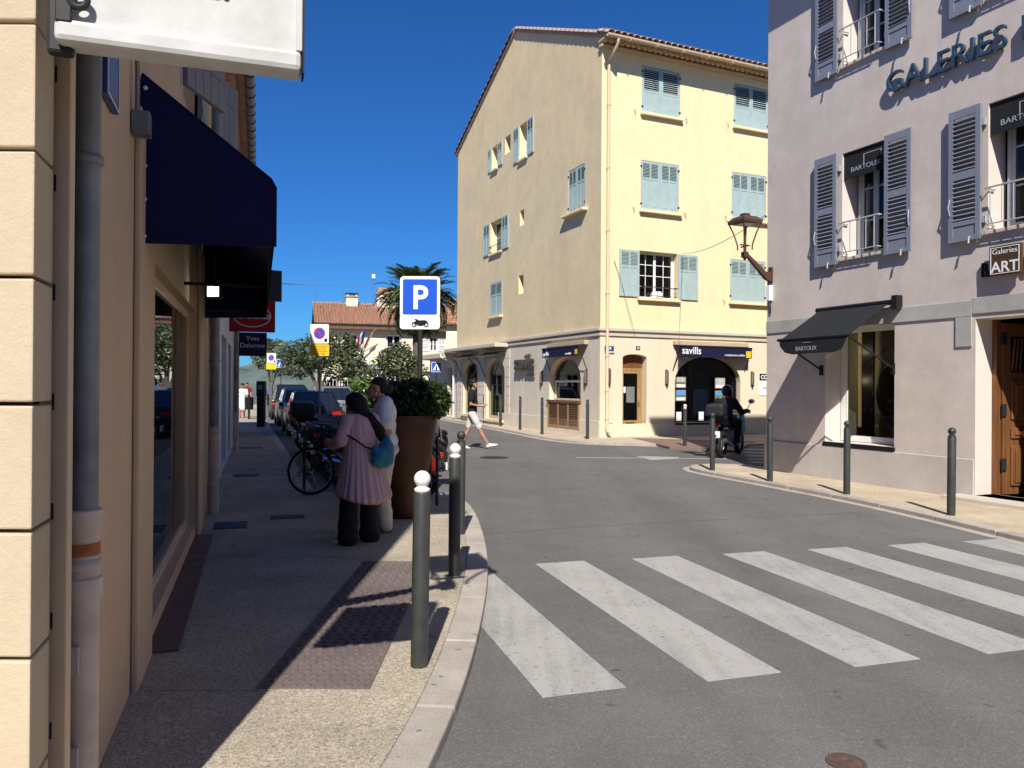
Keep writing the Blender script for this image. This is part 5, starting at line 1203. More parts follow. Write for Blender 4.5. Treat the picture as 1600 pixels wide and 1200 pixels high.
for (px, wd, z) in ((546, .95, 9.0), (597, 1.55, 9.35)):
    a = tx(px, 470)[0]; c_ = MB(MT).box(a, a + wd, 3.6, 4.5, TH + 1.6, z).build('chimney', TOWNW, TB); MB(MT).box(a - .08, a + wd + .08, 3.52, 4.58, z + .001, z + .10).build('chimney_cap', TILE, c_)
    if wd > 1: MB(MT).box(a + .1, a + wd - .1, 3.7, 4.4, z + .11, z + .55).build('chimney_pot', TILE, c_)
    else:
        for q in (a + .05, a + wd - .2): MB(MT).box(q, q + .15, 3.7, 4.4, z + .11, z + .3).build('chimney_post', TOWNW, c_)
        MB(MT).box(a - .05, a + wd + .05, 3.6, 4.5, z + .301, z + .36).build('cap_slab', IRON, c_)
def mast(px, top, lab, box=None):
    a = tx(px, 470)[0]; z1 = at(px, top, TY + 4).z; t_ = thing('roof_mast', lab, 'antenna', tuple(MT @ V((a, 4.4, TH + 2.0))), group='roof masts')
    MB(MT).tube([(a, 4.4, TH + 1.5), (a, 4.4, z1)], [.045, .02], 6).build('pole', ZINC, t_)
    if box: zc = at(px, box, TY + 4).z; MB(MT).box(a - .14, a + .14, 4.2, 4.36, zc - .17, zc + .17).build('aerial_box', SIGNWH, t_)
mast(496, 431, 'bare thin mast at the end of the terracotta roof'); mast(542, 444, 'short dark mast beside the small chimney'); mast(592, 403, 'tall mast with white box aerial beside the wide chimney', 428)
for i, r in enumerate(wins):
    sash(MT, r, TB, .12, 2, 2, 1, WHITE, GLASS, .07)
    MB(MT).box(r[0] + .1, r[0] + (r[1] - r[0]) * .45, .3, .32, r[2] + .1, r[3] - .1).build('curtain', CURT, TB)
    if i < 2: railing(MT, r[0] - .1, r[1] + .1, r[2], .85, TB, IRON, 9, .12)
for r in gfw:
    sash(MT, r, TB, .15, 1, 2, 2, WHITE, GLASSD, .06)
    bo = MB(MT).box(r[0], r[1], -.04, -.015, r[3] - .08, r[3] - .04).build('window_bars', WHITE, TB)
    for k in range(7): xx = r[0] + (r[1] - r[0]) * k / 6; MB(MT).box(xx - .015, xx + .015, -.04, -.016, r[2], r[3] - .081).build('bar', WHITE, bo)
for s_ in (-1, 1):
    r = wins[2]; wd = .62; xx = r[0] - wd - .02 if s_ < 0 else r[1] + .02; H = r[3] - r[2]
    shutter(MT, xx, xx + wd, r[2], r[3], -.05, WHITE, TB, {'louvre': [(.15, H * .5 - .05), (H * .5 + .05, H - .1)]}, slat=.12)
a = tx(541, 574); b = tx(610, 566)
fb = MB(MT).box(a[0] - .4, a[0] + 7.4, -.35, -.003, a[1] - .25, a[1] + .28).build('balcony_fascia', TOWNW, TB)
text('lettering', 'POLICE MUNICIPALE', MT, a[0], a[1] - .06, .42, SIGNB, TB, y=-.36, ext=.003, sx=1.0, bold=.008)
for k in range(9): xx = tx(556 + k * 7.2, 600)[0]; MB(MT).box(xx, xx + .16, -1.3, -1.16, .02, 2.9).build('porch_post', WHITE, TB)
MB(MT).box(tx(553, 600)[0], tx(625, 600)[0], -1.4, -.003, 2.91, 3.05).build('porch_roof', CORN, TB)
# flags
def flag(px, lean, lab, cols):
    f_ = tx(px, 545); base = MT @ V((f_[0], -.3, f_[1])); t_ = thing('flag', lab, 'flag', tuple(base), group='flags on the police station')
    M = MT @ Matrix.Translation((f_[0], -.2, f_[1])); tip = V((lean, -.9, 1.55))
    MB(M).tube([(0, 0, 0), tuple(tip)], .022, 6).build('pole', IRON, t_)
    n = len(cols)
    for k, c_ in enumerate(cols):
        b_ = MB(M); vs = []; fs = []
        for i in range(4):
            for j in range(5):
                u = (k + i / 3) / n; v_ = j / 4
                p = tip * (1 - v_ * .62) + V((-.72 * u * (1 if lean > 0 else 1) * .8, -.05 + .07 * math.sin(u * 9 + v_ * 2), -.75 * u - .1 * v_))
                vs.append(tuple(p))
        for i in range(3):
            for j in range(4): fs.append((i * 5 + j, i * 5 + j + 1, i * 5 + j + 6, i * 5 + j + 5))
        o = b_.add(vs, fs).build('stripe', c_, t_, smooth=True); m_ = o.modifiers.new('s', 'SOLIDIFY'); m_.thickness = .006
flag(566, .12, 'three coloured flag on the taller pole over the balcony', [SIGNB, SIGNWH, SIGNR]); flag(569, .75, 'red and white flag on the leaning pole over the balcony', [SIGNWH, SIGNR])
# low side wing, right of the palm
TX = thing('side_wing', 'cream wing with red roof behind the palm', 'building', tuple(at(690, 600, 57)))
p0 = at(655, 600, 58); MX = frame((p0.x, 58, 0), (1, .05)); w = MB(MX); wall(w, 2.0, 12, -.15, 6.2, [(4.0, 5.2, 3.6, 5.0, 0, .2)]); w.build('front_wall', TOWNW, TX); sash(MX, [4.0, 5.2, 3.6, 5.0], TX, .1, 2, 2, 1, WHITE, GLASSD, .06); MB(MX).box(2.0, 12, .9, 1.0, 0, 6.1).build('inner_partition', INSIDE, TX)
b = MB(MX); b.add([(1.7, -.5, 6.25), (12, -.5, 6.25), (12, 4, 8.6), (1.7, 4, 8.6)], [(0, 1, 2, 3)]); o = b.build('roof', TILE, TX); tiled(MX, 1.7, 12, -.5, 6.3, 4, 8.65, 'roof_tiles', o, .22, 10)
# far street end on the left: low white block, awning, wires
FB = thing('far_block', 'low pale building closing the street beyond the parked cars', 'building', (-36, 88, 0)); Mq = frame((-44, 88, 0), (1, .05))
w = MB(Mq); wall(w, 0, 12, -.15, 3.4, [(1 + k * 2.6, 2.6 + k * 2.6, .5, 2.4, 0, .2) for k in range(4)]); w.box(0, 12, .02, 6, 3.4, 3.5); w.build('front_wall', WHITEW, FB)
for k in range(4): sash(Mq, [1 + k * 2.6, 2.6 + k * 2.6, .5, 2.4], FB, .1, 2, 1, 1, WHITE, GLASSD, .08)
MB(Mq).box(.1, 11.9, 1.2, 1.3, 0, 3.3).build('inner_partition', INSIDE, FB)
ga_ = thing('green_awning', 'green canvas awning far down the left pavement', 'awning', tuple(ML @ V((24 * K, -.6, 2.5))))
b = MB(ML); b.add([(24.5 * K, -.02, 3.0), (25.9 * K, -.02, 3.0), (25.9 * K, -.85, 2.55), (24.5 * K, -.85, 2.55)], [(0, 1, 2, 3)]); o = b.build('canvas', GREENC, ga_); o.modifiers.new('s', 'SOLIDIFY').thickness = .02
MB(ML).box(24.5 * K, 25.9 * K, -.87, -.851, 2.35, 2.55).build('valance', GREENC, ga_)

# ================================================================ TREES
def leaves(mb, blobs, n, size, seed, flat=.5, elong=2.2):
    rnd = random.Random(seed); tot = sum(b[1][0] * b[1][1] * b[1][2] for b in blobs)
    for c, r in blobs:
        k = int(n * r[0] * r[1] * r[2] / tot)
        for _ in range(k):
            while True:
                u = V((rnd.uniform(-1, 1), rnd.uniform(-1, 1), rnd.uniform(-1, 1)))
                if .15 < u.length < 1: break
            u = u.normalized() * (u.length ** .6) * (1.0 if rnd.random() < .8 else rnd.uniform(.9, 1.25))
            p = V(c) + V((u.x * r[0], u.y * r[1], u.z * r[2]))
            d = V((rnd.gauss(0, 1), rnd.gauss(0, 1), rnd.gauss(0, flat))).normalized(); s_ = size * rnd.uniform(.6, 1.35)
            e_ = d.cross(V((rnd.gauss(0, 1), rnd.gauss(0, 1), rnd.gauss(0, 1)))).normalized()
            a_ = d * s_ * elong * .5; b_ = e_ * s_ * .5
            mb.add([p - a_, p + b_, p + a_, p - b_], [(0, 1, 2, 3)])
    return mb
BARK = pm('grey_bark', (0.13, 0.10, 0.08), .95, .35, 12, bs=.6, bscale=18)
OLIVE = m_leaf('olive_leaf', (0.105, 0.130, 0.062), .42, .25); BUSHL = m_leaf('dark_hedge_leaf', (0.030, 0.055, 0.016), .6, .25); OLEAN = m_leaf('bright_shrub_leaf', (0.085, 0.150, 0.035), .5, .3); PALML = m_leaf('palm_leaf', (0.085, 0.115, 0.035), .45, .25)
def tree(px, py_base, y, h, blobs, lab, seed, n=5000, size=.11):
    b = at(px, py_base, y); x, yy = b.x, b.y; t_ = thing('olive_tree', lab, 'tree', (x, yy, RZ), group='olive trees round the square')
    T = Matrix.Translation((x, yy, RZ)); rnd = random.Random(seed); tr = MB(T)
    tr.tube([(0, 0, -.1), (.05, 0, .5), (-.08, .05, h * .3), (.1, 0, h * .42)], [.22, .17, .14, .11], 8)
    for c, r in blobs:
        m_ = V((c[0] * .4, c[1] * .4, h * .42 + (c[2] - h * .42) * .45)); tr.tube([(-.05, .02, h * .28), tuple(m_), (c[0] * .8, c[1] * .8, c[2])], [.10, .065, .02], 6)
    tr.build('trunk', BARK, t_, smooth=True)
    tag(leaves(MB(T), blobs, n, size, seed).build('crown', OLIVE, t_), kind='stuff')
tree(500, 610, 46, 4.6, [((-.3, 0, 3.6), (1.6, 1.4, 1.0)), ((-1.3, .2, 2.9), (1.1, 1, .8)), ((1.0, 0, 2.9), (1.1, 1, .9)), ((.3, -.3, 4.3), (.9, .9, .7)), ((1.7, .2, 2.2), (.7, .7, .6)), ((-1.9, 0, 3.6), (.8, .8, .7))], 'olive tree with crooked trunk behind the parked cars', 1, 4200)
tree(620, 600, 47, 4.2, [((0, 0, 3.2), (1.3, 1.1, .9)), ((-.9, 0, 2.7), (.9, .8, .7)), ((1.0, 0, 2.6), (.9, .8, .7)), ((.2, 0, 3.8), (.7, .7, .6)), ((-1.4, 0, 2.1), (.7, .6, .5))], 'olive tree behind the round planter in front of the balcony', 2, 2600)
tree(549, 600, 48, 5.2, [((0, 0, 3.4), (.8, .8, .9)), ((.4, 0, 2.6), (.8, .7, .7)), ((-.3, 0, 4.3), (.6, .6, .7))], 'slim olive tree beside the no parking sign', 5, 1800)
tree(424, 610, 52, 5.0, [((0, 0, 3.7), (1.4, 1.1, 1.1)), ((.8, 0, 3.0), (.8, .8, .7)), ((-.7, 0, 4.2), (.9, .9, .7))], 'olive tree peeping past the dark blue hanging sign', 3, 2400)
def shrub(px, y, blobs, n, mat, size, lab, seed, name='shrub'):
    b = at(px, 605, y); t_ = thing(name, lab, 'shrub', (b.x, b.y, RZ), group='shrubs round the square'); T = Matrix.Translation((b.x, b.y, RZ))
    MB(T).tube([(0, 0, -.1), (0, .05, .6)], [.08, .05], 6).build('stem', BARK, t_); tag(leaves(MB(T), blobs, n, size, seed, .9, 3.2).build('foliage', mat, t_), kind='stuff')
shrub(566, 41, [((0, 0, 1.1), (.95, .8, .9)), ((.7, 0, .8), (.8, .7, .7)), ((-.7, 0, .7), (.8, .7, .6))], 1700, OLEAN, .13, 'bright green long leaved shrub beside the grey parked car', 7)
shrub(535, 43, [((0, 0, .8), (.9, .7, .6))], 700, OLEAN, .12, 'low green shrub behind the roof of the grey parked car', 8)
shrub(600, 43, [((0, 0, 1.0), (1.0, .7, .8))], 900, BUSHL, .12, 'dark green shrub just behind the head of the woman in white', 9)
# palm
def palm(px, y, top, lab):
    b = at(px, 600, y); zt = at(px, top, y).z; t_ = thing('palm_tree', lab, 'palm tree', (b.x, b.y, RZ)); T = Matrix.Translation((b.x, b.y, 0)); H = zt
    tr = MB(T); pts = [(0, 0, RZ + H * k / 24) for k in range(25)]; tr.tube(pts, [.30 + .03 * (k % 2) + (.10 if k > 21 else 0) for k in range(25)], 12); tr.build('trunk', BARK, t_, smooth=True)
    vars_ = []
    for vv in range(4):
        rnd = random.Random(40 + vv); m_ = MB(); L = 3.1; n = 30; droop = (.9, 1.25, 1.6, .6)[vv]; pts = []; a = 0.0; p = V((0, 0, 0))
        for k in range(n + 1):
            th = .9 - droop * 1.9 * (k / n) ** 1.3; pts.append(p.copy()); p = p + V((math.cos(th), 0, math.sin(th))) * (L / n)
        m_.tube([tuple(q) for q in pts[::3]], [.035 * (1 - k / 11) + .006 for k in range(len(pts[::3]))], 5)
        for k in range(3, n):
            t = (pts[k + 1] - pts[k - 1]).normalized(); wl_ = (.55 * math.sin(math.pi * (k / n) ** .75) + .12); up = V((-t.z, 0, t.x))
            for s_ in (-1, 1):
                d = (t * .75 + V((0, s_ * 1.0, 0)) + up * rnd.uniform(.05, .45)).normalized(); c_ = pts[k]; w_ = t * .085
                m_.add([c_ - w_, c_ + w_, c_ + d * wl_ * rnd.uniform(.85, 1.1) + V((0, 0, -.06)), ], [(0, 1, 2)])
        vars_.append(m_.mesh('frond', PALML))
    rnd = random.Random(9)
    for k in range(165):
        tilt = rnd.uniform(-.9, 1.3) if k > 24 else rnd.uniform(.5, 1.5)
        vi = 3 if tilt > .7 else (0 if tilt > .1 else (1 if tilt > -.45 else 2))
        Mw = T @ Matrix.Translation((0, 0, H + rnd.uniform(-.2, .2))) @ Matrix.Rotation(rnd.uniform(0, 6.283), 4, 'Z') @ Matrix.Rotation(-(tilt - .75), 4, 'Y') @ Matrix.Diagonal((rnd.uniform(.85, 1.1),) * 3 + (1,))
        put('frond', vars_[vi], t_, Mw)
palm(652, 50, 471, 'tall palm with drooping fronds behind the blue parking sign')
# overhead wire
wp = [at(437 + (590 - 437) * k / 10, 443 + 5 * k / 10 + .9 * (1 - (k / 5 - 1) ** 2), 14.2 + (60 - 14.2) * k / 10) for k in range(11)]
tag(MB().tube([tuple(p) for p in wp], .008, 4).build('overhead_wire', CABLE, loc=tuple(wp[0])), 'thin wire crossing the sky from the black hanging sign', 'wire')
a = MYR @ V((fx(MYR, 1065, 397)[0], -.08, fx(MYR, 1065, 397)[1])); b = V(MR @ V((.05, -.1, fx(MR, 1205, 336)[1])))
tag(MB().tube([tuple(a + (b - a) * (k / 12) + V((0, 0, -.18 * (1 - (k / 6 - 1) ** 2)))) for k in range(13)], .009, 4).build('overhead_wire', CABLE, loc=tuple(a)), 'thin wire slung between the yellow house and the mauve building', 'wire')
a = MYR @ V((fx(MYR, 959, 407)[0], -.03, fx(MYR, 959, 407)[1])); b = MYR @ V((fx(MYR, 990, 530)[0], -.10, 3.3))
tag(MB().tube([tuple(a), tuple(a * .7 + b * .3 + V((.03, 0, 0))), tuple(b)], .008, 4).build('hanging_cable', CABLE, loc=tuple(a)), 'thin cable hanging down the yellow wall beside the open shutter', 'cable')

# ================================================================ UNSEEN HOUSES, ADDED (keep bright low sky out of the shop glass)
def make_unseen_house(x0, x1, y, h, lab, mat, M=None):
    t_ = thing('unseen_house', lab, 'house', (x1, y, 0), group='unseen houses added for the shop glass reflections'); M = M or frame((x1, y, 0), (-1, 0)); n = max(2, int((x1 - x0) / 3)); L_ = x1 - x0
    wn_ = [(L_ * (k + .5) / n - .55, L_ * (k + .5) / n + .55, z, z + 1.7) for k in range(n) for z in (.9, 4.0)]
    w = MB(M); wall(w, 0, L_, -.1, h, [r + (0, .2) for r in wn_]); w.build('front_wall', mat, t_); MB(M).box(0, L_, .4, 8, -.1, h - .05).build('house_core', INSIDE, t_); MB(M).box(-.2, L_ + .2, -.4, 8.2, h, h + .2).build('roof', TILE, t_)
    for r in wn_: sash(M, list(r), t_, .12, 2, 2, 1, WHITE, GLASSD, .07)
make_unseen_house(-16, -4, -13, 7.0, 'unseen cream house, added to block sky reflections in the shop glass', TOWNW); make_unseen_house(-3.5, 8, -15, 7.5, 'unseen mauve house, added to block sky reflections in the shop glass', PINK); make_unseen_house(8.5, 22, -14, 7.2, 'unseen yellow house, added to block sky reflections in the shop glass', YWALL)
make_unseen_house(0, 26, 40, 7.6, 'unseen cream house, added to block sky reflections in the arched panes', TOWNW, frame((-30, 34, 0), (.35, 1)))  # added out of view, so the arched panes mirror a wall instead of sky
# ================================================================ STREET FURNITURE
def make_bollard(white):
    t_ = thing('bollard', '', 'bollard', (0, 0, 0), org=False)
    MB().lathe([(.050, -.15), (.050, .985), (.046, .995), (.0, .995)], n=22).build('post', POST, t_, smooth=True)
    m_ = WHITE if white else POST
    MB().lathe([(.042, .996), (.046, 1.003), (.046, 1.012), (.030, 1.022), (.030, 1.035)], n=22).build('collar', m_, t_, smooth=True)
    MB().ball((0, 0, 1.068), .048, 18, 12).build('ball', m_, t_, smooth=True)
    return t_
bw_, bg_ = make_bollard(True), make_bollard(False)
BL = [(bw_, 655, 1040, 'nearest bollard with white ball top beside the studded slabs', 1), (bw_, 709.5, 898, 'dark bollard with white ball top, second from the camera', 1), (bg_, 719, 834, 'plain grey bollard beside the planter, behind the white topped one', 1),
      (bg_, 1113, 735, 'grey bollard at the tip of the mauve corner pavement before the motorcycle', 1), (bg_, 1203, 752, 'grey bollard in front of the corner of the mauve building', 1), (bg_, 1323, 772, 'grey bollard before the gallery shop window', 1), (bg_, 1486, 805, 'grey bollard nearest the gallery wooden door', 1),
      (bw_, 1070, 697, 'white topped bollard before the wide arched shop window', 1.03), (bg_, 918, 686, 'grey bollard right at the yellow house corner', 1.1), (bg_, 847, 678.5, 'grey bollard left of the louvred timber apron', 1.12), (bg_, 812.5, 671.5, 'grey bollard beneath the steel shop letters', 1.12),
      (bg_, 781.7, 666, 'grey bollard in front of the nearer stone arch', 1.12), (bg_, 756, 661, 'grey bollard just ahead of the walking man', 1.12), (bg_, 712.5, 653, 'grey bollard behind the walking man', 1.12), (bg_, 694, 650, 'farthest grey bollard, before the low annex', 1.12)]
used = set()
for src, px, py, lab, s_ in BL:
    p = gr(px, py, 0); o = src if src.name not in used else copy_tree(src); used.add(src.name)
    o.location = (p.x, p.y, 0); o.scale = (1, 1, s_); o.rotation_euler = (random.uniform(-.008, .008), random.uniform(-.008, .008), random.uniform(0, 6)); tag(o, lab, 'bollard', 'ball topped bollards')
# planter
pc_ = gr(627, 812, 0); px_, py0 = pc_.x, pc_.y + .24
pt = thing('planter', 'tall tapered rust brown planter behind the two women', 'planter', (px_, py0, 0)); T = Matrix.Translation((px_, py0, 0))
MB(T).lathe([(.205, 0), (.215, .01), (.40, 1.215), (.425, 1.22), (.425, 1.245), (.385, 1.245), (.38, 1.12), (0, 1.12)], n=40).build('pot', CORTEN, pt, smooth=True)
MB(T).lathe([(.375, 1.121), (0, 1.13)], n=24).build('soil', BARK, pt)
bs = thing('clipped_bush', 'dense dark green clipped bush growing in the rust brown planter', 'bush', (px_ + .06, py0, 1.13)); T2 = Matrix.Translation((px_ + .08, py0, 0))
st = MB(T2)
for k in range(9): a = k * .7; st.tube([(.1 * math.cos(a), .1 * math.sin(a), 1.1), (.3 * math.cos(a), .3 * math.sin(a), 1.6)], [.015, .006], 5)
st.build('stems', BARK, bs)
bl = [((-.22, 0, 1.44), (.24, .30, .22)), ((.02, .02, 1.46), (.28, .32, .24)), ((.24, 0, 1.44), (.24, .30, .23)), ((.32, -.05, 1.38), (.17, .2, .17)), ((-.1, -.1, 1.34), (.34, .3, .15)), ((.15, -.1, 1.33), (.3, .3, .14)), ((-.15, .05, 1.60), (.2, .24, .06)), ((.15, .05, 1.60), (.24, .24, .07)), ((.4, 0, 1.45), (.08, .12, .12))]
tag(leaves(MB(T2), bl, 9500, .027, 21, .9, 1.9).build('foliage', BUSHL, bs), kind='stuff')
# sign posts
def octo(M, w_, h_, r, y0, y1, z, mat, name, root, mb=None):
    P_ = []
    for (cx, cz, a0) in ((w_ / 2 - r, h_ / 2 - r, 0), (-w_ / 2 + r, h_ / 2 - r, 90), (-w_ / 2 + r, -h_ / 2 + r, 180), (w_ / 2 - r, -h_ / 2 + r, 270)):
        for k in range(5): a = math.radians(a0 + 22.5 * k); P_.append((cx + r * math.cos(a), z + cz + r * math.sin(a)))
    return MB(M).prism(P_, y0, y1).build(name, mat, root)
Ys = 10.5
p = at(655.5, 600, Ys); MP = frame((p.x, Ys, 0), (1, -.02))
zc = at(655.5, 464, Ys).z; hw = (687 - 624.5) / FPX * Ys
ps = thing('parking_sign', 'blue parking sign with motorcycle plate on a dark post behind the bush', 'road sign', (p.x, Ys, 0))
MB(MP).tube([(0, .03, -.1), (0, .03, zc + .25)], .035, 12).build('post', IRON, ps, smooth=True)
octo(MP, hw, hw * 1.03, .05, -.015, .0, zc, SIGNWH, 'sign_panel', ps); octo(MP, hw * .86, hw * .88, .02, -.019, -.0151, zc, SIGNB, 'blue_field', ps)
text('letter', 'P', MP, 0, zc - hw * .29, hw * .82, SIGNWH, ps, y=-.021, ext=.001, align='CENTER', sx=.95, bold=.010)
z2 = at(655.5, 503, Ys).z; h2 = .20
octo(MP, hw, h2, .04, -.012, .0, z2, SIGNWH, 'plate', ps)
Mm = MP @ Matrix.Translation((0, -.016, z2 - .01))
mm = MB(Mm)
MB(Mm).torus((-.075, 0, -.025), .028, .008, 'y', 18, 5).build('motorcycle_wheel', DARKB, ps); MB(Mm).torus((.085, 0, -.025), .028, .008, 'y', 18, 5).build('motorcycle_wheel', DARKB, ps)
mm.prism([(-.08, -.03), (-.055, .035), (-.075, .045), (-.07, .052), (-.035, .045), (-.01, .03), (.06, .035), (.11, .02), (.06, .0), (.09, -.02), (.02, -.045), (-.03, -.04), (-.045, .0), (-.065, -.03)], -.002, .002); mm.build('motorcycle_pictogram', DARKB, ps)
for zz in (zc + .1, zc - .12, z2): MB(MP).box(-.06, .06, .001, .07, zz - .02, zz + .02).build('clamp', IRON, ps)
def noparking(px, pt_, y, sz, base, lab, lines):
    p = at(px, pt_, y); M = frame((p.x, y, 0), (1, -.03)); zt = p.z; t_ = thing('no_parking_sign', lab, 'road sign', (p.x, y, 0), group='no parking signs')
    MB(M).tube([(0, .03, base), (0, .03, zt - .05)], .03, 10).build('post', ZINC, t_, smooth=True)
    octo(M, sz, sz * 1.03, .03, -.014, 0, zt - sz / 2, SIGNWH, 'sign_panel', t_)
    Mc = M @ Matrix.Translation((0, -.0145, zt - sz * .47))
    MB(Mc).lathe([(sz * .31, -.003), (sz * .31, .0), (0, .0)], n=28, axis='y').build('red_ring', SIGNR, t_); MB(Mc).lathe([(sz * .25, -.006), (sz * .25, -.0031), (0, -.0031)], n=28, axis='y').build('blue_disc', SIGNB, t_)
    MB(Mc @ Matrix.Rotation(math.radians(45), 4, 'Y')).box(-sz * .25, sz * .25, -.009, -.0061, -sz * .03, sz * .03).build('red_bar', SIGNR, t_)
    MB(M).box(sz * .27, sz * .42, -.018, -.0141, zt - sz * .93, zt - sz * .75).build('pictogram', DARKB, t_)
    octo(M, sz * 1.05, sz * .62, .03, -.014, 0, zt - sz * 1.37, SIGNY, 'yellow_plate', t_)
    for k, l_ in enumerate(lines): text('lettering', l_, M, 0, zt - sz * (1.22 + .13 * k), sz * .115, DARKB, t_, y=-.0155, ext=.0008, align='CENTER')
noparking(499.5, 507, 20.5, .5, RZ, 'no parking sign with yellow plate on a post before the dark saloon', ['STATIONNEMENT', 'A 30 MINUTES', 'TOUS LES JOURS', 'DE 7H A 20H'])
noparking(424, 552, 40, .5, RZ, 'distant no parking sign beside the far pedestrian crossing sign', [])
def crossing(px, pt_, y, sz, lab):
    p = at(px, pt_, y); M = frame((p.x, y, 0), (1, 0)); zt = p.z; t_ = thing('crossing_sign', lab, 'road sign', (p.x, y, 0), group='pedestrian crossing signs')
    MB(M).tube([(0, .03, RZ), (0, .03, zt)], .03, 8).build('post', IRON, t_)
    octo(M, sz, sz, .03, -.012, 0, zt - sz / 2, SIGNWH, 'sign_panel', t_); octo(M, sz * .9, sz * .9, .02, -.016, -.0121, zt - sz / 2, SIGNB, 'blue_field', t_)
    MB(M).prism([(-sz * .36, zt - sz * .82), (sz * .36, zt - sz * .82), (0, zt - sz * .16)], -.02, -.0161).build('white_triangle', SIGNWH, t_)
    MB(M).prism([(-sz * .1, zt - sz * .8), (sz * .1, zt - sz * .8), (sz * .03, zt - sz * .35), (-.03 * sz, zt - sz * .35)], -.023, -.0201).build('walker_pictogram', DARKB, t_)
crossing(682, 565.5, 38, .5, 'pedestrian crossing sign beside the palm, left of the annex'); crossing(439, 561, 48, .55, 'small pedestrian crossing sign above the far parked cars')
# pay machine
p = gr(408, 667, 0); T = Matrix.Translation((p.x, p.y, 0)); pmn = thing('parking_meter', 'dark parking ticket machine on the pavement beside the parked cars', 'parking meter', (p.x, p.y, 0))
MB(T).box(-.14, .14, -.12, .12, 0, 1.15).build('column', DARKB, pmn, bevel=.02); MB(T).box(-.16, .16, -.14, .14, 1.151, 1.75).build('head', IRON, pmn, bevel=.03); MB(T).box(-.09, .09, -.148, -.141, 1.42, 1.6).build('screen', GREENC, pmn)
p = gr(399, 655, 0); T = Matrix.Translation((p.x - .3, p.y, 0)); lbn = thing('litter_bin', 'dark litter bin post farther along the shaded pavement', 'litter bin', (p.x - .3, p.y, 0))
MB(T).tube([(0, 0, 0), (0, 0, 1.0)], .05, 8).build('post', DARKB, lbn); MB(T).lathe([(.17, .45), (.19, .5), (.2, 1.0), (.21, 1.02), (.0, 1.03)], n=16).build('bin_body', DARKB, lbn, smooth=True)
# cycle hoops beside the planter
def hoop(x, y, rz, lab):
    t_ = thing('cycle_hoop', lab, 'cycle rack', (x, y, 0), group='cycle hoops', org=False, rz=rz)
    MB().tube([(-.3, 0, -.05), (-.3, 0, .84), (-.27, 0, .93), (-.2, 0, .95), (.2, 0, .95), (.27, 0, .93), (.3, 0, .84), (.3, 0, -.05)], .022, 8).build('tube', IRON, t_, smooth=True); MB().box(-.3, .3, -.012, .012, .28, .31).build('cross_bar', IRON, t_)
p = gr(683, 789, 0); hoop(p.x - .08, p.y + .27, math.radians(105), 'black cycle hoop at the kerb beside the planter'); hoop(-2.75, 11.35, math.radians(20), 'black cycle hoop holding the leaning bicycle')
# ================================================================ VEHICLES
def paint(name, col, metal=.4): return pm(name, col, .32, .04, 2, metal=metal, spec=.25, coat=.12)
CARGL = glassmat('car_glass', (0.10, 0.12, 0.14), 1.6, .02); LAMP = pm('tail_lamp_red', (0.40, 0.012, 0.012), .2, .1, 9, coat=.5); ALLOY = pm('alloy_rim', (0.42, 0.43, 0.44), .35, .1, 8, metal=.8); PLASTIC = pm('black_plastic', (0.02, 0.02, 0.022), .6, .15, 9)
def wheel(root, x, y, r=.32, w_=.2, name='wheel'):
    T = Matrix.Translation((x, y, r)); o = MB(T).lathe([(r * .64, -w_ / 2), (r * .9, -w_ / 2), (r, -w_ * .36), (r, w_ * .36), (r * .9, w_ / 2), (r * .64, w_ / 2), (r * .64, -w_ / 2)], n=26, axis='y').build(name, RUBBER, root, smooth=True)
    m_ = MB(T).lathe([(r * .64, -w_ * .42), (r * .6, -w_ * .3), (r * .2, -w_ * .36), (0, -w_ * .38)], n=20, axis='y'); m_.lathe([(r * .64, w_ * .42), (r * .6, w_ * .3), (r * .2, w_ * .36), (0, w_ * .38)], n=20, axis='y')
    m_.build('rim', ALLOY, o, smooth=True)
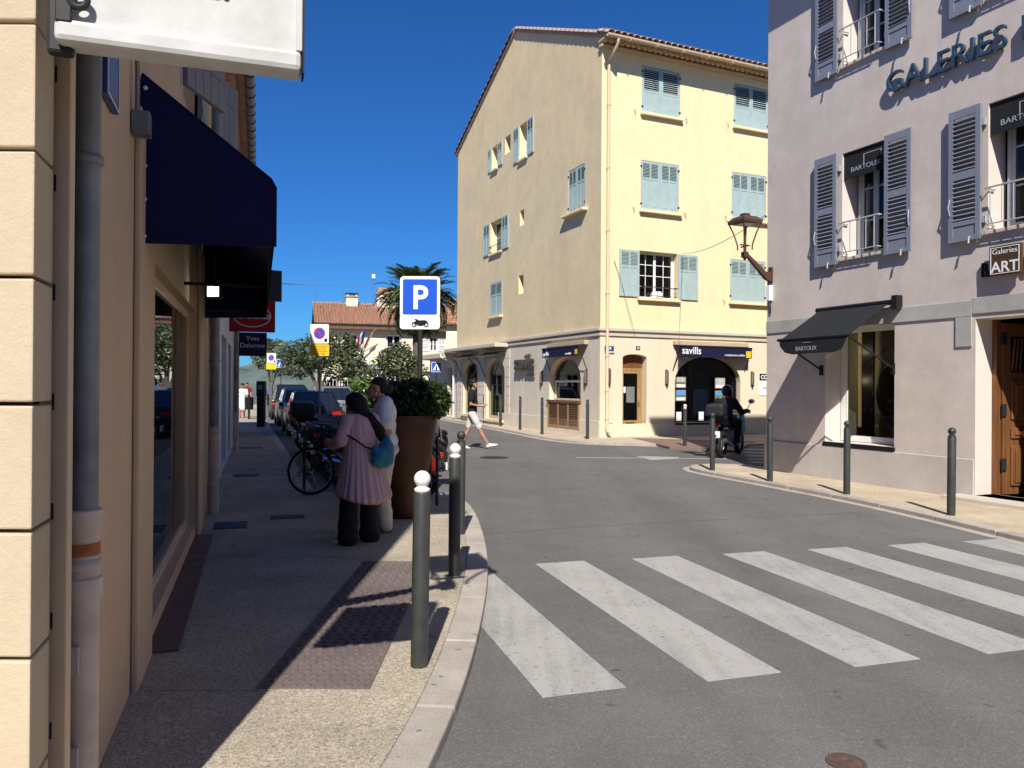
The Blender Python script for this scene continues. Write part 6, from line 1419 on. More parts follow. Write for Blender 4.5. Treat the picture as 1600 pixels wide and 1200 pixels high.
def car(name, lab, loc, rz, mat, kind='saloon', L=4.45, Wd=1.82, H=1.45, plate='AB-123'):
    """x forward; origin at the middle of the rear axle line's ground shadow"""
    t_ = thing(name, lab, 'car', loc, group='cars parked along the left kerb', org=False, rz=rz)
    hw = Wd / 2; zb = .22; belt = H * .62
    if kind == 'saloon': top = [(0, .78), (.08, .98), (.55, 1.0), (1.0, .98), (3.1, .95), (3.9, .86), (4.35, .70), (L, .55)]; cab = [(.35, 1.0), (1.15, H), (2.35, H + .0), (3.25, .96)]
    else: top = [(0, .80), (.05, .98), (.5, 1.02), (1.2, 1.0), (3.0, .98), (3.8, .9), (L - .1, .74), (L, .55)]; cab = [(.08, 1.0), (.55, H - .02), (2.4, H), (3.2, .98)]
    rings = []
    for (x, z) in top:
        e_ = min(x, L - x); k = hw * (1 - .14 * max(0, 1 - e_ / .55) ** 2); lo = zb + .10 * max(0, 1 - e_ / .4)
        rings.append([(x, -k * .94, lo), (x, -k, lo + .16), (x, -k * 1.0, z * .72), (x, -k * .95, z - .06), (x, -k * .80, z), (x, 0, z + .015), (x, k * .80, z), (x, k * .95, z - .06), (x, k * 1.0, z * .72), (x, k, lo + .16), (x, k * .94, lo)])
    body = MB().loft(rings).build('body', mat, t_, smooth=True, angle=30)
    # cabin: roof and pillars as shell, panes set into it
    (xa, za), (xb, zb2), (xc, zc2), (xd, zd) = cab; kb, kt = hw * .90, hw * .70
    c = MB(); base = [(xa, -kb * .93, za - .04), (xa, kb * .93, za - .04), (xd, kb * .93, zd - .04), (xd, -kb * .93, zd - .04)]; topr = [(xb, -kt, zb2 - .03), (xb, kt, zb2 - .03), (xc, kt, zc2 - .03), (xc, -kt, zc2 - .03)]
    c.loft([base, topr, [(p[0] + (.12 if i < 2 else -.12), p[1] * .86, H + .01) for i, p in enumerate(topr)]]); cabo = c.build('cabin', mat, t_, smooth=True, angle=25, bevel=.03)
    def pane(q, name, sh=.012):
        a_ = [V(p) for p in q]; nrm = (a_[1] - a_[0]).cross(a_[2] - a_[0]).normalized(); cen = sum(a_, V((0, 0, 0))) / 4
        if nrm.dot(cen - V((L * .45, 0, .9))) < 0: nrm = -nrm
        a_ = [cen + (p - cen) * .88 for p in a_]
        MB().add([tuple(p + nrm * sh) for p in a_] + [tuple(p + nrm * .001) for p in a_], [(0, 1, 2, 3), (7, 6, 5, 4), (0, 4, 5, 1), (1, 5, 6, 2), (2, 6, 7, 3), (3, 7, 4, 0)]).build(name, CARGLM, t_)
    pane([base[0], base[1], topr[1], topr[0]], 'rear_window'); pane([base[2], base[3], topr[3], topr[2]], 'windscreen')
    mid = .5
    for s_ in (0, 1):
        b0, b1, t0, t1 = (base[1], base[2], topr[1], topr[2]) if s_ else (base[0], base[3], topr[0], topr[3])
        mb_ = [tuple(V(b0) * .5 + V(b1) * .5), tuple(V(t0) * .5 + V(t1) * .5)]
        pane([b0, mb_[0], mb_[1], t0], 'side_window'); pane([mb_[0], b1, t1, mb_[1]], 'side_window')
    for s_ in (-1, 1):
        for x in (.82, L - .85):
            MB(Matrix.Translation((x, s_ * (hw - .02), .33))).lathe([(.39, -.03), (.39, .028), (0, .028)] if s_ > 0 else [(.39, .03), (.39, -.028), (0, -.028)], n=24, axis='y').build('wheel_arch', PLASTIC, t_)
            wheel(t_, x, s_ * (hw - .095), .32, .2)
        zt = .80
        MB().loft([[(-.012, s_ * hw * .52, zt - .10), (-.012, s_ * hw * .84, zt - .10), (-.012, s_ * hw * .82, zt + .02), (-.012, s_ * hw * .52, zt)], [(.22, s_ * hw * .52, zt - .10), (.22, s_ * hw * .985, zt - .10), (.22, s_ * hw * .975, zt + .03), (.22, s_ * hw * .52, zt)]]).build('tail_light', LAMP, t_)
        m_ = MB().ball((xd - .25, s_ * (hw + .08), .98), (.09, .09, .07), 10, 6); m_.build('mirror', mat, t_, smooth=True)
        for x in (1.55, 2.6): MB().box(x, x + .18, s_ * hw * .985 - .012, s_ * hw * .985 + .012, .78, .81).build('door_handle', CHROME, t_)
    MB().box(-.035, .02, -.26, .26, .50, .61).build('number_plate', SIGNWH, t_, bevel=.004)
    MB().box(-.06, .2, -hw * .82, hw * .82, .30, .46).build('rear_bumper', PLASTIC if kind != 'saloon' else mat, t_, bevel=.03)
    MB().box(L - .2, L + .05, -hw * .82, hw * .82, .30, .48).build('front_bumper', mat, t_, bevel=.03)
    return t_
CARGLM = pm('tinted_car_glass', (0.012, 0.016, 0.022), .06, .05, 2, spec=.8, coat=.4)
CDIR = math.atan2(25.85, -9.08)
def along(y, off):                                        # point off metres to the road side of the far left kerb
    a = V((-3.02, 11.75)); d = V((-9.08, 25.85)).normalized(); n = V((d.y, -d.x)); t = (y - a.y) / d.y; p = a + d * t + n * off
    return p
CBLK = paint('black_blue_car_paint', (0.006, 0.008, 0.012), .1); CSIL = paint('silver_car_paint', (0.30, 0.33, 0.34), .7); CGRY = paint('grey_car_paint', (0.24, 0.25, 0.26), .6); CDRK = paint('dark_car_paint', (0.008, 0.009, 0.013), .1)
p = along(24.4, 1.25); car('parked_saloon', 'black saloon car parked behind the motorcycles in shade', (p.x, p.y, RZ), CDIR, CBLK, 'saloon')
p = along(30.2, 1.2); car('parked_hatchback', 'silver hatchback parked ahead of the black saloon', (p.x, p.y, RZ), CDIR, CSIL, 'hatch', 4.2, 1.8, 1.53)
p = along(36.0, 1.2); car('parked_estate', 'tall dark car parked farthest along the left kerb', (p.x, p.y, RZ), CDIR, CDRK, 'hatch', 4.5, 1.88, 1.68)
car('parked_crossover', 'grey hatchback parked in the outer row beside the green shrubs', (at(527, 600, 34.5).x, 34.5, RZ), CDIR - .05, CGRY, 'hatch', 4.4, 1.84, 1.62)

def motorcycle(name, lab, loc, rz, mat, scooter=False, case=True, lean=0.08, group='motorcycles in the bay', screen=True, scale=1.0):
    t_ = thing(name, lab, 'motorcycle', loc, group=group, org=False, rz=rz); t_.rotation_euler = (lean, 0, rz); t_.scale = (scale,) * 3
    R = .29 if not scooter else .26; wb = 1.38 if not scooter else 1.32
    for x in (0, wb):
        o = MB().torus((x, 0, R), R - .055, .06, 'y', 26, 8).build('wheel', RUBBER, t_, smooth=True)
        m_ = MB(); m_.torus((x, 0, R), R - .11, .014, 'y', 22, 6)
        for k in range(5): a = k * 1.2566; m_.tube([(x, 0, R), (x + math.cos(a) * (R - .11), 0, R + math.sin(a) * (R - .11))], .014, 5)
        m_.build('rim', ALLOY, o, smooth=True); MB(Matrix.Translation((x, .05, R))).lathe([(.11, -.003), (.11, .003), (0, .003)], n=18, axis='y').build('brake_disc', CHROME, o)
    MB().tube([(wb, .07, R), (wb - .12, .07, .62), (wb - .22, .06, .92)], .024, 8).build('fork', CHROME, t_, smooth=True); MB().tube([(wb, -.07, R), (wb - .12, -.07, .62), (wb - .22, -.06, .92)], .024, 8).build('fork', CHROME, t_, smooth=True)
    MB().loft([[(wb + .26 * math.sin(a) , s_ * .075, R + .32 * math.cos(a)) for s_ in (-1, 1)] + [(wb + .24 * math.sin(a), s_ * .06, R + .29 * math.cos(a)) for s_ in (1, -1)] for a in [-.9 + .25 * k for k in range(8)]]).build('mudguard', mat, t_, smooth=True)
    if scooter:
        MB().loft([[(x, y * w_, z) for (y, z) in ((-1, zl), (1, zl), (1.0, zh), (-1.0, zh))] for (x, w_, zl, zh) in ((-.28, .10, .52, .66), (-.05, .17, .36, .76), (.35, .18, .26, .76), (.5, .17, .22, .55))]).build('rear_fairing', mat, t_, smooth=True, angle=60, bevel=.03)
        MB().box(.45, .95, -.17, .17, .20, .30).build('footboard', PLASTIC, t_, bevel=.02)
        MB().loft([[(x - (z - .3) * .22, s_ * w_, z) for s_ in (-1, 1)] + [(x - (z - .3) * .22 + .10, s_ * w_ * .7, z) for s_ in (1, -1)] for (x, w_, z) in ((.98, .17, .28), (1.04, .22, .55), (1.12, .20, .85), (1.16, .13, 1.0))]).build('leg_shield', mat, t_, smooth=True, bevel=.02)
    else:
        MB().loft([[(x, s_ * w_, z - h_) for s_ in (-1, 1)] + [(x, s_ * w_ * .8, z + h_) for s_ in (1, -1)] for (x, w_, z, h_) in ((.50, .10, .80, .08), (.65, .15, .84, .12), (.95, .16, .86, .12), (1.12, .10, .84, .08))]).build('fuel_tank', mat, t_, smooth=True, bevel=.04)
        MB().box(.42, .95, -.15, .15, .26, .62).build('engine', ZINC, t_, bevel=.04); MB().tube([(.1, .06, R), (.5, .1, .45), (.9, .1, .4), (1.12, .05, .85)], .03, 7).build('frame', PLASTIC, t_)
        MB().loft([[(x, s_ * w_, z - .05) for s_ in (-1, 1)] + [(x, s_ * w_, z + .05) for s_ in (1, -1)] for (x, w_, z) in ((-.38, .06, .86), (-.1, .12, .78), (.3, .13, .72), (.55, .10, .74))]).build('tail_fairing', mat, t_, smooth=True, bevel=.02)
        MB().loft([[(x, s_ * w_, zl) for s_ in (-1, 1)] + [(x, s_ * w_ * .8, zh) for s_ in (1, -1)] for (x, w_, zl, zh) in ((1.0, .16, .45, .92), (1.25, .20, .55, 1.02), (1.42, .12, .72, .95))]).build('nose_fairing', mat, t_, smooth=True, bevel=.03)
    MB().tube([(.75, -.14, .28), (.2, -.15, .30), (-.25, -.16, .42)], [.035, .05, .055], 9).build('exhaust', CHROME, t_, smooth=True)
    MB().loft([[(x, s_ * w_, z - .035) for s_ in (-1, 1)] + [(x, s_ * w_ * .8, z + .045) for s_ in (1, -1)] for (x, w_, z) in ((-.28, .11, .86), (.05, .16, .82), (.4, .14, .78), (.58, .08, .80))]).build('seat', PLASTIC, t_, smooth=True, bevel=.02)
    hb = (wb - .27, 0, 1.02)
    MB().tube([(hb[0] - .12, .36, 1.02), (hb[0], .2, 1.04), (hb[0] + .02, 0, 1.02), (hb[0], -.2, 1.04), (hb[0] - .12, -.36, 1.02)], .016, 7).build('handlebar', CHROME, t_, smooth=True)
    for s_ in (-1, 1):
        MB().tube([(hb[0] - .02, s_ * .25, 1.03), (hb[0] + .02, s_ * .34, 1.22)], .009, 5).build('mirror_stem', IRON, t_); MB().ball((hb[0] + .02, s_ * .36, 1.26), (.02, .075, .055), 12, 7).build('mirror', CHROME, t_, smooth=True)
    MB().ball((wb - .08, 0, .90), (.10, .09, .09), 14, 8).build('headlight', CHROME, t_, smooth=True)
    if screen: MB().loft([[(wb - .05 - k * .09, s_ * (.17 - .02 * k), 1.0 + k * .13) for s_ in (-1, 1)] + [(wb - .045 - k * .09, s_ * (.17 - .02 * k), 1.0 + k * .13) for s_ in (1, -1)] for k in range(4)]).build('windscreen', SHOPGL, t_)
    MB().box(-.36, -.30, -.07, .07, .72, .80).build('tail_light', LAMP, t_, bevel=.01); MB().box(-.42, -.40, -.09, .09, .48, .62).build('number_plate', SIGNWH, t_)
    MB().tube([(-.3, 0, .72), (-.42, 0, .5)], .025, 6).build('plate_hanger', PLASTIC, t_)
    MB().tube([(.35, .12, .3), (.3, .3, .02)], .014, 5).build('kickstand', IRON, t_)
    if case: MB().box(-.58, -.16, -.2, .2, .94, 1.22).build('top_case', PLASTIC, t_, bevel=.06); MB().box(-.5, -.1, -.08, .08, .88, .935).build('case_rack', IRON, t_)
    return t_
MBLK = paint('black_motorcycle_paint', (0.008, 0.008, 0.010), .2); MSIL = paint('grey_motorcycle_paint', (0.16, 0.17, 0.18), .6); MBLU = paint('blue_motorcycle_paint', (0.012, 0.022, 0.12), .3); MRED = paint('red_motorcycle_paint', (0.22, 0.012, 0.012), .2)
for (yy, of, rz_, mt_, sc_, cs_, lab_) in ((13.0, .50, 24, MBLK, False, False, 'black motorcycle nearest the bicycle in the shaded bay'), (14.2, .45, 30, MSIL, False, False, 'grey motorcycle with windscreen, second from the bicycle'), (15.5, .5, 22, MBLK, True, True, 'black scooter with top case, third from the bicycle'),
        (16.8, .45, 34, MBLK, False, False, 'black motorcycle amid the shaded bay behind the scooter with top case'), (18.0, .5, 26, MSIL, True, False, 'grey scooter fifth along the shaded bay'), (19.3, .5, 30, MBLK, True, False, 'black scooter next to the black saloon'),
        (13.6, 1.05, 36, MBLK, True, False, 'black scooter parked between the first two motorcycles of the bay'), (15.0, 1.1, 40, MBLK, False, False, 'black motorcycle standing farther out from the kerb in the bay'), (14.9, 1.5, 55, MBLU, True, False, 'blue scooter mostly hidden behind the woman in the pink coat'), (16.4, 2.2, 55, MSIL, True, True, 'silver scooter with top case behind the woman in the pink coat')):
    p = along(yy, of); motorcycle('parked_motorcycle', lab_, (p.x, p.y, RZ), math.radians(rz_), mt_, sc_, cs_, random.choice((.07, .1, .12)), 'motorcycles in the bay', True, 1.1)
motorcycle('parked_moped', 'small dark moped with red tail standing beside the planter hoop', (-1.25, 11.0, -.0), math.radians(200), MRED, True, False, .1, 'motorcycles in the bay', False, .8)
# bicycle leaning on the hoop
bk = thing('bicycle', 'dark bicycle with front rack leaning at the kerb beside the pink coat', 'bicycle', (-2.93, 11.22, 0), org=False, rz=math.radians(4)); bk.rotation_euler = (math.radians(-5), 0, math.radians(4))
R = .345; wb = 1.05
for x in (0, wb):
    o = MB().torus((x, 0, R), R - .02, .022, 'y', 40, 8).build('wheel', RUBBER, bk, smooth=True); m_ = MB().torus((x, 0, R), R - .045, .010, 'y', 36, 6)
    m_.build('rim', ALLOY, o, smooth=True)
    for k in range(16): a = k * math.pi / 8; MB().tube([(x, .02 * (-1) ** k, R), (x + math.cos(a) * (R - .045), 0, R + math.sin(a) * (R - .045))], .0022, 4, caps=False).build('spoke', CHROME, o)
    MB(Matrix.Translation((x, 0, R))).lathe([(.022, -.05), (.022, .05)], n=10, axis='y').build('hub', CHROME, o)
for nm, pts, r_ in (('down_tube', [(.17, 0, .78), (.62, 0, .30)], .02), ('seat_tube', [(.62, 0, .30), (.76, 0, .86)], .017), ('top_tube', [(.16, 0, .82), (.73, 0, .74)], .017), ('chain_stay', [(.62, .04, .30), (wb, .05, R)], .011), ('seat_stay', [(.74, .03, .74), (wb, .05, R)], .010), ('fork', [(0, .05, R), (.07, .05, .62), (.13, 0, .70), (.18, 0, .90)], .014), ('fork', [(0, -.05, R), (.07, -.05, .62), (.13, 0, .70)], .014), ('handlebar', [(.25, .30, 1.0), (.14, .2, 1.02), (.17, 0, .98), (.14, -.2, 1.02), (.25, -.30, 1.0)], .013)):
    MB().tube(pts, r_, 8).build(nm, DARKB, bk, smooth=True)
MB().ball((.78, 0, .90), (.14, .075, .04), 12, 7).build('saddle', PLASTIC, bk, smooth=True); MB(Matrix.Translation((.62, .06, .30))).lathe([(.09, -.004), (.09, .004), (0, .004)], n=20, axis='y').build('chainring', CHROME, bk)
MB().tube([(.62, .08, .30), (.56, .08, .15)], .01, 6).build('crank', CHROME, bk); MB().box(.5, .62, .07, .15, .13, .15).build('pedal', PLASTIC, bk)
ORANGE = pm('orange_reflector', (0.6, 0.14, 0.02), .3, .1, 5)
MB().box(-.20, -.14, -.03, -.022, R - .08, R + .0).build('reflector', ORANGE, bk)
rk_ = MB(); rk_.box(-.22, .2, -.16, .16, .74, .76); rk_.build('front_rack', IRON, bk)
for (q0, q1) in (((-.22, -.16), (.2, -.16)), ((-.22, .16), (.2, .16)), ((-.22, -.16), (-.22, .16)), ((.2, -.16), (.2, .16))): MB().tube([(*q0, .9), (*q1, .9)], .008, 5).build('basket_rail', IRON, bk)
for k in range(10): x = -.22 + .42 * k / 9; MB().tube([(x, -.16, .76), (x, -.16, .9)], .005, 4).build('basket_wire', IRON, bk)
# the rider's machine in the side street
mr_p = gr(1127, 716, RZ)
RMZ = math.radians(58)
motorcycle('ridden_motorcycle', 'black motorcycle with large top case carrying the helmeted rider in shade', (mr_p.x, mr_p.y, RZ), RMZ, MBLK, False, True, 0.0, 'motorcycle being ridden', False, 1.06)
# ================================================================ PEOPLE
FOLD = [bpy.data.textures.new('folds', 'CLOUDS'), bpy.data.textures.new('curls', 'CLOUDS')]
FOLD[0].noise_scale = .11; FOLD[0].noise_depth = 2; FOLD[1].noise_scale = .035
def flesh(name, mat, root, chains=(), balls=(), vox=.013, it=3, M=None, extra=None):
    """limbs (tapered tubes with rounded ends) and masses fused into one continuous skin"""
    b = MB(M)
    for pts, rad in chains:
        pts = [V(p) for p in pts]; b.tube(pts, list(rad), 12)
        b.ball(tuple(pts[0]), rad[0], 10, 6); b.ball(tuple(pts[-1]), rad[-1], 10, 6)
        for i in range(1, len(pts) - 1): b.ball(tuple(pts[i]), rad[i], 10, 6)
    for c, r in balls: b.ball(c, r, 14, 10)
    if extra: extra(b)
    o = b.build(name, mat, root, smooth=True, angle=180)
    r_ = o.modifiers.new('fuse', 'REMESH'); r_.mode = 'VOXEL'; r_.voxel_size = vox; r_.use_smooth_shade = True
    s_ = o.modifiers.new('soft', 'SMOOTH'); s_.iterations = it; s_.factor = .5
    if name in ('shirt', 'shorts', 'trousers', 'jacket', 'sleeve', 'headscarf', 'dress', 'sack'):
        d_ = o.modifiers.new('folds', 'DISPLACE'); d_.texture = FOLD[0 if name != 'hair' else 1]; d_.strength = {'hair': .022, 'sack': .012, 'headscarf': .02, 'sleeve': .02}.get(name, .030); d_.mid_level = .5; d_.texture_coords = 'LOCAL'
    return o
def hand(wrist, fwd, up, side, curl=.5, size=1.0):
    """chains for a palm and five bent fingers"""
    w_, f, u = V(wrist), V(fwd).normalized(), V(up).normalized(); s_ = f.cross(u).normalized() * side
    ch = [([w_, w_ + f * .05 * size, w_ + f * .085 * size], [.026 * size, .034 * size, .032 * size])]
    for k, (o_, l_) in enumerate(((-.027, .070), (-.009, .082), (.009, .078), (.026, .062))):
        b_ = w_ + f * .085 * size + s_ * o_ * size; m_ = b_ + (f * math.cos(curl) - u * math.sin(curl)) * l_ * .5 * size; t_ = m_ + (f * math.cos(curl * 2.2) - u * math.sin(curl * 2.2)) * l_ * .5 * size
        ch.append(([b_, m_, t_], [.0098 * size, .009 * size, .0078 * size]))
    b_ = w_ + f * .035 * size - s_ * .03 * size; ch.append(([b_, b_ + (f * .5 - s_ * .8 - u * .3).normalized() * .035 * size, b_ + (f * .9 - s_ * .6 - u * .4).normalized() * .068 * size], [.013 * size, .0105 * size, .009 * size]))
    return ch
def head(c, face, size=1.0):
    """(chains, balls) of a head looking along face"""
    c, f = V(c), V(face).normalized(); up = V((0, 0, 1)); s_ = up.cross(f).normalized(); k = size
    balls = [(tuple(c + up * .025 * k - f * .012 * k), (.082 * k, .082 * k, .098 * k)), (tuple(c + f * .03 * k - up * .03 * k), (.062 * k, .062 * k, .075 * k)), (tuple(c + f * .052 * k - up * .082 * k), (.030 * k, .030 * k, .026 * k)),
             (tuple(c + s_ * .078 * k - up * .01 * k), (.014 * k, .018 * k, .03 * k)), (tuple(c - s_ * .078 * k - up * .01 * k), (.014 * k, .018 * k, .03 * k)), (tuple(c + f * .088 * k - up * .045 * k), (.017 * k, .019 * k, .009 * k)), (tuple(c + f * .085 * k - up * .058 * k), (.015 * k, .017 * k, .009 * k))]
    chains = [([c + f * .082 * k + up * .018 * k, c + f * .105 * k - up * .018 * k], [.010 * k, .015 * k])]
    return chains, balls, f, s_, up
def eyes(c, face, root, size=1.0):
    c, f = V(c), V(face).normalized(); s_ = V((0, 0, 1)).cross(f).normalized()
    for q in (-1, 1):
        p = c + f * .079 * size + s_ * .032 * size * q + V((0, 0, .012 * size)); MB().ball(tuple(p), (.011 * size,) * 3, 8, 6).build('eye', HAIR, root, smooth=True)
        p += V((0, 0, .02 * size)); MB().tube([tuple(p - s_ * .018 * size), tuple(p + s_ * .018 * size + f * .002)], .004 * size, 5).build('eyebrow', HAIR, root)
CLB = pm('charcoal_cotton', (0.012, 0.012, 0.014), .9, .2, 10, bs=.1, bscale=40); CLW = pm('white_cotton', (0.70, 0.68, 0.66), .9, .06, 8, bs=.12, bscale=25); CLG = pm('pale_grey_shorts', (0.56, 0.54, 0.52), .9, .10, 14, bs=.15, bscale=30)
CLP = pm('dusty_pink_cloth', (0.50, 0.315, 0.325), .85, .08, 6, bs=.06, bscale=40); CLC = pm('cream_trousers', (0.55, 0.50, 0.42), .9, .08, 8, bs=.1, bscale=30); CLH = pm('black_headscarf', (0.008, 0.008, 0.009), .8, .2, 8, bs=.1, bscale=20); CLT = pm('teal_bag_cloth', (0.025, 0.16, 0.24), .55, .2, 7, bs=.2, bscale=14)
SHW = pm('white_shoe', (0.72, 0.71, 0.69), .6, .05, 6); SKIN2 = pm('light_skin', (0.50, 0.28, 0.20), .55, .06, 9, spec=.4)
def shoe(heel, toe, root, mat, h=.075, w_=.045):
    a, b = V(heel), V(toe); d = (b - a); n = d.length; d.normalize(); s_ = V((-d.y, d.x, 0)); s_.normalize(); up = d.cross(s_) * -1 if d.cross(s_).z < 0 else d.cross(s_)
    rings = []
    for t, wk, hk in ((0, .6, .9), (.08, .85, 1.05), (.3, .85, 1.1), (.55, 1.0, .75), (.8, 1.0, .5), (.95, .75, .4), (1.0, .4, .3)):
        c = a + d * n * t; rings.append([tuple(c + s_ * w_ * wk * math.cos(q) + up * (max(0, math.sin(q)) * h * hk)) for q in [k * math.pi / 6 - .3 for k in range(0, 12)]])
    MB().loft(rings).build('shoe', mat, root, smooth=True, angle=60)
# ---- man crossing the road (x is forward)
mp = gr(738, 701, RZ); S = 1.03
man = thing('person', 'man in black shirt and pale shorts striding across the road looking at his phone', 'person', (mp.x, mp.y, RZ), org=False, rz=math.radians(-4)); man.scale = (S, S, S)
hc = (.045, 0, 1.665); fd = V((.86, -.12, -.35)); hch, hbl, f_, s_, u_ = head(hc, fd)
leg1 = ([(0, -.09, .90), (.20, -.095, .50), (.415, -.09, .125)], [.085, .056, .036]); leg2 = ([(-.02, .09, .90), (-.12, .09, .49), (-.275, .085, .125)], [.085, .056, .036])
calf1 = ([(.22, -.095, .46), (.27, -.093, .36), (.37, -.09, .2)], [.05, .058, .04]); calf2 = ([(-.14, .09, .45), (-.185, .09, .35), (-.25, .087, .2)], [.05, .058, .04])
ft1 = ([(.415, -.09, .12), (.46, -.09, .09), (.55, -.09, .10)], [.036, .034, .03]); ft2 = ([(-.275, .085, .12), (-.25, .085, .07), (-.14, .085, .05)], [.036, .034, .03])
armR = ([(.0, -.19, 1.43), (-.02, -.22, 1.15), (.22, -.17, 1.11)], [.052, .042, .030]); armL = ([(.0, .19, 1.43), (-.02, .23, 1.15), (.2, .12, 1.13)], [.052, .042, .030])
flesh('body', SKIN, man, [leg1, leg2, calf1, calf2, ft1, ft2, armR, armL, ([(.0, 0, 1.42), (.02, 0, 1.56)], [.06, .055])] + hch + hand((.22, -.17, 1.11), (1, .25, .05), (0, 0, 1), 1, .7) + hand((.2, .12, 1.13), (1, -.3, 0), (0, 0, 1), -1, .7), hbl + [((0, 0, 1.2), (.10, .14, .24)), ((-.01, 0, .95), (.11, .15, .12))])
flesh('shirt', CLB, man, [(armR[0][:1] + [(-.01, -.215, 1.27)], [.078, .072]), (armL[0][:1] + [(-.01, .225, 1.27)], [.078, .072]), ([(-.01, -.05, 1.44), (-.01, .05, 1.44)], [.1, .1])], [((.0, 0, 1.36), (.125, .19, .16)), ((.005, 0, 1.2), (.128, .175, .2)), ((.0, 0, 1.03), (.125, .17, .16)), ((-.01, 0, .95), (.125, .165, .08))], .014, 4)
flesh('shorts', CLG, man, [([(0, -.085, .90), (.13, -.095, .66), (.18, -.095, .56)], [.105, .088, .08]), ([(-.02, .085, .90), (-.08, .09, .66), (-.11, .09, .57)], [.105, .088, .08])], [((-.01, 0, .93), (.125, .165, .09))], .014, 4)
flesh('hair', HAIR, man, [], [((.015, 0, 1.72), (.098, .092, .085)), ((-.03, 0, 1.67), (.08, .088, .09)), ((.085, .02, 1.765), (.05, .05, .035)), ((.05, -.04, 1.785), (.045, .04, .03)), ((.0, .03, 1.79), (.05, .045, .03)), ((-.06, 0, 1.76), (.045, .05, .04))], .012, 1)
flesh('beard', HAIR, man, [], [((.085, 0, 1.575), (.035, .045, .03)), ((.05, .04, 1.6), (.03, .025, .04)), ((.05, -.04, 1.6), (.03, .025, .04))], .010, 1)
eyes(hc, fd, man)
shoe((.385, -.09, .055), (.665, -.09, .115), man, SHW); shoe((-.335, .085, .03), (-.07, .085, .0), man, SHW)
ph = thing('phone', 'dark phone held in the hands of the man crossing the road', 'phone', (mp.x, mp.y, RZ), org=False, rz=math.radians(-4)); ph.scale = (S, S, S)
MB(Matrix.Translation((.35, -.06, 1.12)) @ Matrix.Rotation(math.radians(-35), 4, 'Y')).box(-.075, .075, -.037, .037, -.005, .005).build('case', DARKB, ph, bevel=.004); MB(Matrix.Translation((.35, -.06, 1.12)) @ Matrix.Rotation(math.radians(-35), 4, 'Y')).box(-.07, .07, -.033, .033, .0055, .0065).build('screen', CARGLM, ph)
# ---- woman in the pink pleated coat, back to us
wp_ = gr(562, 848, 0); S = .99; RZW = math.radians(142)
wom = thing('person', 'woman in dusty pink pleated coat and black headscarf seen from behind', 'person', (wp_.x, wp_.y, 0), org=False, rz=RZW); wom.scale = (S, S, S)
hc = (.115, 0, 1.415); fd = V((.8, .05, -.6)); hch, hbl, f_, s_, u_ = head(hc, fd)
aR = ([(.0, -.17, 1.27), (.0, -.23, 1.04), (.25, -.14, 1.0)], [.05, .042, .03]); aL = ([(.0, .17, 1.27), (.02, .24, 1.04), (.27, .16, 1.02)], [.05, .042, .03])
flesh('body', SKIN, wom, [aR, aL, ([(0, -.09, .85), (0, -.11, .45), (-.01, -.12, .09)], [.09, .06, .04]), ([(0, .09, .85), (.02, .11, .45), (.02, .12, .09)], [.09, .06, .04]), ([(.01, 0, 1.26), (.07, 0, 1.37)], [.055, .05])] + hch + hand((.25, -.14, 1.0), (.9, .4, .3), (0, 0, 1), 1, .8) + hand((.27, .16, 1.02), (.95, -.2, .25), (0, 0, 1), -1, .8), hbl + [((0, 0, 1.1), (.1, .14, .22)), ((0, 0, .9), (.11, .15, .14))])
def coat(b):
    N = 96; rings = []
    for z, rx, ry, ox, am in ((1.345, .055, .085, .03, 0), (1.325, .085, .15, .015, 0), (1.28, .115, .195, .005, .001), (1.2, .135, .205, .0, .002), (1.08, .142, .19, -.005, .003), (.95, .155, .20, -.01, .004), (.8, .185, .232, -.02, .007), (.62, .225, .275, -.03, .011), (.48, .255, .31, -.04, .014), (.385, .27, .325, -.045, .016)):
        rg = []
        for k in range(N):
            t = 2 * math.pi * k / N; back = .5 - .5 * math.cos(t); p_ = am * (.35 + .65 * back) * math.cos(t * 24 + 1.1 * math.sin(3 * t) + .7 * math.sin(7 * t + z * 2)); w2 = am * .9 * math.sin(3 * t + 1)
            lift = (.09 * max(0, math.sin(t)) + .03 * math.sin(2 * t)) * max(0, (.62 - z) / .22) if z < .62 else 0
            rg.append((ox + (rx + p_ + w2) * math.cos(t), (ry + p_ + w2) * math.sin(t), z + lift))
        rings.append(rg)
    return MB().loft(rings, caps=True)
co_ = coat(None).build('coat', CLP, wom, smooth=True, angle=180)
sb_ = co_.modifiers.new('sub', 'SUBSURF'); sb_.levels = 1; sb_.render_levels = 1
d_ = co_.modifiers.new('folds', 'DISPLACE'); d_.texture = FOLD[0]; d_.strength = .028; d_.mid_level = .5; d_.texture_coords = 'LOCAL'
flesh('sleeve', CLP, wom, [([(.0, -.165, 1.265), (-.005, -.24, 1.05), (.19, -.17, .995)], [.075, .068, .058])], (), .012, 4); flesh('sleeve', CLP, wom, [([(.0, .165, 1.265), (.015, .25, 1.05), (.21, .19, 1.01)], [.075, .068, .058])], (), .012, 4)
MB().torus((.045, 0, 1.335), .075, .022, 'z', 24, 8).build('collar', CLP, wom, smooth=True)
flesh('headscarf', CLH, wom, [([(.05, 0, 1.40), (.0, -.03, 1.30), (-.09, -.09, 1.22)], [.10, .09, .06]), ([(-.06, -.06, 1.27), (-.14, -.13, 1.16), (-.155, -.15, 1.06)], [.07, .06, .035])], [((.09, 0, 1.455), (.105, .098, .10)), ((.05, 0, 1.42), (.10, .10, .11)), ((.05, 0, 1.35), (.09, .09, .07))], .013, 4)
flesh('trousers', CLB, wom, [([(0, -.10, .8), (0, -.12, .4), (-.01, -.125, .06)], [.12, .092, .108]), ([(0, .10, .8), (.02, .13, .4), (.02, .14, .06)], [.12, .092, .108])], (), .014, 3)
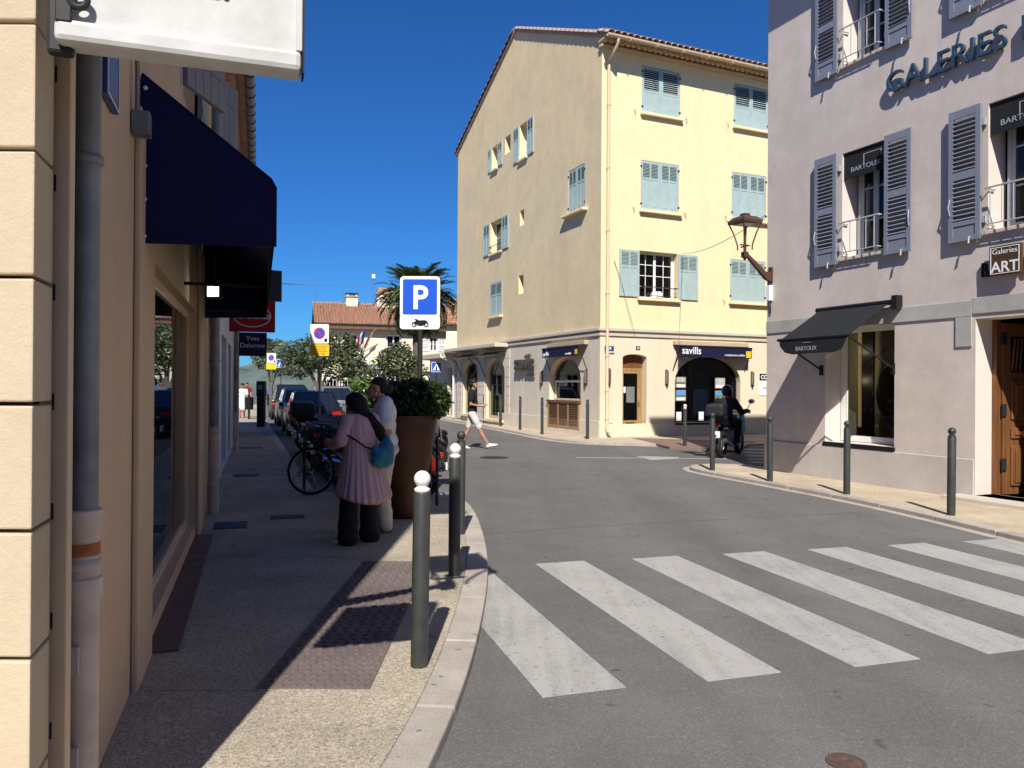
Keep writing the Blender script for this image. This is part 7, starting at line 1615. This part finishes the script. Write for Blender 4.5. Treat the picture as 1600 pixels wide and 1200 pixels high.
shoe((-.06, -.12, .0), (.20, -.14, .0), wom, SHW, .06); shoe((-.04, .14, .0), (.22, .17, .0), wom, SHW, .06); eyes(hc, fd, wom)
Mw = Matrix.Translation((wp_.x, wp_.y, 0)) @ Matrix.Rotation(RZW, 4, 'Z')
bag = thing('drawstring_bag', 'teal blue drawstring bag hanging at the hip of the pink coat', 'bag', (wp_.x, wp_.y, 0), org=False, rz=RZW); bag.scale = (S, S, S)
flesh('sack', CLT, bag, [([(-.21, -.17, 1.08), (-.225, -.15, .98), (-.235, -.12, .87)], [.035, .085, .10]), ([(-.215, .0, .97), (-.23, -.06, .90)], [.04, .09])], [((-.225, -.10, .86), (.075, .15, .085))], .012, 3)
MB().tube([(-.21, -.17, 1.08), (-.14, -.12, 1.2), (-.115, -.02, 1.29), (-.02, .1, 1.345), (.07, .13, 1.31)], .007, 6).build('strap', CLB, bag, smooth=True); MB().tube([(-.22, .0, .97), (-.19, .1, 1.0), (-.15, .17, 1.06), (-.05, .22, 1.12)], .009, 6).build('strap', CLB, bag, smooth=True)
p2 = thing('phone', 'phone held in front of the woman in the pink coat', 'phone', (wp_.x, wp_.y, 0), org=False, rz=RZW); p2.scale = (S, S, S)
MB(Matrix.Translation((.37, .04, 1.05)) @ Matrix.Rotation(math.radians(-50), 4, 'Y')).box(-.075, .075, -.037, .037, -.005, .005).build('case', DARKB, p2, bevel=.004)
# ---- woman in white, turned to the left
vp = gr(606, 829, 0); RV = math.radians(186)
wm2 = thing('person', 'dark haired woman in white shirt and cream trousers in front of the planter', 'person', (vp.x - .045, vp.y, 0), org=False, rz=RV)
hc = (.09, .0, 1.565); fd = V((1, .12, -.08)); hch, hbl, f_, s_, u_ = head(hc, fd)
aR = ([(.0, -.17, 1.37), (-.02, -.21, 1.1), (.14, -.19, .93)], [.052, .045, .03]); aL = ([(.0, .17, 1.37), (-.05, .22, 1.1), (.17, .2, 1.02)], [.055, .05, .034])
flesh('body', SKIN2, wm2, [aR, aL, ([(0, -.09, .88), (.02, -.10, .47), (-.02, -.1, .07)], [.1, .06, .038]), ([(0, .09, .88), (.02, .10, .47), (-.02, .1, .07)], [.1, .06, .038]), ([(.01, 0, 1.36), (.05, 0, 1.49)], [.056, .052])] + hch + hand((.14, -.19, .93), (.9, .3, -.2), (0, 0, 1), 1, .6) + hand((.17, .2, 1.02), (1, -.3, .1), (0, 0, 1), -1, .8), hbl + [((0, 0, 1.2), (.11, .14, .22)), ((-.01, 0, .95), (.13, .16, .14))])
flesh('shirt', CLW, wm2, [([(.0, -.165, 1.37), (-.02, -.21, 1.2)], [.082, .088]), ([(.0, .165, 1.37), (-.03, .22, 1.2)], [.082, .088]), ([(-.01, -.07, 1.40), (-.01, .07, 1.40)], [.085, .085])], [((.0, 0, 1.3), (.135, .185, .16)), ((.005, 0, 1.15), (.135, .17, .2)), ((-.01, 0, .98), (.145, .18, .15))], .014, 4)
flesh('trousers', CLC, wm2, [([(0, -.09, .88), (.02, -.10, .47), (-.02, -.105, .07)], [.125, .085, .075]), ([(-.01, .09, .88), (.02, .10, .47), (-.03, .105, .07)], [.125, .085, .075])], [((-.02, 0, .9), (.15, .18, .1))], .014, 4)
flesh('hair', HAIR, wm2, [], [((.06, 0, 1.63), (.096, .086, .07)), ((.025, 0, 1.59), (.075, .082, .085)), ((-.045, 0, 1.56), (.05, .05, .055))], .012, 2); eyes(hc, fd, wm2)
MB().ball((.085, .09, 1.515), (.006, .006, .025), 8, 6).build('earring', CHROME, wm2, smooth=True)
LEAF = pm('brown_leather', (0.16, 0.06, 0.035), .5, .1, 9); shoe((-.08, -.105, 0), (.16, -.11, 0), wm2, LEAF, .06); shoe((-.09, .105, 0), (.15, .11, 0), wm2, LEAF, .06)
# ---- rider
rd = thing('person', 'rider in dark clothes and black helmet seated on the motorcycle in shade', 'person', (mr_p.x, mr_p.y, RZ), org=False, rz=RMZ); k = 1.06; rd.scale = (k, k, k)
aR = ([(.33, -.2, 1.25), (.52, -.3, 1.02), (.98, -.33, 1.05)], [.06, .05, .034]); aL = ([(.33, .2, 1.25), (.52, .3, 1.02), (.98, .33, 1.05)], [.06, .05, .034])
lR = ([(.2, -.1, .86), (.66, -.2, .80), (.5, -.2, .36)], [.09, .065, .045]); lL = ([(.2, .1, .86), (.66, .2, .80), (.5, .2, .36)], [.09, .065, .045])
hc = (.42, 0, 1.47); hch, hbl, f_, s_, u_ = head(hc, (1, 0, -.1))
flesh('body', SKIN, rd, [aR, aL, lR, lL, ([(.3, 0, 1.26), (.39, 0, 1.4)], [.06, .055])] + hch + hand((.98, -.33, 1.05), (.7, 0, -.1), (0, 0, 1), 1, 1.1) + hand((.98, .33, 1.05), (.7, 0, -.1), (0, 0, 1), -1, 1.1), hbl + [((.25, 0, 1.05), (.12, .15, .22))])
flesh('jacket', CLB, rd, [([(.33, -.19, 1.26), (.52, -.3, 1.02), (.92, -.33, 1.045)], [.085, .07, .05]), ([(.33, .19, 1.26), (.52, .3, 1.02), (.92, .33, 1.045)], [.085, .07, .05])], [((.3, 0, 1.2), (.15, .22, .16)), ((.23, 0, 1.03), (.15, .19, .2)), ((.2, 0, .92), (.15, .19, .1))], .015, 4)
flesh('trousers', CLB, rd, [([(.2, -.1, .87), (.66, -.2, .80), (.5, -.2, .34)], [.12, .085, .065]), ([(.2, .1, .87), (.66, .2, .80), (.5, .2, .34)], [.12, .085, .065])], (), .015, 3)
flesh('helmet', MBLK, rd, [], [((.415, 0, 1.50), (.145, .128, .145)), ((.43, 0, 1.44), (.12, .115, .11)), ((.5, 0, 1.4), (.07, .085, .06))], .014, 3)
MB().loft([[(.42 + .15 * math.cos(a), .132 * math.sin(a), z) for a in [-1.0 + .2 * q for q in range(11)]] + [(.42 + .145 * math.cos(a), .127 * math.sin(a), z) for a in [1.0 - .2 * q for q in range(11)]] for z in (1.45, 1.53)]).build('visor', CARGLM, rd, smooth=True, angle=50)
shoe((.42, -.2, .27), (.68, -.21, .27), rd, DARKB); shoe((.42, .2, .27), (.68, .21, .27), rd, DARKB)
# ---- people far down the pavement
def walker(px, py, lab, top, low, rz, h=1.7, skirt=False, cap=None, hairm=None, bagm=None):
    p = gr(px, py, 0); t_ = thing('person', lab, 'person', (p.x, p.y, 0), org=False, rz=rz); k = h / 1.75; t_.scale = (k, k, k)
    hc = (.04, 0, 1.62); hch, hbl, f_, s_, u_ = head(hc, (1, 0, -.1))
    flesh('body', SKIN, t_, [([(0, -.09, .88), (.14, -.09, .48), (.08, -.09, .08)], [.09, .06, .04]), ([(0, .09, .88), (-.02, .09, .48), (-.18, .09, .1)], [.09, .06, .04]), ([(0, -.19, 1.40), (-.08, -.23, 1.12), (.06, -.22, .92)], [.05, .042, .03]), ([(0, .19, 1.40), (.03, .23, 1.12), (.17, .22, .96)], [.05, .042, .03]), ([(0, 0, 1.4), (.02, 0, 1.53)], [.06, .055])] + hch + hand((.06, -.22, .92), (.3, 0, -1), (1, 0, 0), 1, .4) + hand((.17, .22, .96), (.5, 0, -1), (1, 0, 0), -1, .4), hbl + [((0, 0, 1.2), (.11, .15, .24)), ((0, 0, .95), (.12, .16, .13))], .02, 2)
    tb = [((0, 0, 1.33), (.13, .19, .16)), ((0, 0, 1.15), (.13, .175, .2)), ((0, 0, .98), (.14, .18, .13))]
    flesh('dress' if skirt else 'shirt', top, t_, [([(0, -.18, 1.40), (-.05, -.22, 1.2)], [.075, .075]), ([(0, .18, 1.40), (.02, .22, 1.2)], [.075, .075])] + ([([(0, 0, .98), (.02, 0, .7), (.02, 0, .52)], [.17, .20, .22])] if skirt else []), tb, .02, 3)
    if not skirt: flesh('trousers', low, t_, [([(0, -.09, .88), (.14, -.09, .48), (.08, -.09, .12)], [.12, .09, .075]), ([(0, .09, .88), (-.02, .09, .48), (-.17, .09, .14)], [.12, .09, .075])], [((0, 0, .92), (.14, .17, .09))], .02, 3)
    flesh('cap' if cap else 'hair', cap or HAIR, t_, [], [((.02, 0, 1.68), (.1, .095, .08)), ((-.02, 0, 1.63), (.085, .09, .09))], .018, 2); eyes(hc, (1, 0, -.1), t_)
    shoe((.03, -.09, .0), (.29, -.09, .0), t_, low, .07); shoe((-.24, .09, .05), (.02, .09, .0), t_, low, .07)
CRED = pm('red_shirt_cloth', (0.22, 0.02, 0.02), .9, .1, 8); CBLU = pm('blue_shirt_cloth', (0.06, 0.14, 0.36), .9, .1, 8)
walker(378.5, 653, 'woman in white dress walking toward us on the shaded pavement', CLW, LEAF, math.radians(-72), 1.68, True)
walker(386, 640, 'person in red shirt behind the woman in the white dress', CRED, CLB, math.radians(-70), 1.75)
walker(421, 634, 'person in blue shirt and dark cap beside the far parked cars', CBLU, CLB, math.radians(95), 1.7, False, DARKB)
